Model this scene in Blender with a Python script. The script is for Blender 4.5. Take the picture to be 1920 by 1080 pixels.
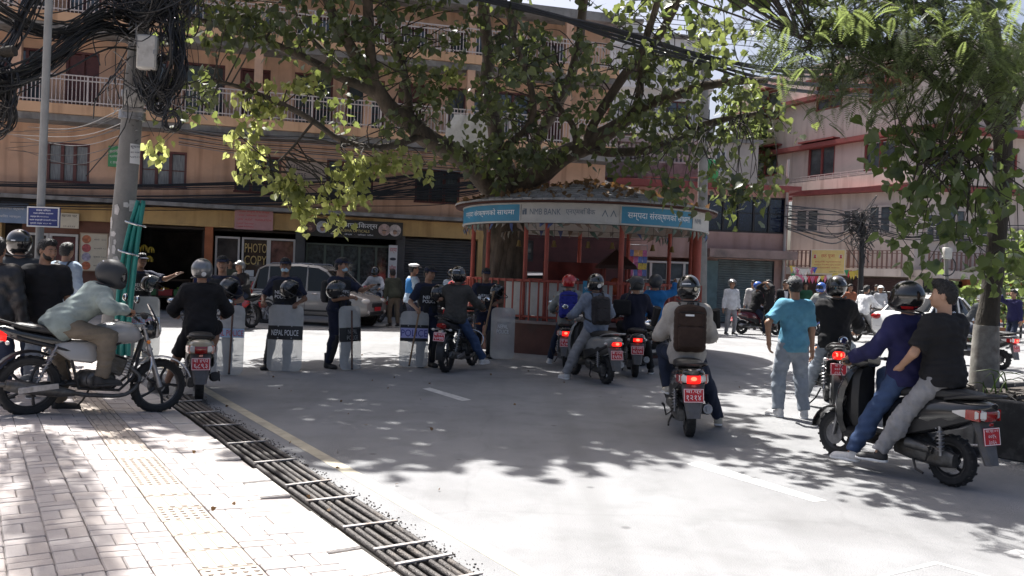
import bpy, bmesh, math, random
import numpy as np
from mathutils import Vector as V, Matrix as MX, noise as MN
from mathutils.bvhtree import BVHTree
PI = math.pi
rad = math.radians
random.seed(7)
for o in list(bpy.data.objects):
    bpy.data.objects.remove(o)
SC = bpy.context.scene
COL = SC.collection

# ---------------------------------------------------------------- camera
CAM_H, FOC = 1.6, 1600.0            # eye height in metres, focal length in pixels of the 1920 px frame
cam_d = bpy.data.cameras.new('camera')
cam_d.sensor_width = 36.0
cam_d.lens = 36.0 * FOC / 1920.0
cam_d.clip_start, cam_d.clip_end = 0.05, 2000.0
cam = bpy.data.objects.new('camera', cam_d)
COL.objects.link(cam)
CR = MX.Rotation(rad(90 - 0.895), 3, 'X') @ MX.Rotation(rad(2.12), 3, 'Z')
cam.matrix_world = MX.Translation((0, 0, CAM_H)) @ CR.to_4x4()
SC.camera = cam

# ---------------------------------------------------------------- light
SUN = V((-0.482 * 0.50, 0.876 * 0.50, 0.866)).normalized()      # direction to the sun
world = bpy.data.worlds.new('World')
SC.world = world
world.use_nodes = True
wn = world.node_tree.nodes
sky_t = wn.new('ShaderNodeTexSky')
sky_t.sky_type = 'NISHITA'
sky_t.sun_disc = False
sky_t.sun_elevation = math.asin(SUN.z)
sky_t.sun_rotation = math.atan2(SUN.x, SUN.y) % (2 * PI)
sky_t.dust_density = 6.0
sky_t.air_density = 0.75
wn['Background'].inputs['Strength'].default_value = 0.075
world.node_tree.links.new(sky_t.outputs[0], wn['Background'].inputs['Color'])
sun_d = bpy.data.lights.new('sun', 'SUN')
sun_d.energy = 5.0
sun_d.angle = rad(0.55)
sun_d.color = (1.0, 0.972, 0.93)
sun_o = bpy.data.objects.new('sun', sun_d)
sun_o.rotation_euler = SUN.to_track_quat('Z', 'Y').to_euler()
COL.objects.link(sun_o)
vs = SC.view_settings
vs.view_transform = 'Standard'
vs.look = 'None'
vs.gamma = 1.0
vs.use_curve_mapping = False
vs.exposure = 1.36
SC.cycles.max_bounces = 6
SC.cycles.transparent_max_bounces = 12

# ---------------------------------------------------------------- sight lines -> places
def ray(px, py):
    return CR @ V(((px - 960) / FOC, (540 - py) / FOC, -1.0))
def AT(px, py, Y):
    d = ray(px, py)
    return V((0, 0, CAM_H)) + d * (Y / d.y)
def G(px, py, z=0.0):
    d = ray(px, py)
    return V((0, 0, CAM_H)) + d * ((z - CAM_H) / d.z)
def rotz_of(hx, hy):
    return math.atan2(-hx, hy)

# ---------------------------------------------------------------- materials
MATS = {}
def mat(name, col, rough=0.6, metal=0.0, var=0.0, vs=3.0, bump=0.0, bs=60.0, coat=0.0, emit=0.0, trans=0.0, clear=0.0, spec=0.5, det=4.0, dirt=None, ds=1.2, dl=0.5, two=None, stretch=None):
    if name in MATS:
        return MATS[name]
    m = bpy.data.materials.new(name)
    m.use_nodes = True
    nt = m.node_tree
    N, L = nt.nodes, nt.links
    b = N['Principled BSDF']
    out = N['Material Output']
    c4 = (*col, 1.0)
    b.inputs['Base Color'].default_value = c4
    b.inputs['Roughness'].default_value = rough
    b.inputs['Metallic'].default_value = metal
    b.inputs['Specular IOR Level'].default_value = spec
    if coat:
        b.inputs['Coat Weight'].default_value = coat
        b.inputs['Coat Roughness'].default_value = 0.075
    if emit:
        b.inputs['Emission Color'].default_value = c4
        b.inputs['Emission Strength'].default_value = emit
    if trans:
        b.inputs['Transmission Weight'].default_value = trans
    tc = N.new('ShaderNodeTexCoord')
    crd = tc.outputs['Object']
    if stretch:
        mp = N.new('ShaderNodeMapping')
        mp.inputs['Scale'].default_value = stretch
        L.new(crd, mp.inputs['Vector'])
        crd = mp.outputs['Vector']
    def noise(scale, detail):
        n = N.new('ShaderNodeTexNoise')
        n.inputs['Scale'].default_value = scale
        n.inputs['Detail'].default_value = detail
        n.inputs['Roughness'].default_value = 0.62
        L.new(crd, n.inputs['Vector'])
        return n.outputs['Fac']
    cur = None
    if var:
        r = N.new('ShaderNodeValToRGB')
        r.color_ramp.elements[0].position, r.color_ramp.elements[1].position = 0.3, 0.7
        r.color_ramp.elements[0].color = tuple(c * (1 - var) for c in col) + (1,)
        hi = two if two else tuple(min(1.0, c * (1 + var)) for c in col)
        r.color_ramp.elements[1].color = tuple(hi) + (1,)
        L.new(noise(vs, det), r.inputs['Fac'])
        cur = r.outputs['Color']
    if dirt:
        mx = N.new('ShaderNodeMix'); mx.data_type = 'RGBA'
        r2 = N.new('ShaderNodeValToRGB')
        r2.color_ramp.elements[0].position, r2.color_ramp.elements[1].position = dl, min(1.0, dl + 0.22)
        L.new(noise(ds, 6.0), r2.inputs['Fac'])
        L.new(r2.outputs['Color'], mx.inputs[0])
        if cur: L.new(cur, mx.inputs[6])
        else: mx.inputs[6].default_value = c4
        mx.inputs[7].default_value = (*dirt, 1)
        cur = mx.outputs[2]
    if cur:
        L.new(cur, b.inputs['Base Color'])
    if bump:
        bp = N.new('ShaderNodeBump')
        bp.inputs['Strength'].default_value = bump
        bp.inputs['Distance'].default_value = 0.02
        L.new(noise(bs, 3.0), bp.inputs['Height'])
        L.new(bp.outputs['Normal'], b.inputs['Normal'])
    if clear:
        t = N.new('ShaderNodeBsdfTransparent')
        t.inputs['Color'].default_value = (*[0.55 + 0.45 * c for c in col], 1)
        mx = N.new('ShaderNodeMixShader')
        mx.inputs[0].default_value = clear
        L.new(b.outputs[0], mx.inputs[1]); L.new(t.outputs[0], mx.inputs[2])
        L.new(mx.outputs[0], out.inputs['Surface'])
    MATS[name] = m
    return m
def leaf_mat(name, col, tcol, var=0.35, tw=0.45, rough=0.42):
    m = bpy.data.materials.new(name)
    m.use_nodes = True
    N, L = m.node_tree.nodes, m.node_tree.links
    b = N['Principled BSDF']
    b.inputs['Roughness'].default_value = rough
    geo = N.new('ShaderNodeNewGeometry')
    r = N.new('ShaderNodeValToRGB')
    r.color_ramp.elements[0].color = (*[c * (1 - var) for c in col], 1)
    r.color_ramp.elements[1].color = (*[c * (1 + var) for c in col], 1)
    L.new(geo.outputs['Random Per Island'], r.inputs['Fac'])
    L.new(r.outputs['Color'], b.inputs['Base Color'])
    t = N.new('ShaderNodeBsdfTranslucent')
    r2 = N.new('ShaderNodeValToRGB')
    r2.color_ramp.elements[0].color = (*[c * 0.75 for c in tcol], 1)
    r2.color_ramp.elements[1].color = (*[c * 1.2 for c in tcol], 1)
    L.new(geo.outputs['Random Per Island'], r2.inputs['Fac'])
    L.new(r2.outputs['Color'], t.inputs['Color'])
    mx = N.new('ShaderNodeMixShader')
    mx.inputs[0].default_value = tw
    L.new(b.outputs[0], mx.inputs[1]); L.new(t.outputs[0], mx.inputs[2])
    L.new(mx.outputs[0], N['Material Output'].inputs['Surface'])
    return m

# ---------------------------------------------------------------- objects
def tag(o, label=None, cat=None, group=None, kind=None):
    if label: o['label'] = label
    if cat: o['category'] = cat
    if group: o['group'] = group
    if kind: o['kind'] = kind
    return o
def link(name, data, parent=None):
    o = bpy.data.objects.new(name, data)
    COL.objects.link(o)
    if parent: o.parent = parent
    return o
def empty(name, loc=(0, 0, 0), rz=0.0, label=None, cat=None, group=None, rot=None):
    o = link(name, None)
    o.location = loc
    o.rotation_euler = rot if rot else (0, 0, rz)
    o.empty_display_size = 0.2
    return tag(o, label, cat, group)
def kids(o): return [c for c in o.children]
def copy_tree(o, parent=None):
    c = o.copy()
    COL.objects.link(c)
    if parent: c.parent = parent
    for ch in kids(o): copy_tree(ch, c)
    return c
def mesh_of(name, v, f, m=None, smooth=False, angle=40):
    me = bpy.data.meshes.new(name)
    v = np.asarray(v, dtype=np.float32).reshape(-1, 3)
    if isinstance(f, np.ndarray):
        n, k = f.shape
        me.vertices.add(len(v)); me.vertices.foreach_set('co', v.ravel())
        me.loops.add(n * k); me.loops.foreach_set('vertex_index', f.ravel().astype(np.int32))
        me.polygons.add(n); me.polygons.foreach_set('loop_start', np.arange(0, n * k, k, dtype=np.int32))
        me.update(calc_edges=True)
    else:
        me.from_pydata(v.tolist(), [], f)
    if m: me.materials.append(m)
    if smooth:
        me.shade_smooth()
        if angle: me.set_sharp_from_angle(angle=rad(angle))
    return me
class MB:
    """collects shapes; build() links them as ONE mesh object"""
    def __init__(s, T=None):
        s.v, s.f, s.T, s.mi, s.mats, s.cm = [], [], T or MX.Identity(4), [], [], 0
    def use(s, m):
        if m not in s.mats: s.mats.append(m)
        s.cm = s.mats.index(m)
        return s
    def add(s, vs, fs):
        n = len(s.v)
        s.v += [tuple(s.T @ V(p)) for p in vs]
        s.f += [tuple(i + n for i in f) for f in fs]
        s.mi += [s.cm] * len(fs)
        return s
    def box(s, c, d, R=None, bev=0.0):
        c = V(c); h = V(d) / 2
        def tr(p): return c + (R @ V(p) if R is not None else V(p))
        if not bev:
            vs = [tr((x * h.x, y * h.y, z * h.z)) for x in (-1, 1) for y in (-1, 1) for z in (-1, 1)]
            return s.add(vs, [(0, 1, 3, 2), (4, 6, 7, 5), (0, 4, 5, 1), (2, 3, 7, 6), (0, 2, 6, 4), (1, 5, 7, 3)])
        b = min(bev, h.x * .9, h.y * .9, h.z * .9)
        vs, ix = [], {}
        for x in (-1, 1):
            for y in (-1, 1):
                for z in (-1, 1):
                    for a in range(3):
                        q = [h.x - b, h.y - b, h.z - b]; q[a] += b
                        ix[(x, y, z, a)] = len(vs)
                        vs.append(tr((x * q[0], y * q[1], z * q[2])))
        fs = []
        for sg in (-1, 1):
            fs.append([ix[(sg, y, z, 0)] for y, z in ((-1, -1), (1, -1), (1, 1), (-1, 1))][::sg])
            fs.append([ix[(x, sg, z, 1)] for x, z in ((-1, -1), (-1, 1), (1, 1), (1, -1))][::sg])
            fs.append([ix[(x, y, sg, 2)] for x, y in ((-1, -1), (1, -1), (1, 1), (-1, 1))][::sg])
        for p in (-1, 1):
            for q in (-1, 1):
                k = p * q
                fs.append([ix[(p, q, -1, 0)], ix[(p, q, -1, 1)], ix[(p, q, 1, 1)], ix[(p, q, 1, 0)]][::k])
                fs.append([ix[(p, -1, q, 2)], ix[(p, -1, q, 0)], ix[(p, 1, q, 0)], ix[(p, 1, q, 2)]][::-k] if 0 else [ix[(p, -1, q, 0)], ix[(p, 1, q, 0)], ix[(p, 1, q, 2)], ix[(p, -1, q, 2)]][::k])
                fs.append([ix[(-1, p, q, 1)], ix[(-1, p, q, 2)], ix[(1, p, q, 2)], ix[(1, p, q, 1)]][::k])
        for x in (-1, 1):
            for y in (-1, 1):
                for z in (-1, 1):
                    fs.append([ix[(x, y, z, a)] for a in range(3)][::x * y * z])
        return s.add(vs, fs)
    def rings(s, rs, cap=True, close=False):
        n = len(rs[0])
        vs = [p for r in rs for p in r]
        fs = []
        m = len(rs)
        for i in range(m if close else m - 1):
            a, b = i * n, ((i + 1) % m) * n
            fs += [(a + j, a + (j + 1) % n, b + (j + 1) % n, b + j) for j in range(n)]
        if cap and not close:
            fs += [tuple(range(n - 1, -1, -1)), tuple((m - 1) * n + j for j in range(n))]
        return s.add(vs, fs)
    def tube(s, pts, r, n=8, cap=True, close=False):
        pts = [V(p) for p in pts]
        rr = r if isinstance(r, (list, tuple)) else [r] * len(pts)
        m = len(pts)
        rs, u = [], None
        for i in range(m):
            a = pts[(i - 1) % m] if (i or close) else pts[0]
            b = pts[(i + 1) % m] if (i < m - 1 or close) else pts[-1]
            t = (b - a).normalized() if (b - a).length > 1e-9 else V((0, 0, 1))
            if u is None:
                u = t.orthogonal().normalized()
            u = (u - t * u.dot(t))
            u = u.normalized() if u.length > 1e-6 else t.orthogonal().normalized()
            w = t.cross(u)
            rs.append([pts[i] + (u * math.cos(2 * PI * j / n) + w * math.sin(2 * PI * j / n)) * rr[i] for j in range(n)])
        return s.rings(rs, cap, close)
    def lathe(s, prof, n=16, T=None, cap=True):
        T = T or MX.Identity(4)
        rs = [[T @ V((r * math.cos(2 * PI * j / n), r * math.sin(2 * PI * j / n), z)) for j in range(n)] for r, z in prof]
        return s.rings(rs, cap)
    def prism(s, poly, h, T=None):
        T = T or MX.Identity(4)
        n = len(poly)
        vs = [T @ V((a, b, 0)) for a, b in poly] + [T @ V((a, b, h)) for a, b in poly]
        fs = [tuple(range(n - 1, -1, -1)), tuple(range(n, 2 * n))] + [(i, (i + 1) % n, n + (i + 1) % n, n + i) for i in range(n)]
        return s.add(vs, fs)
    def ell(s, c, r, n=12, m=8, R=None):
        c = V(c); vs, fs = [], []
        rs = []
        for i in range(m + 1):
            a = PI * (i + 0.02 if i == 0 else i - 0.02 if i == m else i) / m
            ring = []
            for j in range(n):
                p = V((r[0] * math.sin(a) * math.cos(2 * PI * j / n), r[1] * math.sin(a) * math.sin(2 * PI * j / n), -r[2] * math.cos(a)))
                ring.append(c + (R @ p if R is not None else p))
            rs.append(ring)
        return s.rings(rs)
    def quad(s, a, b, c, d): return s.add([a, b, c, d], [(0, 1, 2, 3)])
    def mesh(s, name, m=None, smooth=True, angle=38):
        me = bpy.data.meshes.new(name)
        me.from_pydata(s.v, [], s.f)
        for q in (s.mats or ([m] if m else [])): me.materials.append(q)
        if len(s.mats) > 1: me.polygons.foreach_set('material_index', s.mi)
        if smooth:
            me.shade_smooth(); me.set_sharp_from_angle(angle=rad(angle))
        return me
    def build(s, name, m=None, parent=None, smooth=True, angle=38, label=None, cat=None, group=None, kind=None):
        return tag(link(name, s.mesh(name, m, smooth, angle), parent), label, cat, group, kind)
def ering(y, cx, cz, w, h, n=16, p=2.6):
    """a rounded-box section in the XZ plane at y"""
    r = []
    for j in range(n):
        a = 2 * PI * j / n
        c, q = math.cos(a), math.sin(a)
        r.append((cx + w / 2 * math.copysign(abs(c) ** (2 / p), c), y, cz + h / 2 * math.copysign(abs(q) ** (2 / p), q)))
    return r[::-1]
def spline(pts, k=6):
    pts = [V(p) for p in pts]
    if len(pts) < 3:
        return [pts[0].lerp(pts[-1], i / k) for i in range(k + 1)]
    P = [pts[0] * 2 - pts[1]] + pts + [pts[-1] * 2 - pts[-2]]
    o = []
    for i in range(1, len(P) - 2):
        a, b, c, d = P[i - 1:i + 3]
        for j in range(k):
            t = j / k
            o.append(0.5 * ((2 * b) + (c - a) * t + (2 * a - 5 * b + 4 * c - d) * t * t + (3 * b - a - 3 * c + d) * t ** 3))
    o.append(pts[-1])
    return o
TEXTS = {}
def text_mesh(body, bold=0.0, ext=0.0):
    key = (body, bold, ext)
    if key not in TEXTS:
        cu = bpy.data.curves.new('lettering', 'FONT')
        cu.body = body
        cu.align_x, cu.align_y = 'CENTER', 'CENTER'
        cu.size = 1.0
        cu.offset = bold
        cu.extrude = ext
        cu.resolution_u = 3
        o = link('lettering', cu)
        bpy.context.view_layer.update()
        dg = bpy.context.evaluated_depsgraph_get()
        me = bpy.data.meshes.new_from_object(o.evaluated_get(dg))
        bpy.data.objects.remove(o)
        n = len(me.vertices)
        a = np.zeros(n * 3, dtype=np.float32)
        if n:
            me.vertices.foreach_get('co', a)
            a = a.reshape(-1, 3)
            lo, hi = a.min(0), a.max(0)
            a[:, :2] -= (lo[:2] + hi[:2]) / 2
            sz = (hi - lo)[:2]
        else:
            sz = (1, 1)
        TEXTS[key] = (a, [tuple(p.vertices) for p in me.polygons], sz)
    return TEXTS[key]
def text(body, w, h, m, parent, T, bold=0.015, name='lettering', bvh=None, ext=0.0, lift=0.004):
    """lettering fitted in w x h metres, in the XY plane of T (X along the line, Y up, Z out)"""
    a, f, sz = text_mesh(body, bold, ext)
    if not len(f): return None
    sx = w / sz[0]; sy = h / sz[1] if h else sx
    p = [T @ V((q[0] * sx, q[1] * sy, q[2])) for q in a]
    if bvh:
        nz = (T.to_3x3() @ V((0, 0, 1))).normalized()
        q2 = []
        for q in p:
            hit = bvh.ray_cast(q + nz * 0.5, -nz, 1.0)
            q2.append(hit[0] + nz * lift if hit[0] is not None else q)
        p = q2
    return link(name, mesh_of(name, [tuple(q) for q in p], f, m), parent)
def frame(o, x, y):
    """4x4 with origin o, X along x, Y along y, Z = X x Y"""
    x = V(x).normalized(); z = x.cross(V(y)).normalized(); y = z.cross(x)
    M = MX((x, y, z)).transposed().to_4x4()
    M.translation = V(o)
    return M

# ---------------------------------------------------------------- smooth solids (signed distances -> surface net)
def p_cone(a, b, ra, rb, k=0.03, inf=0.0, flat=False, col=0):
    a, b = np.array(a, float), np.array(b, float)
    ra, rb = ra + inf, rb + inf
    R = max(ra, rb)
    ba = b - a; bb = max(ba @ ba, 1e-9); ln = math.sqrt(bb)
    def fn(P):
        pa = P - a
        h = (pa @ ba) / bb
        hc = np.clip(h, 0, 1)
        d = np.linalg.norm(pa - hc[..., None] * ba, axis=-1) - (ra + (rb - ra) * hc)
        if flat: d = np.maximum(d, (h - 1) * ln)
        return d
    return fn, np.minimum(a, b) - R, np.maximum(a, b) + R, k, 'u'
def p_ell(c, r, R=None, k=0.03, inf=0.0, op='u'):
    c = np.array(c, float); r = np.array(r, float) + inf
    Rm = np.array(R.transposed() if R is not None else MX.Identity(3))
    ext = np.abs(np.array(R) if R is not None else np.eye(3)) @ r
    def fn(P):
        q = (P - c) @ Rm.T
        k0 = np.linalg.norm(q / r, axis=-1); k1 = np.linalg.norm(q / r ** 2, axis=-1)
        return k0 * (k0 - 1) / np.maximum(k1, 1e-6)
    return fn, c - ext, c + ext, k, op
def p_box(c, h, rd=0.01, R=None, k=0.02, inf=0.0, op='u'):
    c = np.array(c, float); h = np.array(h, float) + inf
    Rm = np.array(R.transposed() if R is not None else MX.Identity(3))
    ext = np.abs(np.array(R) if R is not None else np.eye(3)) @ h
    def fn(P):
        q = np.abs((P - c) @ Rm.T) - (h - rd)
        return np.linalg.norm(np.maximum(q, 0), axis=-1) + np.minimum(q.max(-1), 0) - rd
    return fn, c - ext, c + ext, k, op
def p_cut(p, n):
    p, n = np.array(p, float), np.array(n, float)
    n = n / np.linalg.norm(n)
    return (lambda P: (P - p) @ n), None, None, 0, 'i'
def snet(prims, vox, wr=None):
    add = [q for q in prims if q[4] == 'u']
    pad = vox * 3
    lo = np.min([q[1] for q in add], axis=0) - pad
    hi = np.max([q[2] for q in add], axis=0) + pad
    n = np.ceil((hi - lo) / vox).astype(int) + 1
    D = np.full(n, 0.5, dtype=np.float32)
    ax = [lo[i] + vox * np.arange(n[i]) for i in range(3)]
    for fn, a, b, k, op in prims:
        if a is None:
            sl = [slice(0, n[i]) for i in range(3)]
        else:
            m = k + 2.5 * vox
            sl = [slice(max(0, int((a[i] - m - lo[i]) / vox)), min(n[i], int((b[i] + m - lo[i]) / vox) + 2)) for i in range(3)]
        P = np.stack(np.meshgrid(ax[0][sl[0]], ax[1][sl[1]], ax[2][sl[2]], indexing='ij'), -1)
        d = fn(P).astype(np.float32)
        S = D[sl[0], sl[1], sl[2]]
        if op == 'u':
            if k > 0:
                h = np.maximum(k - np.abs(S - d), 0) / k
                S[...] = np.minimum(S, d) - h * h * k * 0.25
            else:
                S[...] = np.minimum(S, d)
        elif op == 's':
            if k > 0:
                h = np.maximum(k - np.abs(-S - d), 0) / k
                S[...] = np.maximum(S, -d) + h * h * k * 0.25
            else:
                S[...] = np.maximum(S, -d)
        else:
            S[...] = np.maximum(S, d)
    if wr is not None:
        P = np.stack(np.meshgrid(*ax, indexing='ij'), -1)
        D += wr(P).astype(np.float32)
    s = D < 0
    cs = s[:-1, :-1, :-1].astype(np.int8)
    cnt = np.zeros(cs.shape, np.int8)
    for dx in (0, 1):
        for dy in (0, 1):
            for dz in (0, 1):
                cnt += s[dx:n[0] - 1 + dx, dy:n[1] - 1 + dy, dz:n[2] - 1 + dz]
    act = (cnt > 0) & (cnt < 8)
    I = np.argwhere(act)
    if not len(I): return np.zeros((0, 3)), np.zeros((0, 4), int)
    idx = np.full(cs.shape, -1, np.int32)
    idx[act] = np.arange(len(I))
    acc = np.zeros((len(I), 3)); c = np.zeros(len(I))
    cor = [(0, 0, 0), (1, 0, 0), (0, 1, 0), (1, 1, 0), (0, 0, 1), (1, 0, 1), (0, 1, 1), (1, 1, 1)]
    val = [D[I[:, 0] + a, I[:, 1] + b, I[:, 2] + e] for a, b, e in cor]
    for i in range(8):
        for j in range(i + 1, 8):
            df = [abs(cor[i][q] - cor[j][q]) for q in range(3)]
            if sum(df) != 1: continue
            m = (val[i] < 0) != (val[j] < 0)
            t = np.where(m, val[i] / np.where(m, val[i] - val[j], 1), 0)[:, None]
            p = np.array(cor[i]) + t * (np.array(cor[j]) - np.array(cor[i]))
            acc += np.where(m[:, None], p, 0); c += m
    vert = lo + vox * (I + acc / np.maximum(c, 1)[:, None])
    F = []
    for a in range(3):
        b, e = (a + 1) % 3, (a + 2) % 3
        sl0 = [slice(1, n[i] - 1) for i in range(3)]; sl1 = list(sl0)
        sl0[a] = slice(0, n[a] - 1); sl1[a] = slice(1, n[a])
        A, B = s[tuple(sl0)], s[tuple(sl1)]
        E = np.argwhere(A != B)
        if not len(E): continue
        inside = A[tuple(E.T)]
        off = np.array([1, 1, 1]); off[a] = 0
        E = E + off
        def cell(db, de):
            q = E.copy(); q[:, b] -= db; q[:, e] -= de
            return idx[q[:, 0], q[:, 1], q[:, 2]]
        Q = np.stack([cell(1, 1), cell(0, 1), cell(0, 0), cell(1, 0)], 1)
        Q[~inside] = Q[~inside][:, ::-1]
        F.append(Q)
    F = np.concatenate(F)
    return vert, F[(F >= 0).all(1)]
def solid(name, prims, vox, m, parent=None, wr=None, label=None, cat=None, group=None, angle=0):
    v, f = snet(prims, vox, wr)
    return tag(link(name, mesh_of(name, v, f, m, True, angle), parent), label, cat, group)
# ---------------------------------------------------------------- people
SKIN = mat('skin_brown', (0.30, 0.165, 0.105), 0.5, var=0.12, vs=9)
SKIN_D = mat('skin_dark', (0.20, 0.105, 0.065), 0.5, var=0.12, vs=9)
SKIN_L = mat('skin_light', (0.40, 0.235, 0.155), 0.5, var=0.12, vs=9)
HAIR = mat('hair_black', (0.012, 0.011, 0.011), 0.45, bump=0.6, bs=160)
EYE_W, EYE_D = mat('eye_white', (0.6, 0.58, 0.55), 0.25), mat('eye_dark', (0.02, 0.015, 0.012), 0.15)
LIP = mat('lip', (0.22, 0.09, 0.075), 0.5)
def cloth(name, c, var=0.24, rough=0.85, vs=5): return mat(name, c, rough, var=var, vs=vs, bump=0.3, bs=170, spec=0.25, det=7, dirt=tuple(q * .72 + .006 for q in c), ds=11, dl=.54)
BLACKC = cloth('black_cotton', (0.016, 0.016, 0.018)); NAVY = cloth('navy_uniform', (0.022, 0.026, 0.048)); VESTM = cloth('vest_black', (0.018, 0.019, 0.022), rough=0.7)
GLOSS_BLACK = mat('gloss_black', (0.012, 0.012, 0.013), 0.18, coat=0.8)
DULL_BLACK = mat('dull_black', (0.02, 0.02, 0.021), 0.55)
VISOR = mat('visor_smoke', (0.01, 0.01, 0.012), 0.06, coat=1.0)
RUBBER = mat('rubber', (0.022, 0.022, 0.023), 0.8, var=0.3, vs=30)
WHITE_PL = mat('white_plastic', (0.72, 0.72, 0.72), 0.4, var=0.08, vs=12)
SHOE_W, SHOE_B = mat('shoe_white', (0.62, 0.61, 0.6), 0.6, var=0.15, vs=25), mat('shoe_black', (0.02, 0.02, 0.021), 0.6)
SHOE_G = mat('shoe_beige', (0.5, 0.46, 0.38), 0.7, var=0.15, vs=25)
HEADP = [p_ell((0, -.005, .125), (.073, .092, .088)), p_ell((0, .035, .075), (.058, .06, .078)), p_ell((0, .045, .03), (.047, .046, .034)),
         p_ell((0, .078, .012), (.02, .018, .016), k=.02), p_cone((0, .088, .1), (0, .107, .067), .008, .012, k=.012), p_ell((0, .1, .06), (.018, .012, .008), k=.01),
         p_cone((-.034, .08, .113), (.034, .08, .113), .012, .012, k=.015), p_ell((.03, .099, .098), (.017, .013, .01), k=.01, op='s'), p_ell((-.03, .099, .098), (.017, .013, .01), k=.01, op='s'),
         p_ell((0, .09, .04), (.024, .01, .0055), k=.006), p_ell((0, .089, .031), (.02, .01, .006), k=.006),
         p_ell((.04, .06, .072), (.02, .024, .024)), p_ell((-.04, .06, .072), (.02, .024, .024)),
         p_ell((.077, -.002, .088), (.008, .02, .033), k=.008), p_ell((-.077, -.002, .088), (.008, .02, .033), k=.008),
         p_cone((0, -.015, -.10), (0, -.01, .05), .06, .054)]
HEAD_N = snet(HEADP, 0.0065); HEAD_LO = snet(HEADP, 0.0095)
def hairn(P):
    return 0.0085 * np.sin(P[..., 0] * 210 + 3 * np.sin(P[..., 1] * 90)) * np.sin(P[..., 2] * 160 + 2 * np.sin(P[..., 0] * 80))
HAIR_N = snet([p_ell((0, -.008, .132), (.083, .1, .094)), p_ell((0, .05, .19), (.062, .045, .035), k=.03), p_ell((0, -.04, .08), (.076, .066, .075)), p_box((0, .125, .07), (.12, .07, .082), .02, op='s', k=.02), p_box((0, .03, .03), (.2, .055, .06), .01, op='s', k=.02), p_cut((0, 0, .025), (0, 0, -1))], 0.008, hairn)
TALLHAIR_N = snet([p_ell((0, -.008, .132), (.08, .098, .094)), p_ell((0, .04, .205), (.06, .066, .042), k=.03), p_ell((0, -.04, .09), (.074, .066, .07)), p_box((0, .125, .07), (.12, .07, .085), .02, op='s', k=.02), p_box((0, .03, .03), (.2, .055, .07), .01, op='s', k=.02), p_cut((0, 0, .03), (0, 0, -1))], 0.008, hairn)
BEARD_N = snet([p_ell((0, .047, .028), (.056, .054, .044)), p_ell((0, .03, .06), (.066, .05, .05)), p_ell((0, .125, .075), (.05, .06, .052), op='s', k=.015), p_ell((0, .1, .037), (.02, .03, .008), op='s', k=.01), p_cut((0, 0, .085), (0, 0, 1)), p_cut((0, .005, 0), (0, -1, 0))], 0.007)
MASK_N = snet([p_ell((0, .047, .045), (.06, .062, .052)), p_cut((0, 0, .082), (0, 0, 1)), p_cut((0, .03, 0), (0, -1, 0))], 0.008)
shell_in = p_ell((0, .012, .1), (.103, .128, .125), op='s', k=.01)
HELM_FULL = snet([p_ell((0, -.005, .118), (.128, .156, .142)), p_ell((0, .06, .045), (.104, .115, .075), k=.05), p_box((0, .19, .118), (.2, .105, .048), .03, op='s', k=.012), p_cut((0, 0, -.03), (0, .15, -1)), shell_in], 0.0085)
VISOR_N = snet([p_ell((0, 0, .116), (.121, .151, .135)), p_ell((0, .06, .055), (.097, .108, .075), k=.05), p_cut((0, .03, 0), (0, -1, 0)), p_cut((0, 0, .18), (0, 0, 1)), p_cut((0, 0, .05), (0, 0, -1)), shell_in], 0.009)
HELM_OPEN = snet([p_ell((0, -.01, .12), (.13, .152, .138)), p_box((0, .155, .02), (.2, .125, .118), .05, op='s', k=.02), p_cut((0, 0, .0), (0, .1, -1)), p_ell((0, .0, .1), (.106, .13, .122), op='s', k=.01)], 0.0085)
PEAK_N = snet([p_ell((0, .08, .155), (.1, .125, .05)), p_cut((0, .095, 0), (0, -1, 0)), p_cut((0, 0, .152), (0, 0, -1)), p_ell((0, .075, .135), (.095, .12, .05), op='s', k=.01)], 0.007)
CAP_N = snet([p_ell((0, -.005, .145), (.086, .104, .075)), p_cut((0, 0, .135), (0, .15, -1)), p_ell((0, -.005, .12), (.078, .095, .08), op='s', k=.005)], 0.0065)
PEAKCAP_N = snet([p_ell((0, 0, .185), (.108, .125, .036)), p_ell((0, 0, .155), (.084, .1, .04), k=.02), p_cut((0, 0, .14), (0, .12, -1))], 0.0075)
BILL_N = snet([p_ell((0, .1, .14), (.072, .085, .018)), p_cut((0, .075, 0), (0, -1, 0)), p_ell((0, .09, .125), (.072, .095, .02), op='s', k=.004)], 0.0055)
def fingers(c1, c2, spread, grip):
    pr = [p_box((0, .045, 0), (.039, .046, .013), .012, k=.01)]
    for i, (x, ln) in enumerate(((-.029, .07), (-.0095, .08), (.0105, .074), (.029, .058))):
        p = np.array((x, .086 if i in (1, 2) else .08, 0.0)); a = 0.0
        for s, (f, r) in enumerate(((.44, .0092), (.32, .0084), (.24, .0075))):
            a += (c1, c2, c2 * .8)[s] + i * .04
            q = p + ln * f * np.array((spread * (x / .03) * .12, math.cos(a), -math.sin(a)))
            pr.append(p_cone(p, q, r, r - .0007, k=.004)); p = q
    t0 = np.array((-.03, .022, -.004)); t1 = t0 + np.array((-.026, .026, -.016 - .012 * grip)); t2 = t1 + np.array((-.004 + .022 * grip, .028, -.012 - .01 * grip))
    pr += [p_cone(t0, t1, .0135, .011, k=.01), p_cone(t1, t2, .0105, .0085, k=.004), p_cone((0, -.03, 0), (0, .02, 0), .026, .03, k=.02)]
    return pr
HAND_A = {'grip': (1.05, 1.05, 0, 1), 'rest': (.28, .32, 1, .3), 'point': (.06, .08, .3, .5)}
HAND_N = {k: snet(fingers(*a), .0055) for k, a in HAND_A.items()}
HAND_LO = {k: snet(fingers(*a), .0085) for k, a in HAND_A.items()}
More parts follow.
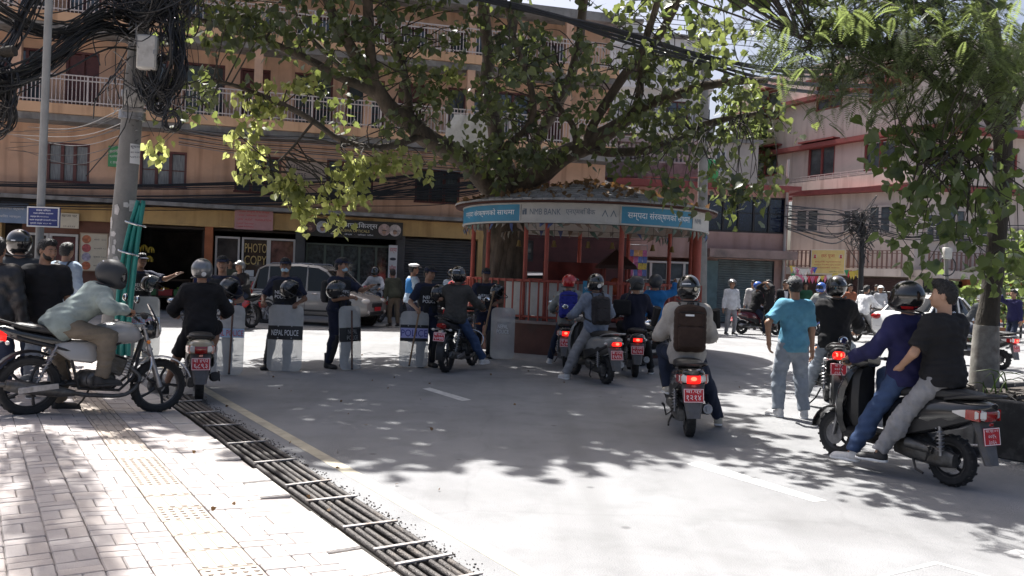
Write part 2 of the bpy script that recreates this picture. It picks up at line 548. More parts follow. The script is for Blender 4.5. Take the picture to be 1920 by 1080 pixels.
SHOE_N = snet([p_cone((0, -.03, -.04), (0, .14, -.056), .043, .036, k=.03), p_cone((0, -.02, -.04), (0, -.022, .03), .044, .043, k=.03, flat=True), p_ell((0, .13, -.06), (.047, .07, .032)), p_cut((0, 0, -.062), (0, 0, -1))], 0.008)
SOLE_N = snet([p_cone((0, -.035, -.07), (0, .06, -.07), .045, .043, k=.02), p_ell((0, .12, -.07), (.052, .085, .04)), p_cut((0, 0, -.082), (0, 0, -1)), p_cut((0, 0, -.058), (0, 0, 1))], 0.007)
BOOT_N = snet([p_cone((0, -.03, -.04), (0, .14, -.054), .046, .04, k=.03), p_cone((0, -.015, -.04), (0, -.015, .16), .05, .056, k=.03, flat=True), p_ell((0, .13, -.056), (.05, .075, .038)), p_cut((0, 0, -.08), (0, 0, -1))], 0.009)
EYE_ME, BROW_ME = None, None
SHARED = {}
def shared(name, net, m, smooth=True, angle=0):
    key = (name, id(net), m.name)
    if key not in SHARED: SHARED[key] = mesh_of(name, net[0], net[1], m, smooth, angle)
    return SHARED[key]
def place(o, T):
    o.matrix_local = T
    return o
def ik(a, t, l1, l2, pole):
    a, t = V(a), V(t)
    d = t - a; L = min(d.length, (l1 + l2) * .998)
    t = a + d.normalized() * L
    x = (l1 * l1 - l2 * l2 + L * L) / (2 * L)
    h = math.sqrt(max(0, l1 * l1 - x * x))
    u = d.normalized(); pl = V(pole) - u * u.dot(V(pole))
    return a + u * x + pl.normalized() * h, t
def clip(pr, p, n):
    fn, a, b, k, op = pr
    p, n = np.array(p, float), np.array(n, float)
    return (lambda P: np.maximum(fn(P), (P - p) @ n)), a, b, k, op
def wrinkle(seed, a):
    r = np.random.RandomState(seed)
    k = r.normal(0, 1, (5, 3)) * np.array([[38, 38, 52]])
    ph = r.uniform(0, 6, 5)
    def fn(P):
        s = 0
        for i in range(5):
            s = s + np.sin(P @ k[i] + ph[i] + 1.5 * np.sin(P @ k[(i + 1) % 5] * .4))
        return s * a * .35
    return fn
def hand_T(wr, fd, palm, side):
    y = fd.normalized(); z = -(palm - y * y.dot(palm)).normalized()
    x = y.cross(z)
    M = MX((x * side, y, z)).transposed().to_4x4()
    M.translation = wr
    return M
def person(label, loc, yaw, pose, top, bottom, head, shoes=(SHOE_B, None), vest=None, H=1.7, skin=SKIN, vox=0.016, group=None, seed=0, extra=None, cat='person', gloves=None):
    """pose: hip, lean, twist, head(yaw,pitch,roll), hl/hr hand goals, fl/fr ankle goals, toe(yl,yr), hand kinds"""
    s = H / 1.7
    root = empty('person', loc, yaw, label, cat, group)
    hip = V(pose.get('hip', (0, 0, .925 * s)))
    Rb = MX.Rotation(rad(pose.get('twist', 0)), 3, 'Z') @ MX.Rotation(rad(pose.get('side', 0)), 3, 'Y') @ MX.Rotation(-rad(pose.get('lean', 3)), 3, 'X')
    P = lambda x, y, z: hip + Rb @ (V((x, y, z)) * s)
    Rp = MX.Rotation(-rad(pose.get('lean', 3) * .4), 3, 'X')
    curve = pose.get('hunch', 0.0)
    neck = P(0, .0 + curve, .485)
    hy, hp, hr_ = (list(pose.get('head', (0, 0, 0))) + [0, 0, 0])[:3]
    Rh = MX.Rotation(rad(hy), 3, 'Z') @ MX.Rotation(rad(hr_), 3, 'Y') @ MX.Rotation(-rad(hp), 3, 'X')
    hj = neck + Rb @ V((0, .012, .055)) * s + V((0, 0, .045 * s))
    HT = MX.Translation(hj) @ Rh.to_4x4() @ MX.Scale(s, 4)
    bw = pose.get('bulk', 1.0)
    T_ = [lambda f: p_ell(P(0, 0, -.0), (.158 * s * bw, .118 * s, .125 * s), Rb, .06, f), lambda f: p_ell(P(0, .005 + curve * .3, .16), (.14 * s * bw, .105 * s, .15 * s), Rb, .06, f),
          lambda f: p_ell(P(0, .0 + curve * .6, .315), (.163 * s * bw, .108 * s, .165 * s), Rb, .06, f), lambda f: p_cone(P(-.115, curve, .42), P(.115, curve, .42), .066 * s, .068 * s, .07, f),
          lambda f: p_cone(P(0, curve * .9, .40), neck + V((0, 0, .02)), .075 * s, .058 * s, .05, f * .6)]
    legs, arms = {}, {}
    for sd in (-1, 1):
        k = 'l' if sd < 0 else 'r'
        hj_ = hip + V((sd * .088, 0, -.03)) * s
        ank = V(pose.get('f' + k, (sd * .11, 0, .082 * s)))
        kn, ank = ik(hj_, ank, .415 * s, .415 * s, pose.get('k' + k, (sd * .15, 1, .05)))
        legs[k] = (hj_, kn, ank)
        sh = P(sd * .163 * (0.5 + bw * .5), curve, .425)
        wr = V(pose.get('h' + k, (sd * .27, .04, .80 * s)))
        el, wr = ik(sh, wr, .285 * s, .255 * s, pose.get('e' + k, (sd * .55, -.8, -.35)))
        arms[k] = (sh, el, wr)
    body = [t(0) for t in T_]
    for k in 'lr':
        a, b, c = legs[k]
        body += [p_cone(a, b, .082 * s, .056 * s, .05), p_cone(b, c, .055 * s, .037 * s, .02), p_ell(b.lerp(c, .3) + V((0, -.012, 0)), (.052 * s, .056 * s, .1 * s), None, .04)]
        a, b, c = arms[k]
        body += [p_ell(a, (.06 * s, .058 * s, .065 * s), None, .05), p_cone(a, b, .05 * s, .039 * s, .04), p_cone(b, c, .04 * s, .027 * s, .02)]
    v, f = snet(body, .015 if vox < .0115 else .023 if vox < .02 else .03)
    vs_, fs_ = [v], [f]; n = len(v)
    def addn(net, T):
        nonlocal n
        M = np.array(T)
        q = net[0] @ M[:3, :3].T + M[:3, 3]
        ff = net[1] if T.determinant() > 0 else net[1][:, ::-1]
        vs_.append(q); fs_.append(ff + n); n += len(q)
    addn(HEAD_N if vox < .0115 else HEAD_LO, HT)
    hk = pose.get('hands', ('rest', 'rest'))
    HTs = {}
    for k, sd, kind in (('l', -1, hk[0]), ('r', 1, hk[1])):
        a, b, c = arms[k]
        fd = (c - b)
        pd = V(pose.get('p' + k, (-sd, 0, -.15) if kind == 'rest' else (0, 0, -1)))
        fd = fd.normalized() + V(pose.get('bend' + k, (0, 0, 0)))
        HTs[k] = hand_T(c, fd, pd, sd) @ MX.Scale(s, 4)
        if not gloves: addn((HAND_N if vox < .0115 else HAND_LO)[kind], HTs[k])
    link('body', mesh_of('body', np.concatenate(vs_), np.concatenate(fs_), skin, True, 0), root)
    if gloves:
        for k, kind in (('l', hk[0]), ('r', hk[1])):
            place(link('glove', shared('glove', HAND_N[kind], gloves), root), HTs[k])
    # ---- clothes
    tm, sleeve = top[0], top[1]
    lo_ = top[2] if len(top) > 2 else 0.012
    hem = top[3] if len(top) > 3 else -.10
    lo_ *= .55
    inf = .012 + lo_
    hp_, hn_ = P(0, 0, hem), Rb @ V((0, 0, -1))
    cl = [clip(t(inf + (.016 if i == 0 else .004)), hp_, hn_) for i, t in enumerate(T_[:4])] + [clip(p_cone(P(0, 0, .05), P(0, -.01, hem - .02), .12 * s, .135 * s * bw, .08, lo_), hp_, hn_)]
    if 'nocollar' not in top: cl += [p_cone(P(0, curve, .42), neck + V((0, 0, .0)), .08 * s, .062 * s, .04, .006, True)]
    for k in 'lr':
        a, b, c = arms[k]
        if sleeve == 'long':
            cl += [p_ell(a, (.06 * s, .058 * s, .065 * s), None, .05, inf), p_cone(a, b, .052 * s, .043 * s, .05, inf), p_cone(b, b.lerp(c, .97), .044 * s, .033 * s, .03, inf * .8, True)]
        elif sleeve == 'short':
            cl += [p_ell(a, (.06 * s, .058 * s, .065 * s), None, .05, inf), p_cone(a, a.lerp(b, .82), .054 * s, .052 * s, .05, inf, True)]
        elif sleeve == 'elbow':
            cl += [p_ell(a, (.06 * s, .058 * s, .065 * s), None, .05, inf), p_cone(a, b, .053 * s, .043 * s, .05, inf), p_cone(b, b.lerp(c, .25), .046 * s, .04 * s, .03, inf, True)]
    if 'hood' in top:
        cl += [p_ell(P(0, -.085 + curve, .43), (.115 * s, .065 * s, .085 * s), Rb, .04), p_cone(P(-.07, .02 + curve, .47), P(.07, .02 + curve, .47), .05 * s, .05 * s, .05)]
    solid(top[4] if len(top) > 4 and top[4] not in ('hood', 'nocollar') else ('jacket' if sleeve == 'long' else 'shirt'), cl, vox, tm, root, wrinkle(seed + 1, .0062))
    bm_, blen = bottom[0], bottom[1]
    bi = (bottom[2] if len(bottom) > 2 else .016) * .75
    tr = [clip(t(.012), P(0, 0, .10), Rb @ V((0, 0, 1))) for t in T_[:2]]
    for k in 'lr':
        a, b, c = legs[k]
        if blen == 'long':
            tr += [p_cone(a, b, .083 * s, .058 * s, .06, bi), p_cone(b, b.lerp(c, .97), .056 * s, .046 * s, .03, bi, True), p_ell(b.lerp(c, .3) + V((0, -.012, 0)), (.052 * s, .056 * s, .1 * s), None, .04, bi)]
        else:
            tr += [p_cone(a, a.lerp(b, .93), .085 * s, .07 * s, .06, bi + .012, True)]
    TRN = snet(tr, vox * 1.08, wrinkle(seed + 2, .0068))
    link('trousers' if blen == 'long' else 'shorts', mesh_of('trousers', TRN[0], TRN[1], bm_, True, 0), root)
    for k, sd in (('l', -1), ('r', 1)):
        a, b, c = legs[k]
        ty = pose.get('toe', (8, -8))[0 if sd < 0 else 1]; tp = pose.get('toep', (0, 0))[0 if sd < 0 else 1]
        ST = MX.Translation(c) @ MX.Rotation(rad(ty), 4, 'Z') @ MX.Rotation(rad(tp), 4, 'X') @ MX.Scale(s, 4)
        if shoes[1] == 'boot':
            place(link('boot', shared('boot', BOOT_N, shoes[0]), root), ST)
        else:
            so = place(link('shoe', shared('shoe', SHOE_N, shoes[0]), root), ST)
            link('sole', shared('sole', SOLE_N, shoes[1] or WHITE_PL), so)
        if pose.get('guards'):
            u = (c - b); fw = V((0, .03, 0))
            g = MB(); g.tube([b + fw * .9 - u * .12, b + fw * 1.2 + u * .05, b + fw * 1.1 + u * .5, c + fw * .8 - u * .12], [.055, .066, .062, .05], 10)
            g.build('shin_guard', DULL_BLACK, root)
    if vest:
        vr = [clip(clip(t(.036), P(0, 0, .02), Rb @ V((0, 0, -1))), P(0, 0, .455), Rb @ V((0, 0, 1))) for t in T_[1:4]]
        vr = [clip(clip(q, P(.165, 0, 0), Rb @ V((1, 0, 0))), P(-.165, 0, 0), Rb @ V((-1, 0, 0))) for q in vr]
        vr += [p_box(P(sx * .075, .135, .08), (.05 * s, .03 * s, .06 * s), .012, Rb, .01) for sx in (-1, 1)]
        nv, nf = snet(vr, vox)
        vo = link('vest', mesh_of('vest', nv, nf, vest[0], True, 0), root)
        bt = BVHTree.FromPolygons([tuple(q) for q in nv], [tuple(q) for q in nf])
        for i, w in enumerate(vest[1]):
            Tm = MX.Translation(P(*vest[2 + i])) @ (Rb @ MX(((-1, 0, 0), (0, 0, 1), (0, 1, 0))).transposed()).to_4x4()
            text(w, vest[4][0] * s, vest[4][1] * s, LETTER_W, vo, Tm, 0, bvh=bt, lift=.006)
        mb = MB()
        mb.tube([P(.167 * bw * math.cos(a), .128 * math.sin(a), .02) for a in np.linspace(0, 2 * PI, 20)[:-1]], .022 * s, 6, close=True)
        mb.build('belt', DULL_BLACK, root)
    if pose.get('belt'):        # belt and back pockets
        mb = MB(); mb.tube([P(.150 * bw * math.cos(a), .124 * math.sin(a) - .002, .035) for a in np.linspace(0, 2 * PI, 26)[:-1]], .019 * s, 6, close=True); mb.build('belt', DULL_BLACK, root)
        bv = BVHTree.FromPolygons([tuple(q) for q in TRN[0]], [tuple(q) for q in TRN[1]])
        for sx in (-1, 1):
            pk = MB(); vsx = []
            for dz, dx in ((.06, -.055), (.06, .055), (-.05, .055), (-.075, 0), (-.05, -.055)):
                q = P(sx * .078 + dx, -.3, -.06 + dz); h_ = bv.ray_cast(q, V((0, 1, 0)), .5); vsx.append((h_[0] if h_[0] is not None else q + V((0, .18, 0))) - V((0, .006, 0)))
            pk.add(vsx + [q + V((0, .012, 0)) for q in vsx], [(0, 1, 2, 3, 4)] + [(i, 5 + i, 5 + (i + 1) % 5, (i + 1) % 5) for i in range(5)]); pk.build('back_pocket', bm_, root)
    # ---- head gear
    kind = head[0]
    if kind in ('hair', 'tall', 'cap', 'peak') or 'hair' in head:
        place(link('hair', shared('hair', TALLHAIR_N if kind == 'tall' else HAIR_N, HAIR), root), HT)
    if kind in ('full', 'open'):
        h = place(link('helmet', shared('helmet', HELM_FULL if kind == 'full' else HELM_OPEN, head[1]), root), HT)
        if kind == 'full':
            link('visor', shared('visor', VISOR_N, head[2] if len(head) > 2 and head[2] else VISOR), h)
        else:
            link('peak', shared('peak', PEAK_N, head[2] if len(head) > 2 and head[2] else head[1]), h)
        rim = MB()
        rim.tube([(.122 * math.cos(a), -.005 + .146 * math.sin(a), -.018 + .02 * math.sin(a)) if kind == 'full' else (.125 * math.cos(a), -.012 + .142 * math.sin(a), .012) for a in np.linspace(PI * .92, PI * 2.08, 14)], .009, 6)
        rim.build('rim', DULL_BLACK, h)
        if len(head) > 3 and head[3]:
            hm = BVHTree.FromPolygons([tuple(q) for q in (HELM_FULL if kind == 'full' else HELM_OPEN)[0]], [tuple(q) for q in (HELM_FULL if kind == 'full' else HELM_OPEN)[1]])
            for st in head[3]:
                st(h, hm)
    elif kind == 'cap':
        c = place(link('cap', shared('cap', CAP_N, head[1]), root), HT)
        link('bill', shared('bill', BILL_N, head[1]), c)
    elif kind == 'peak':
        c = place(link('peaked_cap', shared('peaked_cap', PEAKCAP_N, head[1]), root), HT)
        link('bill', shared('bill', BILL_N, GLOSS_BLACK), c)
    if 'eyes' in head:
        for sx in (-1, 1):
            e = MB(); e.use(EYE_W).ell((sx * .03, .0795, .098), (.0125, .011, .0085), 8, 6); e.use(EYE_D).ell((sx * .03, .0865, .098), (.0058, .0055, .0062), 8, 6)
            place(e.build('eye', None, root), HT)
            e = MB(); e.tube([(sx * .014, .094, .116), (sx * .032, .0915, .12), (sx * .05, .08, .115)], [.0035, .0045, .0025], 6)
            place(e.build('eyebrow', HAIR, root), HT)
        e = MB(); e.ell((0, .0925, .0365), (.022, .0098, .0075), 10, 6)
        place(e.build('mouth', LIP, root), HT)
    if 'moustache' in head:
        e = MB(); e.tube([(-.03, .083, .043), (-.012, .1, .051), (0, .102, .0515), (.012, .1, .051), (.03, .083, .043)], [.003, .0065, .006, .0065, .003], 6)
        place(e.build('moustache', HAIR, root), HT)
    if 'beard' in head: place(link('beard', shared('beard', BEARD_N, HAIR), root), HT)
    if 'mask' in head:
        place(link('face_mask', shared('face_mask', MASK_N, MASKM), root), HT)
    root['_j'] = 0
    del root['_j']
    if extra: extra(root, dict(P=P, Rb=Rb, arms=arms, legs=legs, HT=HT, hands=HTs, s=s, hip=hip, neck=neck))
    return root
MASKM = mat('mask_blue', (0.42, 0.58, 0.68), 0.8)
LETTER_W = mat('lettering_white', (0.75, 0.76, 0.78), 0.6)
LETTER_K = mat('lettering_black', (0.02, 0.02, 0.022), 0.6)
def sticker(pos, nrm, r, m, name='sticker'):
    def fn(h, bvh):
        n = V(nrm).normalized(); u = n.orthogonal().normalized(); w = n.cross(u)
        c = V(pos); vsx = []
        for q in [c] + [c + u * r * math.cos(a) + w * r * math.sin(a) for a in np.linspace(0, 2 * PI, 13)[:-1]]:
            hit = bvh.ray_cast(q + n * .3, -n, .6)
            vsx.append((hit[0] + n * .002) if hit[0] is not None else q)
        link(name, mesh_of(name, [tuple(q) for q in vsx], [(0, i + 1, (i + 1) % 12 + 1) for i in range(12)], m), h)
    return fn
def stripe(pts, w, m, name='stripe'):
    def fn(h, bvh):
        vsx = []
        for p, n, u in pts:
            n = V(n).normalized(); u = V(u).normalized()
            for sg in (-1, 1):
                q = V(p) + u * w * sg
                hit = bvh.ray_cast(q + n * .3, -n, .6)
                vsx.append((hit[0] + n * .002) if hit[0] is not None else q)
        link(name, mesh_of(name, [tuple(q) for q in vsx], [(2 * i, 2 * i + 1, 2 * i + 3, 2 * i + 2) for i in range(len(pts) - 1)], m), h)
    return fn
def stand(dx=.11, dy=0.0, **k):
    d = dict(fl=(-dx, dy, .082), fr=(dx, -dy, .082))
    d.update(k)
    return d
# ---------------------------------------------------------------- two-wheelers (local: +Y forward, origin on the ground between the wheels)
CHROME = mat('chrome', (0.55, 0.55, 0.56), 0.22, 1.0, var=0.2, vs=20)
STEEL = mat('steel_grey', (0.30, 0.30, 0.31), 0.45, 0.9, var=0.3, vs=15)
ALLOY = mat('alloy_dark', (0.05, 0.05, 0.052), 0.4, 0.4, var=0.3, vs=20)
ENGINE = mat('engine_metal', (0.11, 0.11, 0.11), 0.5, 0.7, var=0.35, vs=20, dirt=(0.09, 0.075, 0.055), ds=8)
BLACK_PL = mat('black_plastic', (0.018, 0.018, 0.019), 0.45, var=0.25, vs=14, dirt=(0.045, 0.04, 0.034), ds=5, dl=0.6)
SEATM = mat('seat_vinyl', (0.018, 0.018, 0.019), 0.5, bump=0.2, bs=300)
PLATE = mat('plate_red', (0.50, 0.015, 0.025), 0.4)
PLATE_TX = mat('plate_white', (0.85, 0.82, 0.82), 0.5)
TAIL_ON = mat('tail_light_lit', (1.0, 0.012, 0.008), 0.2, emit=0.55)
TAIL_HOT = mat('tail_light_core', (1.0, 0.10, 0.05), 0.2, emit=1.6)
TAIL_OFF = mat('tail_light_off', (0.28, 0.008, 0.008), 0.12, coat=1.0)
LENS = mat('lens_clear', (0.6, 0.58, 0.56), 0.12, coat=1.0)
LENS_O = mat('lens_amber', (0.75, 0.22, 0.02), 0.15, coat=1.0)
MIRROR = mat('mirror_glass', (0.85, 0.87, 0.9), 0.03, 1.0)
CHR_RED = mat('spring_red', (0.35, 0.03, 0.03), 0.4)
def paint(name, c, rough=0.22, dirt=None): return mat(name, c, rough, var=0.06, vs=2, coat=0.7, dirt=dirt or tuple(x * .7 + .012 for x in c), ds=5, dl=0.62)
def RY(a): return MX.Rotation(a, 4, 'Y')
def wheel(root, y, R, w, rimR, spokes=5, front=False, name=None):
    wT = MX.Translation((0, y, R)) @ MX.Rotation(PI / 2, 4, 'Y')
    o = link(name or ('front_wheel' if front else 'rear_wheel'), None, root)
    o.matrix_local = wT
    t = MB(); t.lathe([(R - .075, -w * .34), (R - .05, -w * .5), (R - .025, -w * .48), (R - .006, -w * .3), (R, 0), (R - .006, w * .3), (R - .025, w * .48), (R - .05, w * .5), (R - .075, w * .34)], 36, cap=False)
    for i in range(36):                                  # tread blocks
        a = 2 * PI * i / 36
        t.box((math.cos(a) * (R - .006), math.sin(a) * (R - .006), (i % 2 - .5) * w * .4), (.018, R * .08, w * .36), MX.Rotation(a, 3, 'Z'))
    t.build('tyre', RUBBER, o)
    r = MB(); r.lathe([(R - .072, -w * .36), (rimR, -w * .36), (rimR - .02, -w * .2), (rimR - .02, w * .2), (rimR, w * .36), (R - .072, w * .36)], 28, cap=False)
    r.lathe([(.02, -w * .55), (.05, -w * .5), (.05, w * .5), (.02, w * .55)], 14)
    for i in range(spokes):
        a = 2 * PI * i / spokes + .3
        c, q = math.cos(a), math.sin(a)
        p0, p1 = V((c * .04, q * .04, 0)), V((c * (rimR - .01), q * (rimR - .01), 0))
        r.tube([p0, p0.lerp(p1, .5) + V((-q, c, 0)) * .012, p1], [.022, .015, .018], 6)
    r.build('rim', ALLOY, o)
    d = MB(); d.lathe([(.035, -.004), (.1, -.004), (.1, .004), (.035, .004)], 20, MX.Translation((0, 0, -w * .62)))
    d.build('brake_disc', STEEL, o)
    return o
def plate(root, c, w, h, lines, tilt=12, flip=True):
    T = MX.Translation(c) @ MX.Rotation(-rad(tilt), 4, 'X') @ MX(((1, 0, 0), (0, 0, 1), (0, -1, 0))).transposed().inverted().to_4x4()
    T = MX.Translation(c) @ MX.Rotation(-rad(tilt), 4, 'X') @ frame((0, 0, 0), (1, 0, 0), (0, 0, 1))
    p = MB(T).box((0, 0, 0), (w, h, .004), bev=.002).build('licence_plate', PLATE, root)
    b = MB(T)
    t = .006
    for cc, d in (((0, h / 2 - t, .003), (w - t, t, .002)), ((0, -h / 2 + t, .003), (w - t, t, .002)), ((w / 2 - t, 0, .003), (t, h - 3 * t, .002)), ((-w / 2 + t, 0, .003), (t, h - 3 * t, .002))): b.box(cc, d)
    b.build('border', PLATE_TX, p)
    n = len(lines)
    hs = [.3, .42] if n == 2 else [.2, .27, .27]
    y = h * .40
    for i, l in enumerate(lines):
        hh = hs[i] * h
        y -= hh / 2
        text(l, min(w * .84, hh * .62 * len(l)), hh * .92, PLATE_TX, p, T @ MX.Translation((0, y, .0045)), 0.0)
        y -= hh / 2 + h * .06
    return p
def mirror(root, base, dx, dz, m=None, oval=(.062, .02, .042)):
    b = V(base); e = b + V((dx, -.02, dz))
    o = MB().tube([b, b.lerp(e, .6) + V((0, .0, .01)), e], .005, 6).build('mirror_stalk', DULL_BLACK, root)
    h = MB().ell(e + V((math.copysign(.03, dx), .01, .01)), oval, 14, 8).build('mirror', m or GLOSS_BLACK, root)
    g = MB().ell(e + V((math.copysign(.03, dx), -.004, .01)), (oval[0] * .86, oval[1] * .55, oval[2] * .84), 14, 8).build('mirror_glass', MIRROR, h)
def scooter(label, loc, yaw, col, plines, lit=True, dark2=None, tail='wide', grey_fender=True, group='scooters and motorcycles held at the cordon', trim=None, lean=0, style=0, steer=0):
    root = empty('scooter', loc, yaw, label, 'scooter', group, rot=(0, rad(lean), yaw))
    pm = col
    tr = trim or BLACK_PL
    wheel(root, -.62, .222, .10, .14, 5)
    wheel(root, .62, .23, .09, .15, 5, True)
    # tail and side cowl
    b = MB()
    b.rings([ering(y, 0, z, w, h, 20, p) for y, z, w, h, p in ((-.98, .735, .10, .05, 2.2), (-.95, .72, .19, .10, 2.4), (-.86, .685, .265, .19, 2.6), (-.7, .645, .315, .27, 2.6), (-.5, .61, .345, .33, 2.7), (-.28, .565, .34, .37, 3), (-.1, .52, .31, .36, 3), (.0, .48, .26, .28, 3))])
    body = b.build('body', pm, root)
    s = MB()
    for sx in (-1, 1):                      # side panel swoosh
        s.rings([[(sx * x, y, z0), (sx * (x + .012), y, z0 + .01), (sx * (x + .01), y, z1 - .01), (sx * x, y, z1)] for y, x, z0, z1 in ((-.85, .118, .60, .66), (-.6, .152, .50, .60), (-.3, .162, .40, .54), (-.08, .145, .34, .50))])
    s.build('side_trim', tr, body)
    st = MB()
    st.rings([ering(y, 0, z, w, h, 18, 3) for y, z, w, h in ((-.88, .80, .14, .03), (-.82, .805, .23, .07), (-.6, .80, .275, .10), (-.38, .785, .28, .10), (-.2, .765, .27, .10), (.02, .75, .20, .10), (.1, .735, .12, .06))])
    st.build('seat', SEATM, root)
    g = MB()
    g.tube(spline([(.13, -.62, .76), (.15, -.8, .80), (.12, -.98, .825), (0, -1.04, .83), (-.12, -.98, .825), (-.15, -.8, .80), (-.13, -.62, .76)], 5), .014, 8)
    g.build('grab_rail', STEEL if style == 1 else tr, root)
    # tail light
    lt = TAIL_ON if lit else TAIL_OFF
    zc = .665
    def lamp(x0, x1, m, nm, par, dz=0.0, hh=.085, yb=-.955, core=False):
        q = MB()
        rs = []
        for i in range(7):
            x = x0 + (x1 - x0) * i / 6
            yy = yb + 1.6 * x * x
            e = .5 + .5 * math.cos((x / .15) * 1.2)
            h_ = hh * max(.35, e)
            rs.append([(x, yy, zc + dz + h_ / 2), (x, yy - .016, zc + dz + h_ * .3), (x, yy - .016, zc + dz - h_ * .3), (x, yy, zc + dz - h_ / 2), (x, yy + .05, zc + dz)])
        q.rings(rs)
        return q.build(nm, m, par)
    if tail == 'wide':
        t = lamp(-.07, .07, lt, 'tail_light', root, hh=.11)
        lamp(-.15, -.073, LENS, 'indicator', root, hh=.1); lamp(.073, .15, LENS, 'indicator', root, hh=.1)
        for sx in (-1, 1):
            for nm, mm, y0, y1 in (('side_lamp', TAIL_OFF if not lit else TAIL_OFF, -.945, -.84), ('side_lens', LENS, -.837, -.72)):
                q = MB(); q.rings([[(sx * (.118 + .028 * t), y0 + (y1 - y0) * t, zc - .005 + dz) for t, dz in (((0, -.05 + k * .1), (.5, -.046 + k * .094), (1, -.038 + k * .082)) if nm == 'side_lamp' else ((0, -.036 + k * .078), (.5, -.02 + k * .052), (1, .0 + k * .018)))] + [(sx * (.14 + .03 * t), y0 + (y1 - y0) * t, zc - .005 + dz) for t, dz in (((1, -.034 + k * .074), (.5, -.042 + k * .085), (0, -.044 + k * .09)) if nm == 'side_lamp' else ((1, .002 + k * .014), (.5, -.018 + k * .048), (0, -.034 + k * .074)))] for k in (0, .5, 1)]); q.build(nm, mm, root)
    else:
        t = lamp(-.075, .075, lt, 'tail_light', root, hh=.075)
        for sx in (-1, 1): MB().ell((sx * .14, -.84, .66), (.03, .04, .022), 10, 6).build('indicator', LENS, root)
    if lit:
        q = MB().ell((0, -.962 - .012, zc), (.032, .012, .022), 12, 8); q.build('bulb', TAIL_HOT, t)
    # rear fender with plate
    f = MB()
    f.rings([[(-w, y, z), (-w * .7, y - .03, z + .005), (w * .7, y - .03, z + .005), (w, y, z), (w * .8, y + .03, z), (-w * .8, y + .03, z)] for y, z, w in ((-.87, .60, .115), (-.92, .50, .115), (-.93, .42, .10), (-.955, .33, .085), (-.98, .25, .07))])
    fe = f.build('rear_fender', BLACK_PL if not grey_fender else mat('fender_grey', (.10, .10, .105), .55, var=.2, vs=9, dirt=(.1, .09, .075), ds=7), root)
    plate(root, (0, -.968, .49), .21, .145, plines, 8)
    MB().box((0, -.958, .588), (.05, .012, .03), bev=.006).build('reflector', TAIL_OFF, root)
    # floor and front
    MB().box((0, .18, .30), (.27, .52, .09), bev=.03).build('floorboard', BLACK_PL, root)
    u = MB()
    u.rings([ering(y, 0, z, w, h, 14, 3) for y, z, w, h in ((-.1, .32, .28, .14), (.1, .27, .3, .1), (.44, .28, .28, .1))])
    u.build('belly', tr, root)
    def sect(z, y, w, d):  # horizontal section of the leg shield
        return [(w * math.sin(a), y + d * (math.cos(a) - .55), z) for a in np.linspace(-1.25, 1.25, 11)] + [(w * .86 * math.sin(a), y - .045 + d * (math.cos(a) - .55), z) for a in np.linspace(1.25, -1.25, 11)]
    sh = MB(); sh.rings([sect(z, y, w, d) for z, y, w, d in ((.27, .47, .15, .1), (.4, .51, .19, .14), (.55, .51, .225, .17), (.7, .48, .225, .17), (.85, .42, .19, .14), (.93, .37, .13, .1))])
    sh.build('front_shield', pm, root)
    sp = MB(); sp.rings([ering(y, 0, z, w, h, 12, 3) for y, z, w, h in ((.30, .62, .22, .62), (.36, .64, .28, .64), (.44, .66, .22, .62))]); sp.build('inner_panel', tr, root)
    fork = MX.Translation((0, .45, .9)) @ MX.Rotation(rad(steer), 4, 'Z') @ MX.Translation((0, -.45, -.9))
    hd = MB(fork); hd.rings([ering(y, 0, z, w, h, 16, 2.6) for y, z, w, h in ((.24, .98, .20, .10), (.30, .985, .30, .13), (.40, .98, .28, .16), (.47, .955, .2, .15), (.51, .94, .1, .08))])
    hdo = hd.build('handlebar_cowl', pm, root)
    MB(fork).ell((0, .488, .955), (.085, .03, .055), 14, 8).build('headlight', LENS, hdo)
    hb = MB(fork)
    for sx in (-1, 1): hb.tube([(sx * .1, .34, .985), (sx * .22, .33, 1.0), (sx * .36, .27, .99)], .0125, 8)
    hb.build('handlebar', STEEL, root)
    for sx in (-1, 1):
        MB(fork).tube([(sx * .25, .318, .998), (sx * .37, .268, .99)], .018, 8).build('grip', RUBBER, root)
        MB(fork).tube([(sx * .2, .36, .985), (sx * .3, .345, .985), (sx * .37, .31, .975)], .006, 6).build('brake_lever', STEEL, root)
        mirror(root, fork @ V((sx * .19, .33, 1.0)), sx * .13, .17)
    ff = MB(fork @ MX.Translation((0, .62, .23)))
    ff.rings([[(-.068, math.cos(a) * .262, math.sin(a) * .262), (-.05, math.cos(a) * .285, math.sin(a) * .285), (.05, math.cos(a) * .285, math.sin(a) * .285), (.068, math.cos(a) * .262, math.sin(a) * .262), (.045, math.cos(a) * .258, math.sin(a) * .258), (-.045, math.cos(a) * .258, math.sin(a) * .258)] for a in np.linspace(.15, 2.6, 10)])
    ff.build('front_fender', pm, root)
    fk = MB(fork)
    for sx in (-1, 1): fk.tube([(sx * .07, .62, .23), (sx * .075, .56, .5), (sx * .05, .5, .62)], .018, 8)
    fk.build('fork', STEEL, root)
    for sx in (-1, 1):
        MB(fork).tube(spline([(sx * .24, .35, .985), (sx * .20, .46, .90), (sx * .12, .50, .80), (sx * .06, .52, .70)], 4), .005, 5).build('brake_cable', DULL_BLACK, root)
    # engine, muffler, stand
    e = MB(); e.rings([ering(y, -.1, z, w, h, 14, 3) for y, z, w, h in ((-.72, .24, .08, .12), (-.6, .25, .11, .17), (-.35, .27, .13, .19), (-.15, .29, .12, .17))])
    e.ell((.0, -.3, .3), (.11, .16, .11), 12, 8)
    e.tube([(-.16, -.55, .3), (-.17, -.3, .33)], [.03, .05], 10)
    e.build('engine', ENGINE, root)
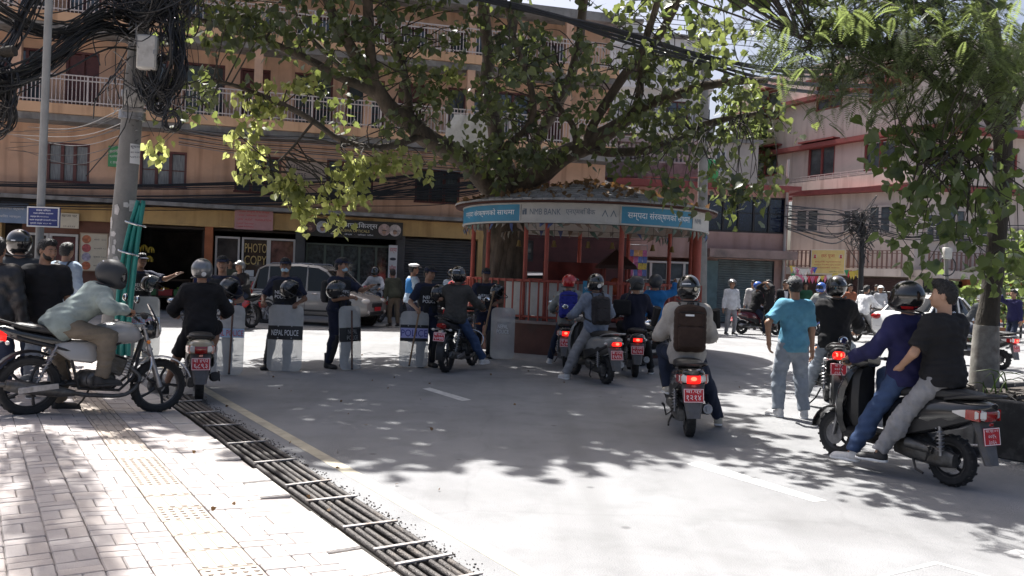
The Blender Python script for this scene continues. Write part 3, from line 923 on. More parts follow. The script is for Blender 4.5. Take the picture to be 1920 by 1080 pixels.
    x = MB(); x.tube([(.16, -.15, .26), (.165, -.34, .26), (.17, -.42, .27)], [.02, .025, .05], 10); x.tube([(.17, -.42, .27), (.172, -.74, .315), (.172, -.8, .325)], [.058, .06, .05], 14); x.tube([(.172, -.8, .325), (.172, -.83, .33)], .022, 8)
    xo = x.build('muffler', STEEL if style != 2 else DULL_BLACK, root)
    MB(MX.Translation((.225, -.58, .30)) @ MX.Rotation(rad(8), 4, 'X')).box((0, 0, 0), (.016, .26, .07), bev=.006).build('heat_shield', BLACK_PL, xo)
    k = MB(); k.tube([(-.15, -.35, .2), (-.2, -.42, .12), (-.21, -.5, .1)], .011, 6); k.tube([(-.17, -.5, .26), (-.24, -.54, .22), (-.27, -.6, .34)], .009, 6); k.tube([(-.265, -.6, .33), (-.29, -.6, .36)], .014, 6)
    k.build('kick_starter', DULL_BLACK, root)
    q = MB()
    for i in range(40):
        pass
    sp_ = [( -.155 + .03 * math.cos(t), -.62 + .03 * math.sin(t) + .02 * t / 40, .3 + .2 * t / 40) for t in np.linspace(0, 40, 70)]
    q.tube(sp_, .006, 5); q.tube([(-.155, -.62, .27), (-.155, -.6, .52)], .014, 8); q.build('shock_absorber', STEEL, root)
    return root
def motorcycle(label, loc, yaw, col, plines, lit=True, group='scooters and motorcycles held at the cordon', lean=0, col2=None, steer=0, guard=True, wind=True, fairing=False):
    root = empty('motorcycle', loc, yaw, label, 'motorcycle', group, rot=(0, rad(lean), yaw))
    c2 = col2 or BLACK_PL
    wheel(root, -.635, .30, .10, .225, 5)
    wheel(root, .635, .295, .085, .225, 5, True)
    fork = MX.Translation((0, .4, .9)) @ MX.Rotation(rad(steer), 4, 'Z') @ MX.Translation((0, -.4, -.9))
    t = MB(); t.rings([ering(y, 0, z, w, h, 20, 2.5) for y, z, w, h in ((-.14, .80, .12, .10), (-.1, .82, .18, .17), (.02, .845, .25, .23), (.16, .86, .285, .25), (.28, .86, .27, .23), (.36, .845, .19, .17), (.40, .83, .1, .08))])
    to = t.build('fuel_tank', col, root)
    MB().lathe([(.0, 0), (.035, 0), (.035, .018), (.0, .02)], 14, MX.Translation((0, .14, .982))).build('fuel_cap', CHROME, to)
    s = MB(); s.rings([ering(y, 0, z, w, h, 18, 3) for y, z, w, h in ((-.82, .895, .12, .03), (-.76, .89, .2, .07), (-.55, .865, .25, .085), (-.36, .845, .26, .09), (-.2, .835, .25, .1), (-.08, .83, .17, .1), (-.02, .835, .1, .06))])
    s.build('seat', SEATM, root)
    tc = MB(); tc.rings([ering(y, 0, z, w, h, 14, 2.8) for y, z, w, h in ((-.95, .86, .09, .05), (-.9, .845, .15, .1), (-.75, .80, .2, .13), (-.55, .76, .22, .14), (-.35, .735, .21, .13))]); tc.build('tail_cowl', c2, root)
    g = MB(); g.tube(spline([(.11, -.62, .87), (.13, -.78, .9), (.09, -.97, .95), (0, -1.0, .955), (-.09, -.97, .95), (-.13, -.78, .9), (-.11, -.62, .87)], 5), .011, 8); g.build('grab_rail', DULL_BLACK, root)
    tl = MB(); tl.rings([ering(y, 0, z, w, h, 12, 3) for y, z, w, h in ((-.88, .79, .15, .11), (-.95, .80, .15, .1), (-.985, .805, .11, .06))])
    tlo = tl.build('tail_light', TAIL_ON if lit else TAIL_OFF, root)
    if lit:
        for sx in (-1, 1): MB().ell((sx * .025, -.985, .805), (.013, .012, .026), 8, 6).build('bulb', TAIL_HOT, tlo)
    for sx in (-1, 1):
        p = MB(); p.rings([[(sx * x, y, z0), (sx * (x + .018), y, z0 + .02), (sx * (x + .016), y, z1 - .02), (sx * x, y, z1)] for y, x, z0, z1 in ((-.45, .1, .66, .73), (-.3, .12, .56, .76), (-.1, .125, .54, .76), (.0, .11, .6, .74))]); p.build('side_panel', col, root)
        k = MB(); k.tube([(sx * .05, -.86, .74), (sx * .13, -.88, .73)], .007, 6); k.ell((sx * .15, -.885, .73), (.035, .02, .022), 10, 6); k.build('indicator', LENS, root)
        k = MB(fork); k.tube([(sx * .07, .46, .78), (sx * .14, .47, .78)], .007, 6); k.ell((sx * .165, .475, .78), (.035, .022, .022), 10, 6); k.build('indicator', LENS_O, root)
    f = MB(MX.Translation((0, -.635, .30))); f.rings([[(-.07, math.cos(a) * .335, math.sin(a) * .335), (-.05, math.cos(a) * .355, math.sin(a) * .355), (.05, math.cos(a) * .355, math.sin(a) * .355), (.07, math.cos(a) * .335, math.sin(a) * .335), (0, math.cos(a) * .33, math.sin(a) * .33)] for a in np.linspace(1.0, 3.35, 12)])
    f.build('rear_fender', BLACK_PL, root)
    plate(root, (0, -.995, .62), .20, .15, plines, 14)
    f = MB(fork @ MX.Translation((0, .635, .295))); f.rings([[(-.058, math.cos(a) * .32, math.sin(a) * .32), (-.04, math.cos(a) * .335, math.sin(a) * .335), (.04, math.cos(a) * .335, math.sin(a) * .335), (.058, math.cos(a) * .32, math.sin(a) * .32), (0, math.cos(a) * .315, math.sin(a) * .315)] for a in np.linspace(.35, 3.0, 12)])
    f.build('front_fender', col, root)
    k = MB(fork)
    for sx in (-1, 1): k.tube([(sx * .075, .635, .295), (sx * .08, .53, .6), (sx * .08, .42, .95)], [.026, .022, .018], 10)
    k.box((0, .43, .92), (.2, .07, .03), bev=.01); k.box((0, .5, .7), (.2, .06, .03), bev=.01); k.build('fork', STEEL, root)
    fr = MB()
    for sx in (-1, 1):
        fr.tube([(sx * .03, .4, .88), (sx * .1, .1, .72), (sx * .12, -.3, .66), (sx * .11, -.8, .78)], .016, 8)
        fr.tube([(sx * .03, .42, .8), (sx * .08, .34, .4), (sx * .1, .2, .26), (sx * .11, -.2, .28), (sx * .12, -.3, .6)], .016, 8)
        fr.tube([(sx * .09, -.2, .33), (sx * .085, -.63, .30)], [.022, .018], 8)
    fr.build('frame', DULL_BLACK, root)
    e = MB(); e.box((0, -.02, .36), (.26, .36, .19), bev=.05); e.box((0, .16, .52), (.17, .19, .2), MX.Rotation(rad(-18), 3, 'X'), bev=.02)
    for i in range(7): e.box((0, .16 + .01 * i, .44 + .028 * i), (.23, .23, .009), MX.Rotation(rad(-18), 3, 'X'))
    e.lathe([(.02, 0), (.085, 0), (.085, .03), (.06, .05)], 16, MX.Translation((.13, -.06, .37)) @ MX.Rotation(PI / 2, 4, 'Y')); e.lathe([(.02, 0), (.085, 0), (.085, .03), (.06, .05)], 16, MX.Translation((-.13, -.06, .37)) @ MX.Rotation(-PI / 2, 4, 'Y'))
    e.build('engine', ENGINE, root)
    x = MB(); x.tube(spline([(.06, .3, .5), (.1, .4, .38), (.14, .25, .22), (.16, -.1, .22), (.17, -.25, .24)], 5), .022, 10); x.tube([(.17, -.25, .24), (.18, -.4, .26), (.19, -.82, .32), (.19, -.88, .33)], [.03, .055, .062, .05], 14); x.tube([(.19, -.88, .33), (.19, -.93, .337)], .026, 10)
    xo = x.build('muffler', ENGINE, root)
    MB(MX.Translation((.25, -.6, .30)) @ MX.Rotation(rad(8), 4, 'X')).box((0, 0, 0), (.012, .36, .06), bev=.005).build('heat_shield', STEEL, xo)
    for sx in (-1, 1):
        q = MB(); q.tube([(sx * .14 + .032 * math.cos(a), -.6 + .03 * math.sin(a) + .14 * a / 44, .36 + .3 * a / 44) for a in np.linspace(0, 44, 80)], .0065, 5); q.tube([(sx * .14, -.61, .3), (sx * .14, -.44, .72)], .013, 8); q.build('shock_absorber', STEEL, root)
        q = MB(); q.tube([(sx * .1, .0, .3), (sx * .24, -.0, .3)], .012, 6); q.box((sx * .21, 0, .318), (.09, .03, .02)); q.build('footrest', RUBBER, root); q = MB(); q.tube([(sx * .1, -.32, .34), (sx * .24, -.36, .38)], .011, 6); q.build('passenger_footrest', RUBBER, root)
    q = MB(); q.tube([(-.13, -.02, .26), (-.2, -.06, .12), (-.3, -.1, .02)], .011, 6); q.build('kick_stand', DULL_BLACK, root)
    hb = MB(fork)
    hb.tube(spline([(-.39, .22, 1.06), (-.26, .27, 1.07), (-.12, .36, 1.0), (0, .38, .985), (.12, .36, 1.0), (.26, .27, 1.07), (.39, .22, 1.06)], 5), .0115, 8); hb.build('handlebar', DULL_BLACK, root)
    for sx in (-1, 1):
        MB(fork).tube([(sx * .28, .262, 1.069), (sx * .39, .222, 1.06)], .017, 8).build('grip', RUBBER, root)
        MB(fork).tube([(sx * .22, .33, 1.06), (sx * .3, .31, 1.05), (sx * .39, .275, 1.04)], .006, 6).build('brake_lever', STEEL, root)
        mirror(root, fork @ V((sx * .24, .29, 1.07)), sx * .1, .15, None, (.065, .02, .045))
    for sx in (-1, 1):
        MB(fork).tube(spline([(sx * .24, .33, 1.06), (sx * .2, .5, 1.06), (sx * .1, .52, .92), (sx * .05, .42, .78)], 4), .006, 5).build('control_cable', DULL_BLACK, root)
    h = MB(fork); h.ell((0, .5, .9), (.1, .1, .1), 16, 10); h.build('headlight_shell', c2, root)
    h2 = MB(fork); h2.ell((0, .555, .9), (.085, .055, .085), 16, 10); h2.build('headlight', LENS, root)
    if wind:
        w = MB(fork); w.rings([[(x_ * ww, y - 1.2 * (x_ * ww) ** 2, z) for x_ in np.linspace(-1, 1, 7)] + [(x_ * ww, y - .012 - 1.2 * (x_ * ww) ** 2, z) for x_ in np.linspace(1, -1, 7)] for z, y, ww in ((.86, .6, .1), (1.0, .57, .12), (1.12, .5, .1), (1.18, .46, .05))]); w.build('visor_cowl', c2, root)
    d = MB(fork); d.box((0, .42, 1.05), (.2, .06, .08), MX.Rotation(rad(35), 3, 'X'), bev=.02); d.build('instrument_panel', DULL_BLACK, root)
    if guard:
        c = MB()
        for sx in (-1, 1): c.tube(spline([(sx * .05, .42, .68), (sx * .2, .46, .62), (sx * .27, .44, .5), (sx * .2, .4, .36), (sx * .06, .36, .33)], 5), .0115, 8)
        c.build('crash_guard', CHROME, root)
    if fairing:
        for sx in (-1, 1):
            a = MB(); a.rings([[(sx * x, y, z0), (sx * (x + .02), y, z0 + .02), (sx * (x + .02), y, z1 - .02), (sx * x, y, z1)] for y, x, z0, z1 in ((.0, .13, .62, .8), (.25, .16, .56, .92), (.45, .15, .66, .95), (.56, .09, .8, .96))]); a.build('fairing', col, root)
    return root
# ---------------------------------------------------------------- cars
CAR_GLASS = mat('car_glass', (0.012, 0.014, 0.015), 0.08, spec=.35)
def car_wheel(root, x, y, R=.3, w=.19):
    o = link('wheel', None, root); o.matrix_local = MX.Translation((x, y, R)) @ MX.Rotation(PI / 2 * (1 if x > 0 else -1), 4, 'Y')
    t = MB(); t.lathe([(R * .66, -w / 2), (R * .93, -w / 2), (R, -w * .36), (R, w * .36), (R * .93, w / 2), (R * .66, w / 2)], 28, cap=False); t.build('tyre', RUBBER, o)
    r = MB(); r.lathe([(R * .67, -w * .3), (R * .67, w * .42), (R * .62, w * .44), (R * .58, w * .3), (.06, w * .36), (0, w * .38)], 24, cap=False)
    for i in range(7):
        a = 2 * PI * i / 7
        r.tube([(math.cos(a) * .05, math.sin(a) * .05, w * .4), (math.cos(a) * R * .62, math.sin(a) * R * .62, w * .43)], [.028, .034], 6)
    r.build('rim', STEEL, o)
def car(label, loc, yaw, col, kind='hatch', plate_lines=None, group=None, rear_lit=False):
    root = empty('car', loc, yaw, label, 'car', group)
    if kind == 'hatch':      # tall hatchback: y from -1.75 (tail) to 1.8 (nose)
        secs = [(-1.78, .36, .78, 1.36), (-1.7, .30, .95, 1.44), (-1.2, .25, 1.0, 1.47), (-.3, .25, 1.0, 1.49), (.5, .25, 1.0, 1.49), (.95, .25, 1.0, 1.49), (1.3, .26, .97, 1.48), (1.65, .3, .86, 1.40), (1.8, .36, .72, 1.2)]
        roof = [(-1.72, .95, 1.1), (-1.6, 1.52, 1.18), (-1.35, 1.63, 1.2), (-.3, 1.67, 1.22), (.3, 1.63, 1.22), (.55, 1.52, 1.22), (1.12, 1.0, 1.3)]
    else:
        secs = [(-2.15, .4, .85, 1.4), (-2.05, .32, .98, 1.55), (-1.5, .26, 1.02, 1.66), (-.6, .25, .95, 1.68), (.5, .25, .93, 1.68), (1.2, .26, .9, 1.66), (1.8, .3, .8, 1.55), (2.1, .38, .7, 1.3)]
        roof = [(-1.75, .98, 1.15), (-1.2, 1.36, 1.12), (-.9, 1.44, 1.14), (.1, 1.46, 1.18), (.3, 1.42, 1.2), (1.05, .92, 1.35)]
    b = MB(); b.rings([ering(y, 0, (z0 + z1) / 2, w, z1 - z0, 24, 5) for y, z0, z1, w in secs])
    body = b.build('body', col, root)
    zb = .93 if kind == 'hatch' else .9
    g = MB(); g.rings([[(-w0 / 2 * 1.12, y, zb), (-w0 / 2, y, zt - .06), (-w0 / 2 + .07, y, zt), (w0 / 2 - .07, y, zt), (w0 / 2, y, zt - .06), (w0 / 2 * 1.12, y, zb)] for y, zt, w0 in roof]); 
    gh = g.build('window_glass', CAR_GLASS, root)
    r = MB(); r.rings([[(-w0 / 2 + .0, y, zt - .05), (-w0 / 2 + .06, y, zt + .012), (w0 / 2 - .06, y, zt + .012), (w0 / 2, y, zt - .05)] for y, zt, w0 in roof[1:-1]]); r.build('roof', col, root)
    pl = MB()
    for sx in (-1, 1):
        for (y0, z0, y1, z1) in ((roof[0][0], zb, roof[1][0] + .02, roof[1][1]), (roof[-1][0] + .02, zb, roof[-2][0], roof[-2][1]), (.0, zb, -.03, roof[3][1]), (roof[0][0] + .5, zb, roof[0][0] + .48, roof[2][1])):
            wz = lambda z: .5 * (1.33 if kind == 'hatch' else 1.32) - (z - zb) * .09
            pl.tube([(sx * (wz(z0) + .015), y0, z0), (sx * (wz(z1) - .02), y1, z1 - .03)], [.04, .028], 6)
        pl.tube([(sx * .675, roof[0][0], zb), (sx * .68, roof[-1][0], zb)], .022, 6)
    pl.build('pillar', col, root)
    fy, ry = (1.16, -1.22) if kind == 'hatch' else (1.3, -1.3)
    for sx in (-1, 1):
        for y in (fy, ry):
            a = MB(); a.tube([(sx * (.72 if kind == 'hatch' else .81), y + .37 * math.cos(t), .3 + .37 * math.sin(t)) for t in np.linspace(-.2, PI + .2, 12)], .035, 6); a.lathe([(.0, 0), (.35, 0), (.35, .06), (0, .06)], 20, MX.Translation((sx * (.70 if kind == 'hatch' else .79) - (.03 if sx < 0 else .03), y, .3)) @ MX.Rotation(PI / 2, 4, 'Y')); a.build('wheel_arch', DULL_BLACK, root)
            car_wheel(root, sx * (.68 if kind == 'hatch' else .77), y)
        hw = (.75 if kind == 'hatch' else .84)
        m = MB(); m.ell((sx * (hw + .1), .78, 1.02), (.09, .05, .065), 12, 8); m.build('wing_mirror', col, root)
        for yy in (.28, -.62): MB().box((sx * (hw + .0), yy, .88), (.02, .16, .025), bev=.008).build('door_handle', CHROME, root)
        ln = MB()
        for yy in ((.95, -.02, -.92) if kind == 'hatch' else (.9, -.1, -1.0)): ln.box((sx * (hw - .004), yy, .62), (.006, .008, .6))
        ln.box((sx * (hw + .002), 0, .42), (.016, 1.9, .05), bev=.006)
        ln.build('door_seam', DULL_BLACK, root)
        ny = secs[-1][0]
        h = MB(); h.ell((sx * .50, ny - .10, .73 if kind == 'hatch' else .62), (.19, .13, .085), 14, 8); h.build('headlight', LENS, root)
        q = MB(); q.ell((sx * (.6 if kind == 'hatch' else .6), secs[0][0] + .03, .95 if kind == 'hatch' else .82), (.09 if kind == 'hatch' else .17, .06, .2 if kind == 'hatch' else .09), 12, 8); q.build('tail_light', TAIL_OFF, root)
        MB().ell((sx * .5, ny - .02, .44), (.07, .05, .05), 10, 6).build('fog_lamp', LENS, root)
        rr = MB().tube([(sx * .52, -1.3, roof[2][1] + .01), (sx * .52, -1.2, roof[2][1] + .05), (sx * .53, .0, roof[3][1] + .03), (sx * .53, .1, roof[3][1] - .0)], .015, 6)
        if kind == 'hatch': rr.build('roof_rail', STEEL, root)
    MB().box((0, ny - .005, .62), (.6, .05, .13), bev=.02).build('grille', DULL_BLACK, root)
    MB().box((0, ny - .01, .4), (.8, .06, .1), bev=.02).build('air_dam', DULL_BLACK, root)
    if plate_lines:
        plate(root, (0, secs[0][0] - .01, .74), .46, .13, plate_lines, 0)
        T = frame((0, ny + .025, .52), (-1, 0, 0), (0, 0, 1))
        p = MB(T).box((0, 0, 0), (.36, .11, .01), bev=.003).build('licence_plate', PLATE, root)
    MB().box((0, secs[0][0] + .02, .5), (1.3, .08, .16), bev=.04).build('bumper', col, root)
    return root
# ---------------------------------------------------------------- ground, road, pavement
def project(p):
    c = CR.transposed() @ (V(p) - V((0, 0, CAM_H)))
    return 960 + FOC * c.x / -c.z, 540 - FOC * c.y / -c.z
ASPH = mat('asphalt', (0.250, 0.252, 0.257), 0.88, var=0.09, vs=0.9, bump=0.5, bs=90, dirt=(0.208, 0.210, 0.214), ds=2.2, dl=0.5, spec=0.3)
def weather(m):
    N, L = m.node_tree.nodes, m.node_tree.links
    b = N['Principled BSDF']; src = b.inputs['Base Color'].links[0].from_socket
    tc = N.new('ShaderNodeTexCoord')
    def mul(fac, col, prev):
        mx = N.new('ShaderNodeMix'); mx.data_type = 'RGBA'; mx.blend_type = 'MULTIPLY'
        L.new(fac, mx.inputs[0]); L.new(prev, mx.inputs[6]); mx.inputs[7].default_value = (*col, 1); return mx.outputs[2]
    def ramp(x, a, c):
        r = N.new('ShaderNodeValToRGB'); r.color_ramp.elements[0].position, r.color_ramp.elements[1].position = a, c; L.new(x, r.inputs['Fac']); return r.outputs['Color']
    n1 = N.new('ShaderNodeTexNoise'); n1.inputs['Scale'].default_value = 260; n1.inputs['Detail'].default_value = 2; L.new(tc.outputs['Object'], n1.inputs['Vector'])
    src = mul(ramp(n1.outputs['Fac'], .45, .62), (.80, .80, .80), src)
    n2 = N.new('ShaderNodeTexNoise'); n2.inputs['Scale'].default_value = .55; n2.inputs['Detail'].default_value = 8; n2.inputs['Distortion'].default_value = .8; L.new(tc.outputs['Object'], n2.inputs['Vector'])
    src = mul(ramp(n2.outputs['Fac'], .52, .70), (.84, .835, .83), src)
    mp = N.new('ShaderNodeMapping'); mp.inputs['Rotation'].default_value = (0, 0, -0.57); mp.inputs['Scale'].default_value = (1.6, .06, 1); L.new(tc.outputs['Object'], mp.inputs['Vector'])
    n3 = N.new('ShaderNodeTexNoise'); n3.inputs['Scale'].default_value = 1.3; n3.inputs['Detail'].default_value = 5; L.new(mp.outputs['Vector'], n3.inputs['Vector'])
    src = mul(ramp(n3.outputs['Fac'], .48, .72), (.86, .86, .855), src)
    v = N.new('ShaderNodeTexVoronoi'); v.feature = 'DISTANCE_TO_EDGE'; v.inputs['Scale'].default_value = .38
    nz = N.new('ShaderNodeTexNoise'); nz.inputs['Scale'].default_value = 2.5; nz.inputs['Detail'].default_value = 6; L.new(tc.outputs['Object'], nz.inputs['Vector'])
    ad = N.new('ShaderNodeMix'); ad.data_type = 'RGBA'; ad.inputs[0].default_value = .22; L.new(tc.outputs['Object'], ad.inputs[6]); L.new(nz.outputs['Color'], ad.inputs[7]); L.new(ad.outputs[2], v.inputs['Vector'])
    r = N.new('ShaderNodeValToRGB'); r.color_ramp.elements[0].color, r.color_ramp.elements[1].color = (1, 1, 1, 1), (0, 0, 0, 1); r.color_ramp.elements[0].position, r.color_ramp.elements[1].position = .0, .006; L.new(v.outputs['Distance'], r.inputs['Fac'])
    src = mul(r.outputs['Color'], (.93, .93, .93), src)
    sp = N.new('ShaderNodeTexVoronoi'); sp.inputs['Scale'].default_value = 1.7; L.new(tc.outputs['Object'], sp.inputs['Vector'])
    r = N.new('ShaderNodeValToRGB'); r.color_ramp.elements[0].color, r.color_ramp.elements[1].color = (1, 1, 1, 1), (0, 0, 0, 1); r.color_ramp.elements[0].position, r.color_ramp.elements[1].position = .03, .07; L.new(sp.outputs['Distance'], r.inputs['Fac'])
    src = mul(r.outputs['Color'], (.6, .6, .6), src)
    L.new(src, b.inputs['Base Color'])
weather(ASPH)
EARTH = mat('earth', (0.16, 0.14, 0.12), 0.95, var=0.2, vs=.4)
PAVE_Z = 0.10
E0 = G(745, 1080, 0.0)
RD = V((-0.539, 0.842, 0)).normalized()         # along the road, away from the camera
RN = V((0.842, 0.539, 0)).normalized()          # across, towards the carriageway
def PV(a, n, z=0.0): return E0 + RD * a + RN * n + V((0, 0, z))
def PZ(n): return .012 + (PAVE_Z - .012) * min(1.0, max(0.0, -n / 1.35))      # the pavement dips to the drain
link('ground', mesh_of('ground', [(-300, -60, -.35), (300, -60, -.35), (300, 500, -.35), (-300, 500, -.35)], [(0, 1, 2, 3)], EARTH))['kind'] = 'structure'
DR_W, DR_A0, DR_A1 = 0.36, -3.0, 6.55
rb = MB()
def slab(mb, pts, z, d=.3):
    mb.add([(p[0], p[1], z) for p in pts] + [(p[0], p[1], z - d) for p in pts], [tuple(range(len(pts)))[::1]] + [(i, i + len(pts), (i + 1) % len(pts) + len(pts), (i + 1) % len(pts)) for i in range(len(pts))])
A, B = PV(-8, DR_W), PV(DR_A1, DR_W)
C_, D_ = PV(DR_A1, 0), PV(60, 0)
slab(rb, [(60, A.y), (60, 120), (D_.x - 40, 120), (D_.x, D_.y), C_, B, A], 0)
rb.build('road', ASPH, smooth=False, kind='structure')
PAVE_B = mat('pavement_bed', (0.26, 0.235, 0.225), 0.9, var=.2, vs=12)
pb = MB(); pb.rings([[PV(a, n, (PZ(n) - .009) if t else -.3) for n, t in ((-.01, 1), (-1.35, 1), (-9, 1), (-9, 0), (-.01, 0))] for a in (-8, 30)]); pb.build('pavement', PAVE_B, smooth=False, kind='structure')
pavement = bpy.data.objects['pavement']
BR = [mat('paver_%s' % n, c, .85, var=.12, vs=5, bump=.35, bs=110, dirt=tuple(q * .78 for q in c), ds=3, dl=.55) for n, c in (('pink', (.375, .345, .335)), ('grey', (.35, .32, .31)), ('pale', (.395, .355, .335)))]
TACT = mat('paver_yellow', (.40, .345, .295), .85, var=.14, vs=6, bump=.3, bs=120, dirt=(.33, .29, .255), ds=4)
KERBM = mat('kerb_stone', (.40, .375, .355), .85, var=.15, vs=4, bump=.4, bs=70, dirt=(.3, .28, .26), ds=2)
def paver_mesh(lx, ly, m, ridges=0, seed=0):
    b = MB(); b.box((0, 0, .02), (lx, ly, .04), bev=.006)
    if ridges == 1:
        for i in range(4): b.box((0, (i - 1.5) * ly / 4, .042), (lx * .9, ly * .11, .008), bev=.003)
    if ridges == 2:
        for i in range(5):
            for j in range(5): b.lathe([(.016, 0), (.013, .006), (.006, .008)], 8, MX.Translation(((i - 2) * lx / 5.2, (j - 2) * ly / 5.2, .04)))
    return b.mesh('brick', m, smooth=False)
U = .2
BM = [paver_mesh(U - .0032, U / 2 - .0032, m) for m in BR]
TM = [paver_mesh(.293, .293, TACT, 1), paver_mesh(.293, .293, TACT, 2)]
random.seed(3)
angp = math.atan2(RD.y, RD.x)
cells = []
for ia in range(-9, 95):
    for jn in range(0, 30):
        n0 = -.24 - (jn + 1) * U
        if jn >= 2: n0 -= .305
        for h in (0, 1):
            v = (ia + jn) % 2
            a = (ia + .5) * U + (0 if v else (h - .5) * U / 2)
            n = n0 + U / 2 + ((h - .5) * U / 2 if v else 0)
            cells.append((a, n, v, 'b'))
for ia in range(-6, 64):
    cells.append(((ia + .5) * .3, -.24 - 2 * U - .1525, 1, 'd' if ia % 4 in (0,) or ia in (7, 9) else 't'))
def cvis(a, n):
    p = PV(a, n, PZ(n))
    if p.y < 1: return None
    q = project(p)
    return (p - V((0, 0, CAM_H))).length if -60 < q[0] < 1980 and q[1] < 1130 else None
cells = [(cvis(c[0], c[1]), c) for c in cells]
cells.sort(key=lambda t: (t[0] is None, t[0] or 0))
rest = MB()
for k, (d, (a, n, v, ty)) in enumerate(cells):
    if d is None and k > 4000: pass
    jit = V((random.uniform(-.002, .002), random.uniform(-.002, .002), 0))
    tl = MX.Rotation(math.atan(.0652) if n > -1.35 else 0, 4, RD)
    T = MX.Translation(PV(a, n, PZ(n) - .026 + random.gauss(0, .0012)) + jit) @ tl @ MX.Rotation(angp + (0 if v else PI / 2) + random.gauss(0, .006), 4, 'Z') @ MX.Rotation(random.gauss(0, .004), 4, 'X') @ MX.Rotation(random.gauss(0, .004), 4, 'Y')
    if k < 290 and d is not None:
        me = random.choices(BM, (5, 3, 3))[0] if ty == 'b' else TM[1 if ty == 'd' else 0]
        o = link('paving_brick' if ty == 'b' else 'tactile_tile', me, pavement); o.matrix_local = T
    else:
        rest.T = T
        rest.use(random.choices(BR, (5, 3, 3))[0] if ty == 'b' else TACT)
        if ty == 'b': rest.box((0, 0, .02), (U - .0032, U / 2 - .0032, .04))
        else: rest.box((0, 0, .02), (.293, .293, .04)); [rest.box((0, (i - 1.5) * .073, .044), (.26, .03, .008)) for i in range(4)]
rest.build('paving_field', None, pavement, smooth=False, kind='stuff')
for i in range(-8, 70):                      # edging slabs along the drain
    w = .42
    if i in (3, 6): continue
    k = MB(MX.Translation(PV((i + .5) * w, -.125, PZ(-.125) - .03 + random.gauss(0, .004))) @ MX.Rotation(angp + random.gauss(0, .012), 4, 'Z') @ MX.Rotation(random.gauss(0, .008), 4, 'X'))
    k.box((0, 0, .02), (w - .012 - random.random() * .015, .215, .05), bev=.01)
    k.build('edging_slab', KERBM, pavement, smooth=False)
# ---- drain
RUST = mat('drain_iron', (.060, .055, .053), .5, .5, var=.4, vs=14, bump=.5, bs=80, dirt=(.13, .11, .095), ds=6, dl=.55)
RUSTL = mat('drain_bar', (.34, .32, .31), .6, .2, var=.3, vs=14, dirt=(.16, .12, .09), ds=9)
tr = MB()
tr.box((0, 0, -.2), (DR_A1 - DR_A0, DR_W + .04, .04))
trench = tr.mesh('drain_trench', mat('drain_dirt', (.03, .027, .025), .95), smooth=False)
dr = empty('drain_grate', PV((DR_A0 + DR_A1) / 2, DR_W / 2), angp, 'long iron drain grate of round bars between the brick pavement and the road', 'drain grate')
link('drain_trench', trench, dr)
Ld = DR_A1 - DR_A0
for i in range(6):
    y = (i - 2.5) * DR_W / 6
    b = MB(); pts = [(x, y + .004 * math.sin(x * 2.1 + i), .02 + .006 * math.sin(x * 1.3 + i * 2)) for x in np.linspace(-Ld / 2, Ld / 2, 26)]
    b.tube(pts, .0195, 10); b.build('pipe', RUST, dr)
for x in (-2.95, -2.5, -2.05, -1.72, -1.45, -1.0, -.35, .12, .9, 1.7, 2.6, 3.4, 4.2, 4.7):
    b = MB(MX.Translation((x, 0, .045)) @ MX.Rotation(random.gauss(0, .07), 4, 'Z')); b.box((0, 0, 0), (.028, DR_W - .01, .012), bev=.003); b.build('crossbar', RUSTL, dr)
b = MB(); b.box((0, -DR_W / 2 + .012, -.045), (Ld, .02, .1)); b.build('side_rail', RUST, dr)
b = MB(); b.box((0, DR_W / 2 - .012, -.07), (Ld, .02, .1)); b.build('side_rail', RUST, dr)
GRIT = mat('grit', (.06, .055, .05), .95, var=.6, vs=40)
gb_ = MB()
for i in range(700):
    a_, n_ = random.uniform(-1, 6.6), DR_W + .02 + abs(random.gauss(0, .045)); r_ = random.uniform(.0015, .006)
    gb_.T = MX.Translation(PV(a_, n_, .002)) @ MX.Rotation(random.random() * 6, 4, 'Z'); gb_.box((0, 0, r_ * .4), (r_ * 2, r_ * 1.4, r_))
gb_.build('road_grit', GRIT, None, smooth=False, kind='stuff', label='dark grit and small stones along the edge of the drain')
# ---- markings
YEL = mat('road_paint_yellow', (.41, .37, .28), .8, var=.15, vs=6, dirt=(.27, .25, .21), ds=5, dl=.5)
WHT = mat('road_paint_white', (.50, .50, .49), .8, var=.12, vs=6, dirt=(.27, .27, .265), ds=9, dl=.5)
def flat_mark(name, pts, m, z=.002):
    o = link(name, mesh_of(name, [(p[0], p[1], z) for p in pts], [tuple(range(len(pts)))], m)); o['kind'] = 'structure'; return o
flat_mark('road_edge_line', [PV(-6, .58), PV(-6, .70), PV(14, .70), PV(14, .58)], YEL)
def px_mark(name, q, m): flat_mark(name, [G(*p) for p in q], m)
px_mark('road_lane_line', [(1287, 870), (1525, 941), (1551, 939), (1312, 865)], WHT)
px_mark('road_lane_line', [(792, 729), (866, 752), (884, 750), (806, 727)], WHT)
px_mark('road_lane_line', [(1880, 1036), (1940, 1052), (1955, 1040), (1905, 1030)], WHT)
px_mark('road_box_line', [(1640, 1082), (1657, 1082), (1759, 1058), (1752, 1053)], WHT)
px_mark('road_box_line', [(1753, 1053), (1759, 1058), (1845, 1082), (1862, 1082)], WHT)
# ---- leaves and litter on the road
DRYL = leaf_mat('dry_leaf', (.16, .10, .05), (.2, .1, .03), .4, .2, .8)
LIT = []
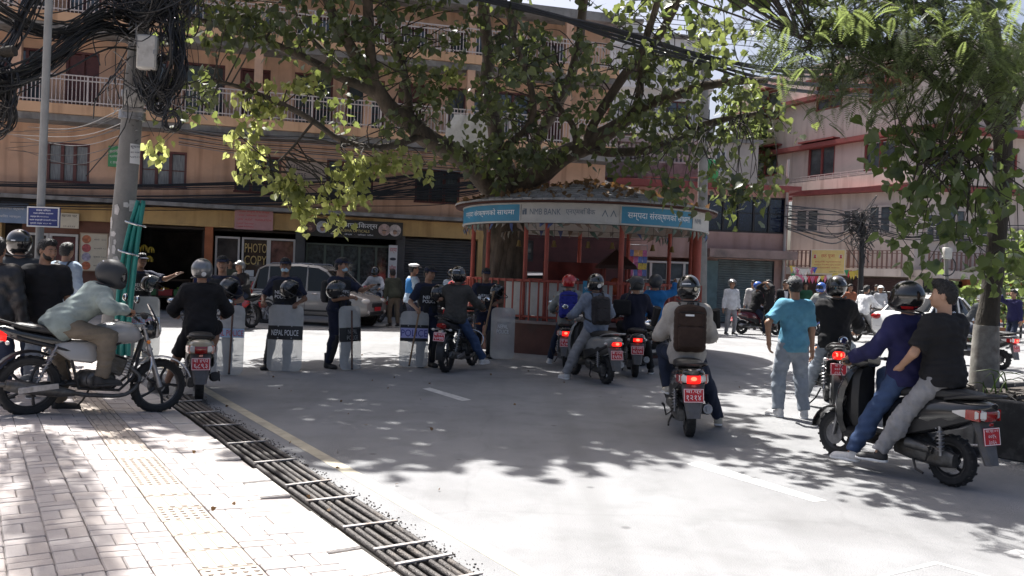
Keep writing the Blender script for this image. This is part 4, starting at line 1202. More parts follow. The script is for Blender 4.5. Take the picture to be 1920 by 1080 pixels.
# ---- median planter under the near tree
PLW = mat('planter_concrete', (.16, .155, .15), .9, var=.25, vs=3, bump=.5, bs=60, dirt=(.07, .065, .06), ds=2.5)
PLB = mat('planter_black_paint', (.03, .03, .03), .8, var=.4, vs=4, dirt=(.12, .115, .11), ds=4)
pc = G(1868, 858); pd = RD.copy()
pl = empty('planter', (pc.x, pc.y, 0), math.atan2(-RD.x, RD.y), 'low concrete median planter with black painted bands under the tree', 'planter')
# local: +Y runs along the road away from the camera; the planter runs towards and away
Wp, Lp, Hp = 2.4, 5.2, .56
for i in range(7):                            # front face towards the carriageway, in painted blocks
    b = MB(); b.box((.07, -4.1 + (i + .5) * .72, Hp / 2), (.14, .715, Hp), bev=.012); b.build('wall_block', PLB if i % 2 else PLW, pl)
for i in range(4):
    b = MB(); b.box((  .14 + (i + .5) * .58, .87, Hp / 2), (.575, .14, Hp), bev=.012); b.build('wall_block', PLB if i % 2 == 0 else PLW, pl)
b = MB(); b.box((1.3, -1.65, .26), (2.3, 4.86, .5)); b.build('soil', mat('soil', (.055, .045, .037), .95, var=.4, vs=9, bump=1, bs=30), pl)
b = MB()
for i in range(260):
    x, y = random.uniform(.05, 1.2), random.uniform(-4, .75)
    b.T = MX.Translation((x, y, .53 + random.random() * .06)) @ MX.Rotation(random.random() * 6, 4, 'Z') @ MX.Rotation(random.gauss(0, .5), 4, 'X')
    b.box((0, 0, 0), (random.uniform(.04, .18), random.uniform(.02, .06), .012))
b.build('soil_litter', mat('litter', (.06, .052, .045), .9, var=.5, vs=20), pl, smooth=False, kind='stuff')
# ---------------------------------------------------------------- buildings
ORANGE = mat('plaster_orange', (.58, .365, .255), .9, var=.10, vs=1.2, bump=.2, bs=40, dirt=(.45, .31, .235), ds=.9, dl=.5)
ORANGE_B = mat('plaster_orange_bright', (.62, .39, .24), .9, var=.08, vs=1.2)
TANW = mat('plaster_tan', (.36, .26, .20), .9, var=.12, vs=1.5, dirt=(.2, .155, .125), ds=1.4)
YELB = mat('fascia_yellow', (.52, .345, .15), .85, var=.1, vs=2, dirt=(.36, .25, .12), ds=1.3, dl=.6)
CONC = mat('concrete_grey', (.23, .225, .22), .9, var=.2, vs=2.5, bump=.3, bs=40, dirt=(.11, .105, .1), ds=1.6)
MAROON = mat('wood_maroon', (.10, .03, .028), .5, var=.25, vs=6)
RAILW = mat('railing_white', (.52, .46, .44), .6, var=.12, vs=4)
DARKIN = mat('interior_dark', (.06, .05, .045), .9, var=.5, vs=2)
GLASSM = mat('window_glass', (.07, .085, .095), .08, coat=.6, var=.5, vs=1.3)
CURT = mat('curtain_glass', (.20, .21, .22), .25, var=.35, vs=3, stretch=(9, 1, 1))
SHUT = mat('shutter_grey', (.085, .087, .09), .5, .4, var=.12, vs=2, dirt=(.05, .05, .05), ds=1.5)
SHUTG = mat('shutter_teal', (.16, .20, .205), .5, .3, var=.12, vs=2, dirt=(.1, .11, .11), ds=1.5)
PILLO = mat('pillar_orange', (.36, .12, .05), .8, var=.2, vs=3)
def streaks(m, col=(.62, .58, .55), lo=.5, hi=.72):
    N, L = m.node_tree.nodes, m.node_tree.links
    b = N['Principled BSDF']; src = b.inputs['Base Color'].links[0].from_socket
    tc = N.new('ShaderNodeTexCoord'); mp = N.new('ShaderNodeMapping'); mp.inputs['Scale'].default_value = (1.7, 1.7, .13); L.new(tc.outputs['Object'], mp.inputs['Vector'])
    n = N.new('ShaderNodeTexNoise'); n.inputs['Scale'].default_value = 1.6; n.inputs['Detail'].default_value = 7; n.inputs['Distortion'].default_value = .3; L.new(mp.outputs['Vector'], n.inputs['Vector'])
    r = N.new('ShaderNodeValToRGB'); r.color_ramp.elements[0].position, r.color_ramp.elements[1].position = lo, hi; L.new(n.outputs['Fac'], r.inputs['Fac'])
    mx = N.new('ShaderNodeMix'); mx.data_type = 'RGBA'; mx.blend_type = 'MULTIPLY'; L.new(r.outputs['Color'], mx.inputs[0]); L.new(src, mx.inputs[6]); mx.inputs[7].default_value = (*col, 1); L.new(mx.outputs[2], b.inputs['Base Color'])
for m_ in (ORANGE, TANW, YELB, CONC, ORANGE_B): streaks(m_)
class Facade:
    def __init__(s, name, o, ux, label, cat='building', group=None):
        s.o, s.ux = V(o), V(ux).normalized()
        s.uy = V((-s.ux.y, s.ux.x, 0))
        s.root = empty(name, s.o, math.atan2(s.ux.y, s.ux.x), label, cat, group)
    def L(s, px, py, y=0.0):
        d = ray(px, py); c = V((0, 0, CAM_H))
        q = s.o + s.uy * y
        t = (q - c).dot(s.uy) / d.dot(s.uy)
        p = c + d * t - s.o
        return p.dot(s.ux), p.z
    def R(s, x0, y0, x1, y1, y=0.0):     # pixel rectangle -> local (x0, x1, z0, z1)
        a, b, c, d = s.L(x0, y0, y), s.L(x1, y0, y), s.L(x0, y1, y), s.L(x1, y1, y)
        return (a[0] + c[0]) / 2, (b[0] + d[0]) / 2, (c[1] + d[1]) / 2, (a[1] + b[1]) / 2
    def W(s, x, y, z): return s.o + s.ux * x + s.uy * y + V((0, 0, z))
def holes(mb, x0, x1, z0, z1, hs, y0=0.0, th=.25):
    xs = sorted({x0, x1, *[min(max(h[0], x0), x1) for h in hs], *[min(max(h[1], x0), x1) for h in hs]})
    zs = sorted({z0, z1, *[min(max(h[2], z0), z1) for h in hs], *[min(max(h[3], z0), z1) for h in hs]})
    for i in range(len(xs) - 1):
        run = None
        for j in range(len(zs) - 1):
            cx, cz = (xs[i] + xs[i + 1]) / 2, (zs[j] + zs[j + 1]) / 2
            inside = any(h[0] < cx < h[1] and h[2] < cz < h[3] for h in hs)
            if not inside:
                run = (run[0], zs[j + 1]) if run else (zs[j], zs[j + 1])
            if (inside or j == len(zs) - 2) and run:
                mb.box(((xs[i] + xs[i + 1]) / 2, y0 + th / 2, (run[0] + run[1]) / 2), (xs[i + 1] - xs[i], th, run[1] - run[0]))
                run = None
def window(root, r, cols=3, rows=2, y=.05, fm=None, pm=None, rowsplit=.5, grille=False, fw=.07, door=False):
    x0, x1, z0, z1 = r
    fm, pm = fm or MAROON, pm or CURT
    m = MB()
    m.box(((x0 + x1) / 2, y, z1 - fw / 2), (x1 - x0, .12, fw)); m.box(((x0 + x1) / 2, y, z0 + fw / 2), (x1 - x0 + (0 if door else .06), .16, fw))
    for xx in (x0 + fw / 2, x1 - fw / 2): m.box((xx, y, (z0 + z1) / 2), (fw, .12, z1 - z0 - 2 * fw))
    wx = (x1 - x0 - 2 * fw) / cols
    for i in range(1, cols): m.box((x0 + fw + wx * i, y + .004, (z0 + z1) / 2), (fw * 1.3, .10, z1 - z0 - 2 * fw))
    f = m.build('door' if door else 'window', fm, root, smooth=False)
    zc = z0 + fw; ht = z1 - z0 - 2 * fw
    for i in range(cols):
        a, b = x0 + fw + wx * i + (fw * .65 if i else 0), x0 + fw + wx * (i + 1) - (fw * .65 if i < cols - 1 else 0)
        cuts = [0, 1] if rows == 1 else [0, rowsplit, 1]
        for j in range(len(cuts) - 1):
            p = MB(); p.box(((a + b) / 2, y + .03, zc + ht * (cuts[j] + cuts[j + 1]) / 2), (b - a - .004, .012, ht * (cuts[j + 1] - cuts[j]) - .03)); p.build('pane', pm, f, smooth=False)
        if rows > 1:
            p = MB(); p.box(((a + b) / 2, y + .02, zc + ht * rowsplit), (b - a - .004, .05, .03)); p.build('glazing_bar', fm, f, smooth=False)
    if grille:
        g = MB()
        n = int((x1 - x0) / .11)
        for i in range(1, n): g.tube([(x0 + (x1 - x0) * i / n, y - .1, z0 + .02), (x0 + (x1 - x0) * i / n, y - .1, z1 - .02)], .008, 5)
        for zz in (z0 + .1, (z0 + z1) / 2, z1 - .1): g.tube([(x0, y - .1, zz), (x1, y - .1, zz)], .01, 5)
        g.build('grille', DULL_BLACK, f)['kind'] = 'stuff'
    return f
def railing(root, x0, x1, z0, z1, y, m, gap=.11, r=.011, name='railing', panels=True):
    b = MB(); n = max(2, int((x1 - x0) / gap))
    for i in range(n + 1):
        x = x0 + (x1 - x0) * i / n
        b.box((x, y, (z0 + z1) / 2), (r * 2, r * 2, z1 - z0))
    a = MB()
    for zz in (z1, z0 + .1, z1 - .14): a.box(((x0 + x1) / 2, y, zz), (x1 - x0, .045, .035))
    for x in np.arange(x0, x1 + .01, 2.2): a.box((x, y, (z0 + z1) / 2), (.05, .05, z1 - z0))
    q = a.build(name, m, root, smooth=False)
    b.build('baluster', m, q, smooth=False)['kind'] = 'stuff'
    return q
def shutter(root, x0, x1, z0, z1, y, m):
    b = MB(); n = int((z1 - z0) / .09)
    prof = []
    for i in range(n):
        z = z0 + (z1 - z0) * i / n; h = (z1 - z0) / n
        prof += [(y, z), (y - .022, z + h * .35), (y - .022, z + h * .65)]
    prof.append((y, z1))
    vs = [(x0, a, z) for a, z in prof] + [(x1, a, z) for a, z in prof]
    k = len(prof)
    b.add(vs, [(i, k + i, k + i + 1, i + 1) for i in range(k - 1)])
    o = b.build('shutter', m, root, smooth=False)
    g = MB()
    for x in (x0 - .04, x1 + .04): g.box((x, y - .02, (z0 + z1) / 2), (.08, .1, z1 - z0))
    g.box(((x0 + x1) / 2, y - .03, z0 + .03), (x1 - x0, .05, .06)); g.build('shutter_rail', DULL_BLACK, o, smooth=False)
    return o
def board(name, F, r, y, m, label, lines, cat='sign', th=.05, tmat=None, edge=None, group=None, bold=0.0):
    """a sign board hung on a facade; lines: (text, x0..x1 fraction, z centre fraction, height fraction, material)"""
    x0, x1, z0, z1 = r
    c = F.W((x0 + x1) / 2, y, (z0 + z1) / 2)
    e = empty(name, c, math.atan2(F.ux.y, F.ux.x), label, cat, group)
    w, h = x1 - x0, z1 - z0
    MB().box((0, 0, 0), (w, th, h)).build('panel', m, e, smooth=False)
    if edge:
        b = MB(); t = .03
        for cc, d in (((0, -th / 2 - .004, h / 2 - t / 2), (w, .012, t)), ((0, -th / 2 - .004, -h / 2 + t / 2), (w, .012, t)), ((w / 2 - t / 2, -th / 2 - .004, 0), (t, .012, h - 2 * t)), ((-w / 2 + t / 2, -th / 2 - .004, 0), (t, .012, h - 2 * t))): b.box(cc, d)
        b.build('frame', edge, e, smooth=False)
    for (tx, a, b_, zc, hh, tm) in lines:
        text(tx, (b_ - a) * w, hh * h, tm, e, frame((-w / 2 + (a + b_) / 2 * w, -th / 2 - .004, -h / 2 + zc * h), (1, 0, 0), (0, 0, 1)), bold)
    return e
WH = mat('sign_white', (.68, .67, .65), .6, var=.06, vs=4); BLU = mat('sign_navy', (.022, .035, .17), .5, var=.1, vs=4); CYA = mat('sign_blue', (.035, .20, .33), .5, var=.15, vs=3)
PINK = mat('sign_pink', (.44, .24, .235), .7, var=.1, vs=3); INK = mat('ink_dark', (.05, .05, .06), .7); REDI = mat('ink_red', (.5, .03, .04), .6); SBLK = mat('sign_black', (.014, .014, .016), .35, coat=.3)
CREAM = mat('sign_cream', (.62, .55, .42), .7, var=.08, vs=4); GOLD = mat('ink_gold', (.55, .38, .14), .5); GRN = mat('sign_green', (.07, .28, .12), .6)
LBLU = mat('sign_faded_blue', (.20, .26, .36), .7, var=.15, vs=3)
YSG = mat('sign_yellow', (.72, .56, .22), .6, var=.08, vs=3)

# ===== the orange block
F1 = Facade('apartment_building', (-1.3, 30, 0), (.966, .258, 0), 'orange plastered apartment block with railed balconies above a row of shops')
RT = F1.root
XL, XR = -19.0, 4.7
Z_F0, Z_F1, Z_S1, Z_S1t, Z_S2, Z_S2t, Z_TOP = 2.78, 3.32, 5.72, 6.02, 8.45, 8.75, 10.6
wins = [F1.R(88, 268, 168, 343), F1.R(262, 283, 350, 352), F1.R(440, 292, 527, 363), F1.R(612, 300, 700, 374), F1.R(778, 318, 862, 382), F1.R(950, 330, 1030, 392)]
m = MB(); holes(m, XL, XR, Z_F1, Z_S1, wins); m.build('wall', ORANGE, RT, smooth=False)
for i, w in enumerate(wins): window(RT, w, 3 if i < 4 else 3, 2, .06, None, CURT if i < 2 else GLASSM, .48, grille=(i == 4))
d2 = []
for i, x in enumerate(np.arange(XL + .6, XR - 1, 1.72)):
    w = 1.25 if i % 3 else .95
    d2.append((x, x + w, Z_S1t + .02, Z_S1t + 2.02 if i % 2 else Z_S1t + 2.0))
m = MB(); holes(m, XL, XR, Z_S1t, Z_S2, d2); m.build('wall', ORANGE, RT, smooth=False)
for i, r in enumerate(d2): window(RT, r, 2, 2, .08, MAROON, MAROON if i % 3 == 0 else GLASSM, .42, door=True)
d3 = [(a, b, c + Z_S2t - Z_S1t, min(d + Z_S2t - Z_S1t, Z_TOP - .3)) for a, b, c, d in d2]
m = MB(); holes(m, XL, XR, Z_S2t, Z_TOP, [(a, b, c, d - .35) for a, b, c, d in d3]); m.build('wall', ORANGE, RT, smooth=False)
for r in d3: window(RT, (r[0], r[1], r[2], r[3] - .35), 2, 2, .08, MAROON, GLASSM, .42, door=True)
for zb, zt in ((Z_S1, Z_S1t), (Z_S2, Z_S2t)):
    MB().box(((XL + XR) / 2, -.35, (zb + zt) / 2 - .05), (XR - XL, 1.2, zt - zb - .1)).build('balcony_slab', CONC, RT, smooth=False)
    MB().box(((XL + XR) / 2, -.97, zt + .06), (XR - XL, .10, .30)).build('balcony_kerb', ORANGE_B, RT, smooth=False)
    railing(RT, XL, XR, zt + .2, zt + 1.08, -.97, RAILW)
    for x in np.arange(XL + 1.2, XR, 3.44): MB().box((x, -.86, (zt + (Z_S2 if zt < 7 else Z_TOP)) / 2), (.26, .22, (Z_S2 if zt < 7 else Z_TOP) - zt - .002)).build('pillar', ORANGE, RT, smooth=False)
MB().box(((XL + XR) / 2, 3.5, Z_TOP + .15), (XR - XL + .4, 9, .3)).build('roof', CONC, RT, smooth=False)
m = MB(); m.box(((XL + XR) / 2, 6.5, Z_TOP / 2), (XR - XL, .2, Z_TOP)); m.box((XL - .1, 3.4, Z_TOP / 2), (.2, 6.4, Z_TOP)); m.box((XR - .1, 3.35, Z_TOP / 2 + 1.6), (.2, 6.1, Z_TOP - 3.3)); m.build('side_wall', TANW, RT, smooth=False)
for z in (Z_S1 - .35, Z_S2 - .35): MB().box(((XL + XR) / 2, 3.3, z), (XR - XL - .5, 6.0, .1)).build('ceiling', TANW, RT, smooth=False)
# shop front
m = MB(); m.box(((XL + XR) / 2, -.12, (Z_F0 + Z_F1) / 2), (XR - XL, .3, Z_F1 - Z_F0)); m.build('fascia', YELB, RT, smooth=False)
m = MB(); m.box(((XL + XR) / 2, -.3, Z_F1 + .1), (XR - XL, .75, .12)); m.build('fascia_ledge', CONC, RT, smooth=False)
def lx(px, y=0.0): return F1.L(px, 480, y)[0]
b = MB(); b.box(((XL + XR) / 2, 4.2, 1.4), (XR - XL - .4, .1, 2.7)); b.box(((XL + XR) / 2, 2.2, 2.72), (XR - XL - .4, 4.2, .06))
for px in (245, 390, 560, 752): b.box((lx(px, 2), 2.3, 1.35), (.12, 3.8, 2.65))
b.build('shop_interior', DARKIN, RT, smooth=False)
for px0, px1, mm in ((212, 246, CONC), (384, 399, PILLO), (553, 571, SHUT), (741, 757, SHUT), (893, 925, YELB), (-20, 6, YELB)):
    a, b_ = lx(px0), lx(px1); MB().box(((a + b_) / 2, -.05, Z_F0 / 2), (b_ - a, .35, Z_F0 - .004)).build('pillar', mm, RT, smooth=False)
shutter(RT, lx(758), lx(892), 0, Z_F0 - .05, .02, SHUT)
# eatery window with red glass, menu board
MRED = mat('glass_red', (.10, .025, .03), .15, coat=.8, var=.4, vs=2)
FWHT = mat('frame_white', (.58, .55, .52), .5)
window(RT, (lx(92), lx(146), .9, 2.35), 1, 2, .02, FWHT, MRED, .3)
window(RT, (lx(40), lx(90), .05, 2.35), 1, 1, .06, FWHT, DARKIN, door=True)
m = MB(); m.box(((lx(92) + lx(211)) / 2, .1, .42), (lx(211) - lx(92), .15, .84)); m.box(((lx(40) + lx(211)) / 2, .08, 2.57), (lx(211) - lx(40), .15, .42)); m.box(((lx(147) + lx(211)) / 2, .12, 1.6), (lx(211) - lx(147), .12, 1.52)); m.build('shop_panel', mat('panel_brown', (.17, .075, .05), .7, var=.2, vs=3), RT, smooth=False)
mb_ = board('menu_board', F1, (lx(150), lx(203), 1.22, 2.42), -.06, CREAM, 'cream menu board with four round food pictures on the eatery front', [('मोमो  १२०', .5, .93, .83, .05, INK), ('चाउमिन ९०', .5, .93, .6, .05, INK), ('थुक्पा १००', .5, .93, .37, .05, INK), ('बर्गर १५०', .5, .93, .14, .05, INK)], 'menu board', edge=mat('frame_tan', (.42, .30, .2), .6))
for i, c in enumerate(((.5, .16, .07), (.42, .08, .08), (.36, .33, .42), (.5, .14, .06))):
    w_ = lx(203) - lx(150)
    MB(frame((-.26 * w_, -.03, (.33 - .23 * i) * 1.2), (1, 0, 0), (0, 0, 1))).lathe([(0, 0), (.13, 0), (.13, .006), (0, .006)], 18).build('food_picture', mat('food_%d' % i, c, .5, var=.5, vs=14), mb_)
# fruit shop
FR = empty('fruit_stand', F1.W(lx(300, 1), .9, 0), math.atan2(F1.ux.y, F1.ux.x), 'dark wooden fruit stand with red crates inside the open shop', 'fruit stand')
m = MB(); m.box((0, 0, .45), (2.0, .6, .06)); m.box((0, .4, 1.0), (2.0, .5, .06)); [m.box((x, .2, .5), (.06, 1.0, 1.0)) for x in (-.98, 0, .98)]; m.build('shelf', mat('wood_dark', (.07, .045, .03), .8, var=.3, vs=5), FR, smooth=False)
for i in range(4):
    m = MB(); x = -.72 + i * .48; cr = mat(('crate_red', 'crate_green')[i % 2], ((.33, .02, .02), (.04, .16, .05))[i % 2], .5)
    m.box((x, .0, .5), (.42, .5, .02)); [m.box((x + sx * .21, 0, .6), (.02, .5, .2)) for sx in (-1, 1)]; [m.box((x, sy * .25, .6), (.44, .02, .2)) for sy in (-1, 1)]
    c = m.build('fruit_crate', cr, None, smooth=False, label=('red crate of oranges at the end of the fruit stand', 'green crate of apples next to the oranges', 'red crate of mangoes in the fruit stand', 'green crate of limes at the pillar end of the fruit stand')[i], cat='crate', group='crates on the fruit stand')
    c.matrix_world = FR.matrix_basis
    f = MB(); fm = mat('fruit_%d' % i, ((.6, .22, .02), (.4, .05, .03), (.6, .35, .05), (.2, .33, .05))[i], .5)
    for k in range(18): f.ell((x + random.uniform(-.16, .16), random.uniform(-.2, .2), .64 + random.uniform(0, .1)), (.045, .045, .045), 8, 6)
    f.build('fruit', fm, c, kind='stuff')
BAN = mat('banana', (.62, .45, .06), .5, var=.3, vs=9, dirt=(.2, .16, .03), ds=12)
for i, (px, py) in enumerate(((258, 468), (270, 466), (283, 470), (280, 487), (262, 490))):
    xx, zz = F1.L(px, py, .5)
    e = empty('banana_bunch', F1.W(xx, .5, zz), 0.4 * i, ('yellow banana bunch hung first beside the grey pole in the fruit shop', 'banana bunch hung second in the top row of the fruit shop', 'banana bunch hung last in the top row of the fruit shop', 'banana bunch hung low over the red crate', 'banana bunch hung low beside the green conduits')[i], 'bananas', 'banana bunches in the fruit shop')
    MB().tube([(0, 0, .14), (0, 0, .9)], .006, 5).build('string', DULL_BLACK, e)
    f = MB()
    for k in range(7):
        a = k * .9; f.tube([(math.cos(a) * q, math.sin(a) * q, z) for q, z in ((.02, .12), (.07, .07), (.1, 0), (.1, -.07))], [.012, .022, .022, .01], 7)
    f.build('banana', BAN, e, kind='stuff')
# photocopy shop window
pc_r = (lx(453), lx(553), .1, 2.5)
window(RT, (pc_r[0], (pc_r[0] + pc_r[1]) / 2, 1.15, 2.5), 1, 1, .0, FWHT, mat('glass_brown', (.05, .028, .02), .1, coat=.8, var=.6, vs=2), fw=.06)
window(RT, ((pc_r[0] + pc_r[1]) / 2 + .002, pc_r[1], 1.15, 2.5), 1, 1, .0, FWHT, mat('glass_rose', (.17, .075, .06), .12, coat=.8, var=.7, vs=3), fw=.06)
window(RT, (pc_r[0], pc_r[1], .1, 1.14), 2, 1, .0, FWHT, mat('poster_mix', (.22, .15, .1), .6, var=.7, vs=4, two=(.4, .35, .25)), fw=.06)
window(RT, (lx(403), lx(449), .05, 2.5), 1, 1, .04, FWHT, DARKIN, fw=.06, door=True)
wpc = (pc_r[1] - pc_r[0]) / 2
for w_, z in (('PHOTO', 2.16), ('COPY', 1.76)): text(w_, wpc * .82, .30, GOLD, RT, frame((pc_r[0] + wpc * .52, -.035, z), (1, 0, 0), (0, 0, 1)), 0)
text('LAMINATION', wpc * 1.2, .2, GOLD, RT, frame((pc_r[0] + wpc * .95, -.035, .85), (1, 0, 0), (0, 0, 1)), 0)
MB().box((pc_r[0] + .25, -.04, 1.33), (.3, .01, .2)).build('paper_notice', WH, RT, smooth=False)
# opticals shop
GRF = mat('frame_green', (.10, .125, .10), .5)
o_r = (lx(573), lx(740))
window(RT, (o_r[0], o_r[1], .75, 2.42), 5, 1, .05, GRF, mat('glass_case', (.05, .06, .06), .08, coat=1, var=.8, vs=9), fw=.06)
m = MB()
for i in range(26):
    for j in range(6): m.box((o_r[0] + .25 + i * .11, .13, 1.1 + j * .2), (.08, .02, .035))
m.build('spectacles', mat('spectacles', (.20, .2, .19), .3), RT, smooth=False, kind='stuff')
MB().box(((o_r[0] + o_r[1]) / 2, .1, .36), (o_r[1] - o_r[0], .2, .72)).build('shop_panel', SHUT, RT, smooth=False)
s5 = board('shop_sign', F1, F1.R(568, 413, 755, 446, -.36), -.36, SBLK, 'long black opticals shop sign with white and yellow lettering and four round pictures', [('अप्टिकल्स', .40, .74, .70, .42, LETTER_W), ('SHUBHA OPTICALS', .34, .66, .40, .15, mat('ink_yellow', (.62, .5, .2), .5)), ('चश्मा  ·  लेन्स  ·  आँखा जाँच', .27, .70, .18, .12, LETTER_W)], th=.1)
r = F1.R(568, 413, 755, 446, -.36); sw = r[1] - r[0]; sh_ = r[3] - r[2]
for i, fx in enumerate((.07, .19, .81, .92)):
    q = MB(frame(((fx - .5) * sw, -.052, 0.02), (1, 0, 0), (0, 0, 1))).lathe([(0, 0), (.2, 0), (.2, .008), (0, .008)], 20).build('round_picture', mat('portrait_%d' % i, ((.1, .05, .04), (.4, .4, .42), (.42, .3, .27), (.5, .43, .4))[i], .5, var=.5, vs=8), s5)
    b = MB(frame(((fx - .5) * sw, -.06, 0.0), (1, 0, 0), (0, 0, 1))); b.ell((0, -.04, .0), (.07, .085, .012), 12, 6); b.build('portrait', SKIN_L, q)
    b = MB(frame(((fx - .5) * sw, -.066, 0.0), (1, 0, 0), (0, 0, 1))); b.tube([(-.07, .0, 0), (.07, .0, 0)], .017, 5); b.build('spectacles', INK, q)
VEYE = board('vertical_sign', F1, (lx(727), lx(743), .55, 2.45), -.24, WH, 'narrow white upright sign with red lettering beside the optical shop', [('चश्मा', .08, .92, .9, .1, REDI), ('आँखा', .08, .92, .6, .1, REDI), ('जाँच', .1, .9, .46, .08, REDI), ('लेन्स', .08, .92, .3, .07, REDI), ('सेवा', .15, .85, .16, .07, REDI)])
MB(frame((0, -.03, .48), (1, 0, 0), (0, 0, 1))).ell((0, 0, 0), (.11, .05, .006), 14, 6).build('eye_emblem', INK, VEYE)
board('shop_sign', F1, F1.R(440, 391, 512, 431, -.4), -.4, PINK, 'faded pink sign board with rows of small print above the photocopy shop', [('नेपाल कानुनी सेवा केन्द्र', .1, .9, .84, .1, REDI), ('दर्ता  नवीकरण  परामर्श', .1, .85, .66, .1, REDI), ('LAW · AUDIT · TRANSLATION', .08, .95, .47, .09, REDI), ('Land Survey', .06, .5, .28, .09, REDI), ('Legal Notary', .06, .5, .13, .09, REDI)])
board('shop_sign', F1, F1.R(-14, 378, 53, 418, -.4), -.4, LBLU, 'washed out pale blue shop sign behind the navy notice board', [('सगरमाथा क्याफे', .08, .9, .68, .2, WH), ('चिया नास्ता', .2, .8, .3, .16, WH)])
board('shop_sign', F1, F1.R(112, 400, 148, 428, -.38), -.38, CREAM, 'small cream food sign with snack photographs on the yellow fascia', [('खाजा घर', .1, .9, .82, .16, INK), ('०१-४२२३', .2, .8, .12, .1, INK)])
board('wall_sign', F1, F1.R(203, 274, 226, 313, -.1), -.1, GRN, 'green and white wall sign between two maroon windows', [('हरियो', .1, .9, .75, .16, WH), ('क्लिनिक', .1, .9, .5, .15, WH), ('१ तला', .2, .8, .2, .13, WH)])
board('wall_sign', F1, F1.R(536, 304, 612, 340, -.1), -.1, mat('sign_greyish', (.36, .30, .27), .7, var=.12, vs=3), 'weathered beige office sign beneath the first balcony behind the tree leaves', [('LEARNING', .06, .6, .68, .3, INK), ('CENTRE', .06, .5, .28, .26, INK), ('भाषा कक्षा', .62, .95, .5, .3, INK)])
# ===== low pink shop building with dark glass
PINKW = mat('plaster_pink', (.43, .29, .255), .9, var=.08, vs=1.2, dirt=(.31, .19, .165), ds=1, dl=.55)
PINKP = mat('plaster_pale_pink', (.60, .515, .46), .9, var=.06, vs=1.2, dirt=(.53, .455, .40), ds=.9, dl=.55)
REDT = mat('trim_red', (.23, .055, .05), .7, var=.15, vs=3)
BGLS = mat('glass_navy', (.012, .018, .04), .08, coat=1, var=.6, vs=1.2)
F2 = Facade('shop_building', (5.6, 33.5, 0), (.999, .03, 0), 'low pink shop building with a band of dark blue glass and a grey shutter')
R2 = F2.root
def l2(px, y=0): return F2.L(px, 500, y)[0]
x0, x1 = l2(1170), l2(1474)
zg0, zg1 = F2.L(1390, 436)[1], F2.L(1390, 368)[1]
za = F2.L(1390, 480)[1]
m = MB(); holes(m, x0, x1, 0, zg1 + .25, [(l2(1322), l2(1470), zg0, zg1), (l2(1345), l2(1452), -1, za - .15), (l2(1180), l2(1318), -1, za - .15)], 0, .3); m.box(((x0 + x1) / 2, 4, zg1 / 2), (x1 - x0, .2, zg1)); m.box((x1 - .1, 2.1, zg1 / 2 + .1), (.2, 3.6, zg1)); m.build('wall', PINKW, R2, smooth=False)
MB().box(((x0 + x1) / 2, 1.8, zg1 + .32), (x1 - x0 + .5, 4.9, .16)).build('roof', REDT, R2, smooth=False)
g = window(R2, (l2(1322), l2(1470), zg0, zg1), 5, 2, .1, DULL_BLACK, BGLS, .55, fw=.05)
MB().box((l2(1398), -.5, za + .06), (l2(1478) - l2(1318), 1.0, .32)).build('awning_slab', mat('slab_pinkgrey', (.30, .22, .2), .9, var=.2, vs=2, dirt=(.16, .13, .12), ds=1.4), R2, smooth=False)
shutter(R2, l2(1347), l2(1450), 0, za - .16, .1, SHUTG)
MB().box((l2(1333), -.02, za / 2 - .1), (l2(1344) - l2(1322), .34, za - .25)).build('pillar', mat('pillar_teal', (.12, .19, .2), .7, var=.2, vs=4), R2, smooth=False)
window(R2, (l2(1186), l2(1318), 1.0, 2.35), 4, 2, .05, FWHT, GLASSM, .45)
m = MB(); m.box((l2(1250), .12, .5), (l2(1318) - l2(1182), .2, 1.0)); m.build('shop_panel', mat('panel_red', (.2, .03, .03), .6), R2, smooth=False)
F2s = board('shop_sign', F2, (l2(1268), l2(1300), 1.25, 1.7), -.08, WH, 'small white notice with red lettering on the white framed shop window', [('छ मसला', .1, .9, .5, .4, REDI)])
MB().tube([(x1 - .15, -.08, 0), (x1 - .12, -.08, zg1 + 1.5)], .055, 8).build('drainpipe', mat('pipe_grey', (.36, .34, .33), .6), R2)
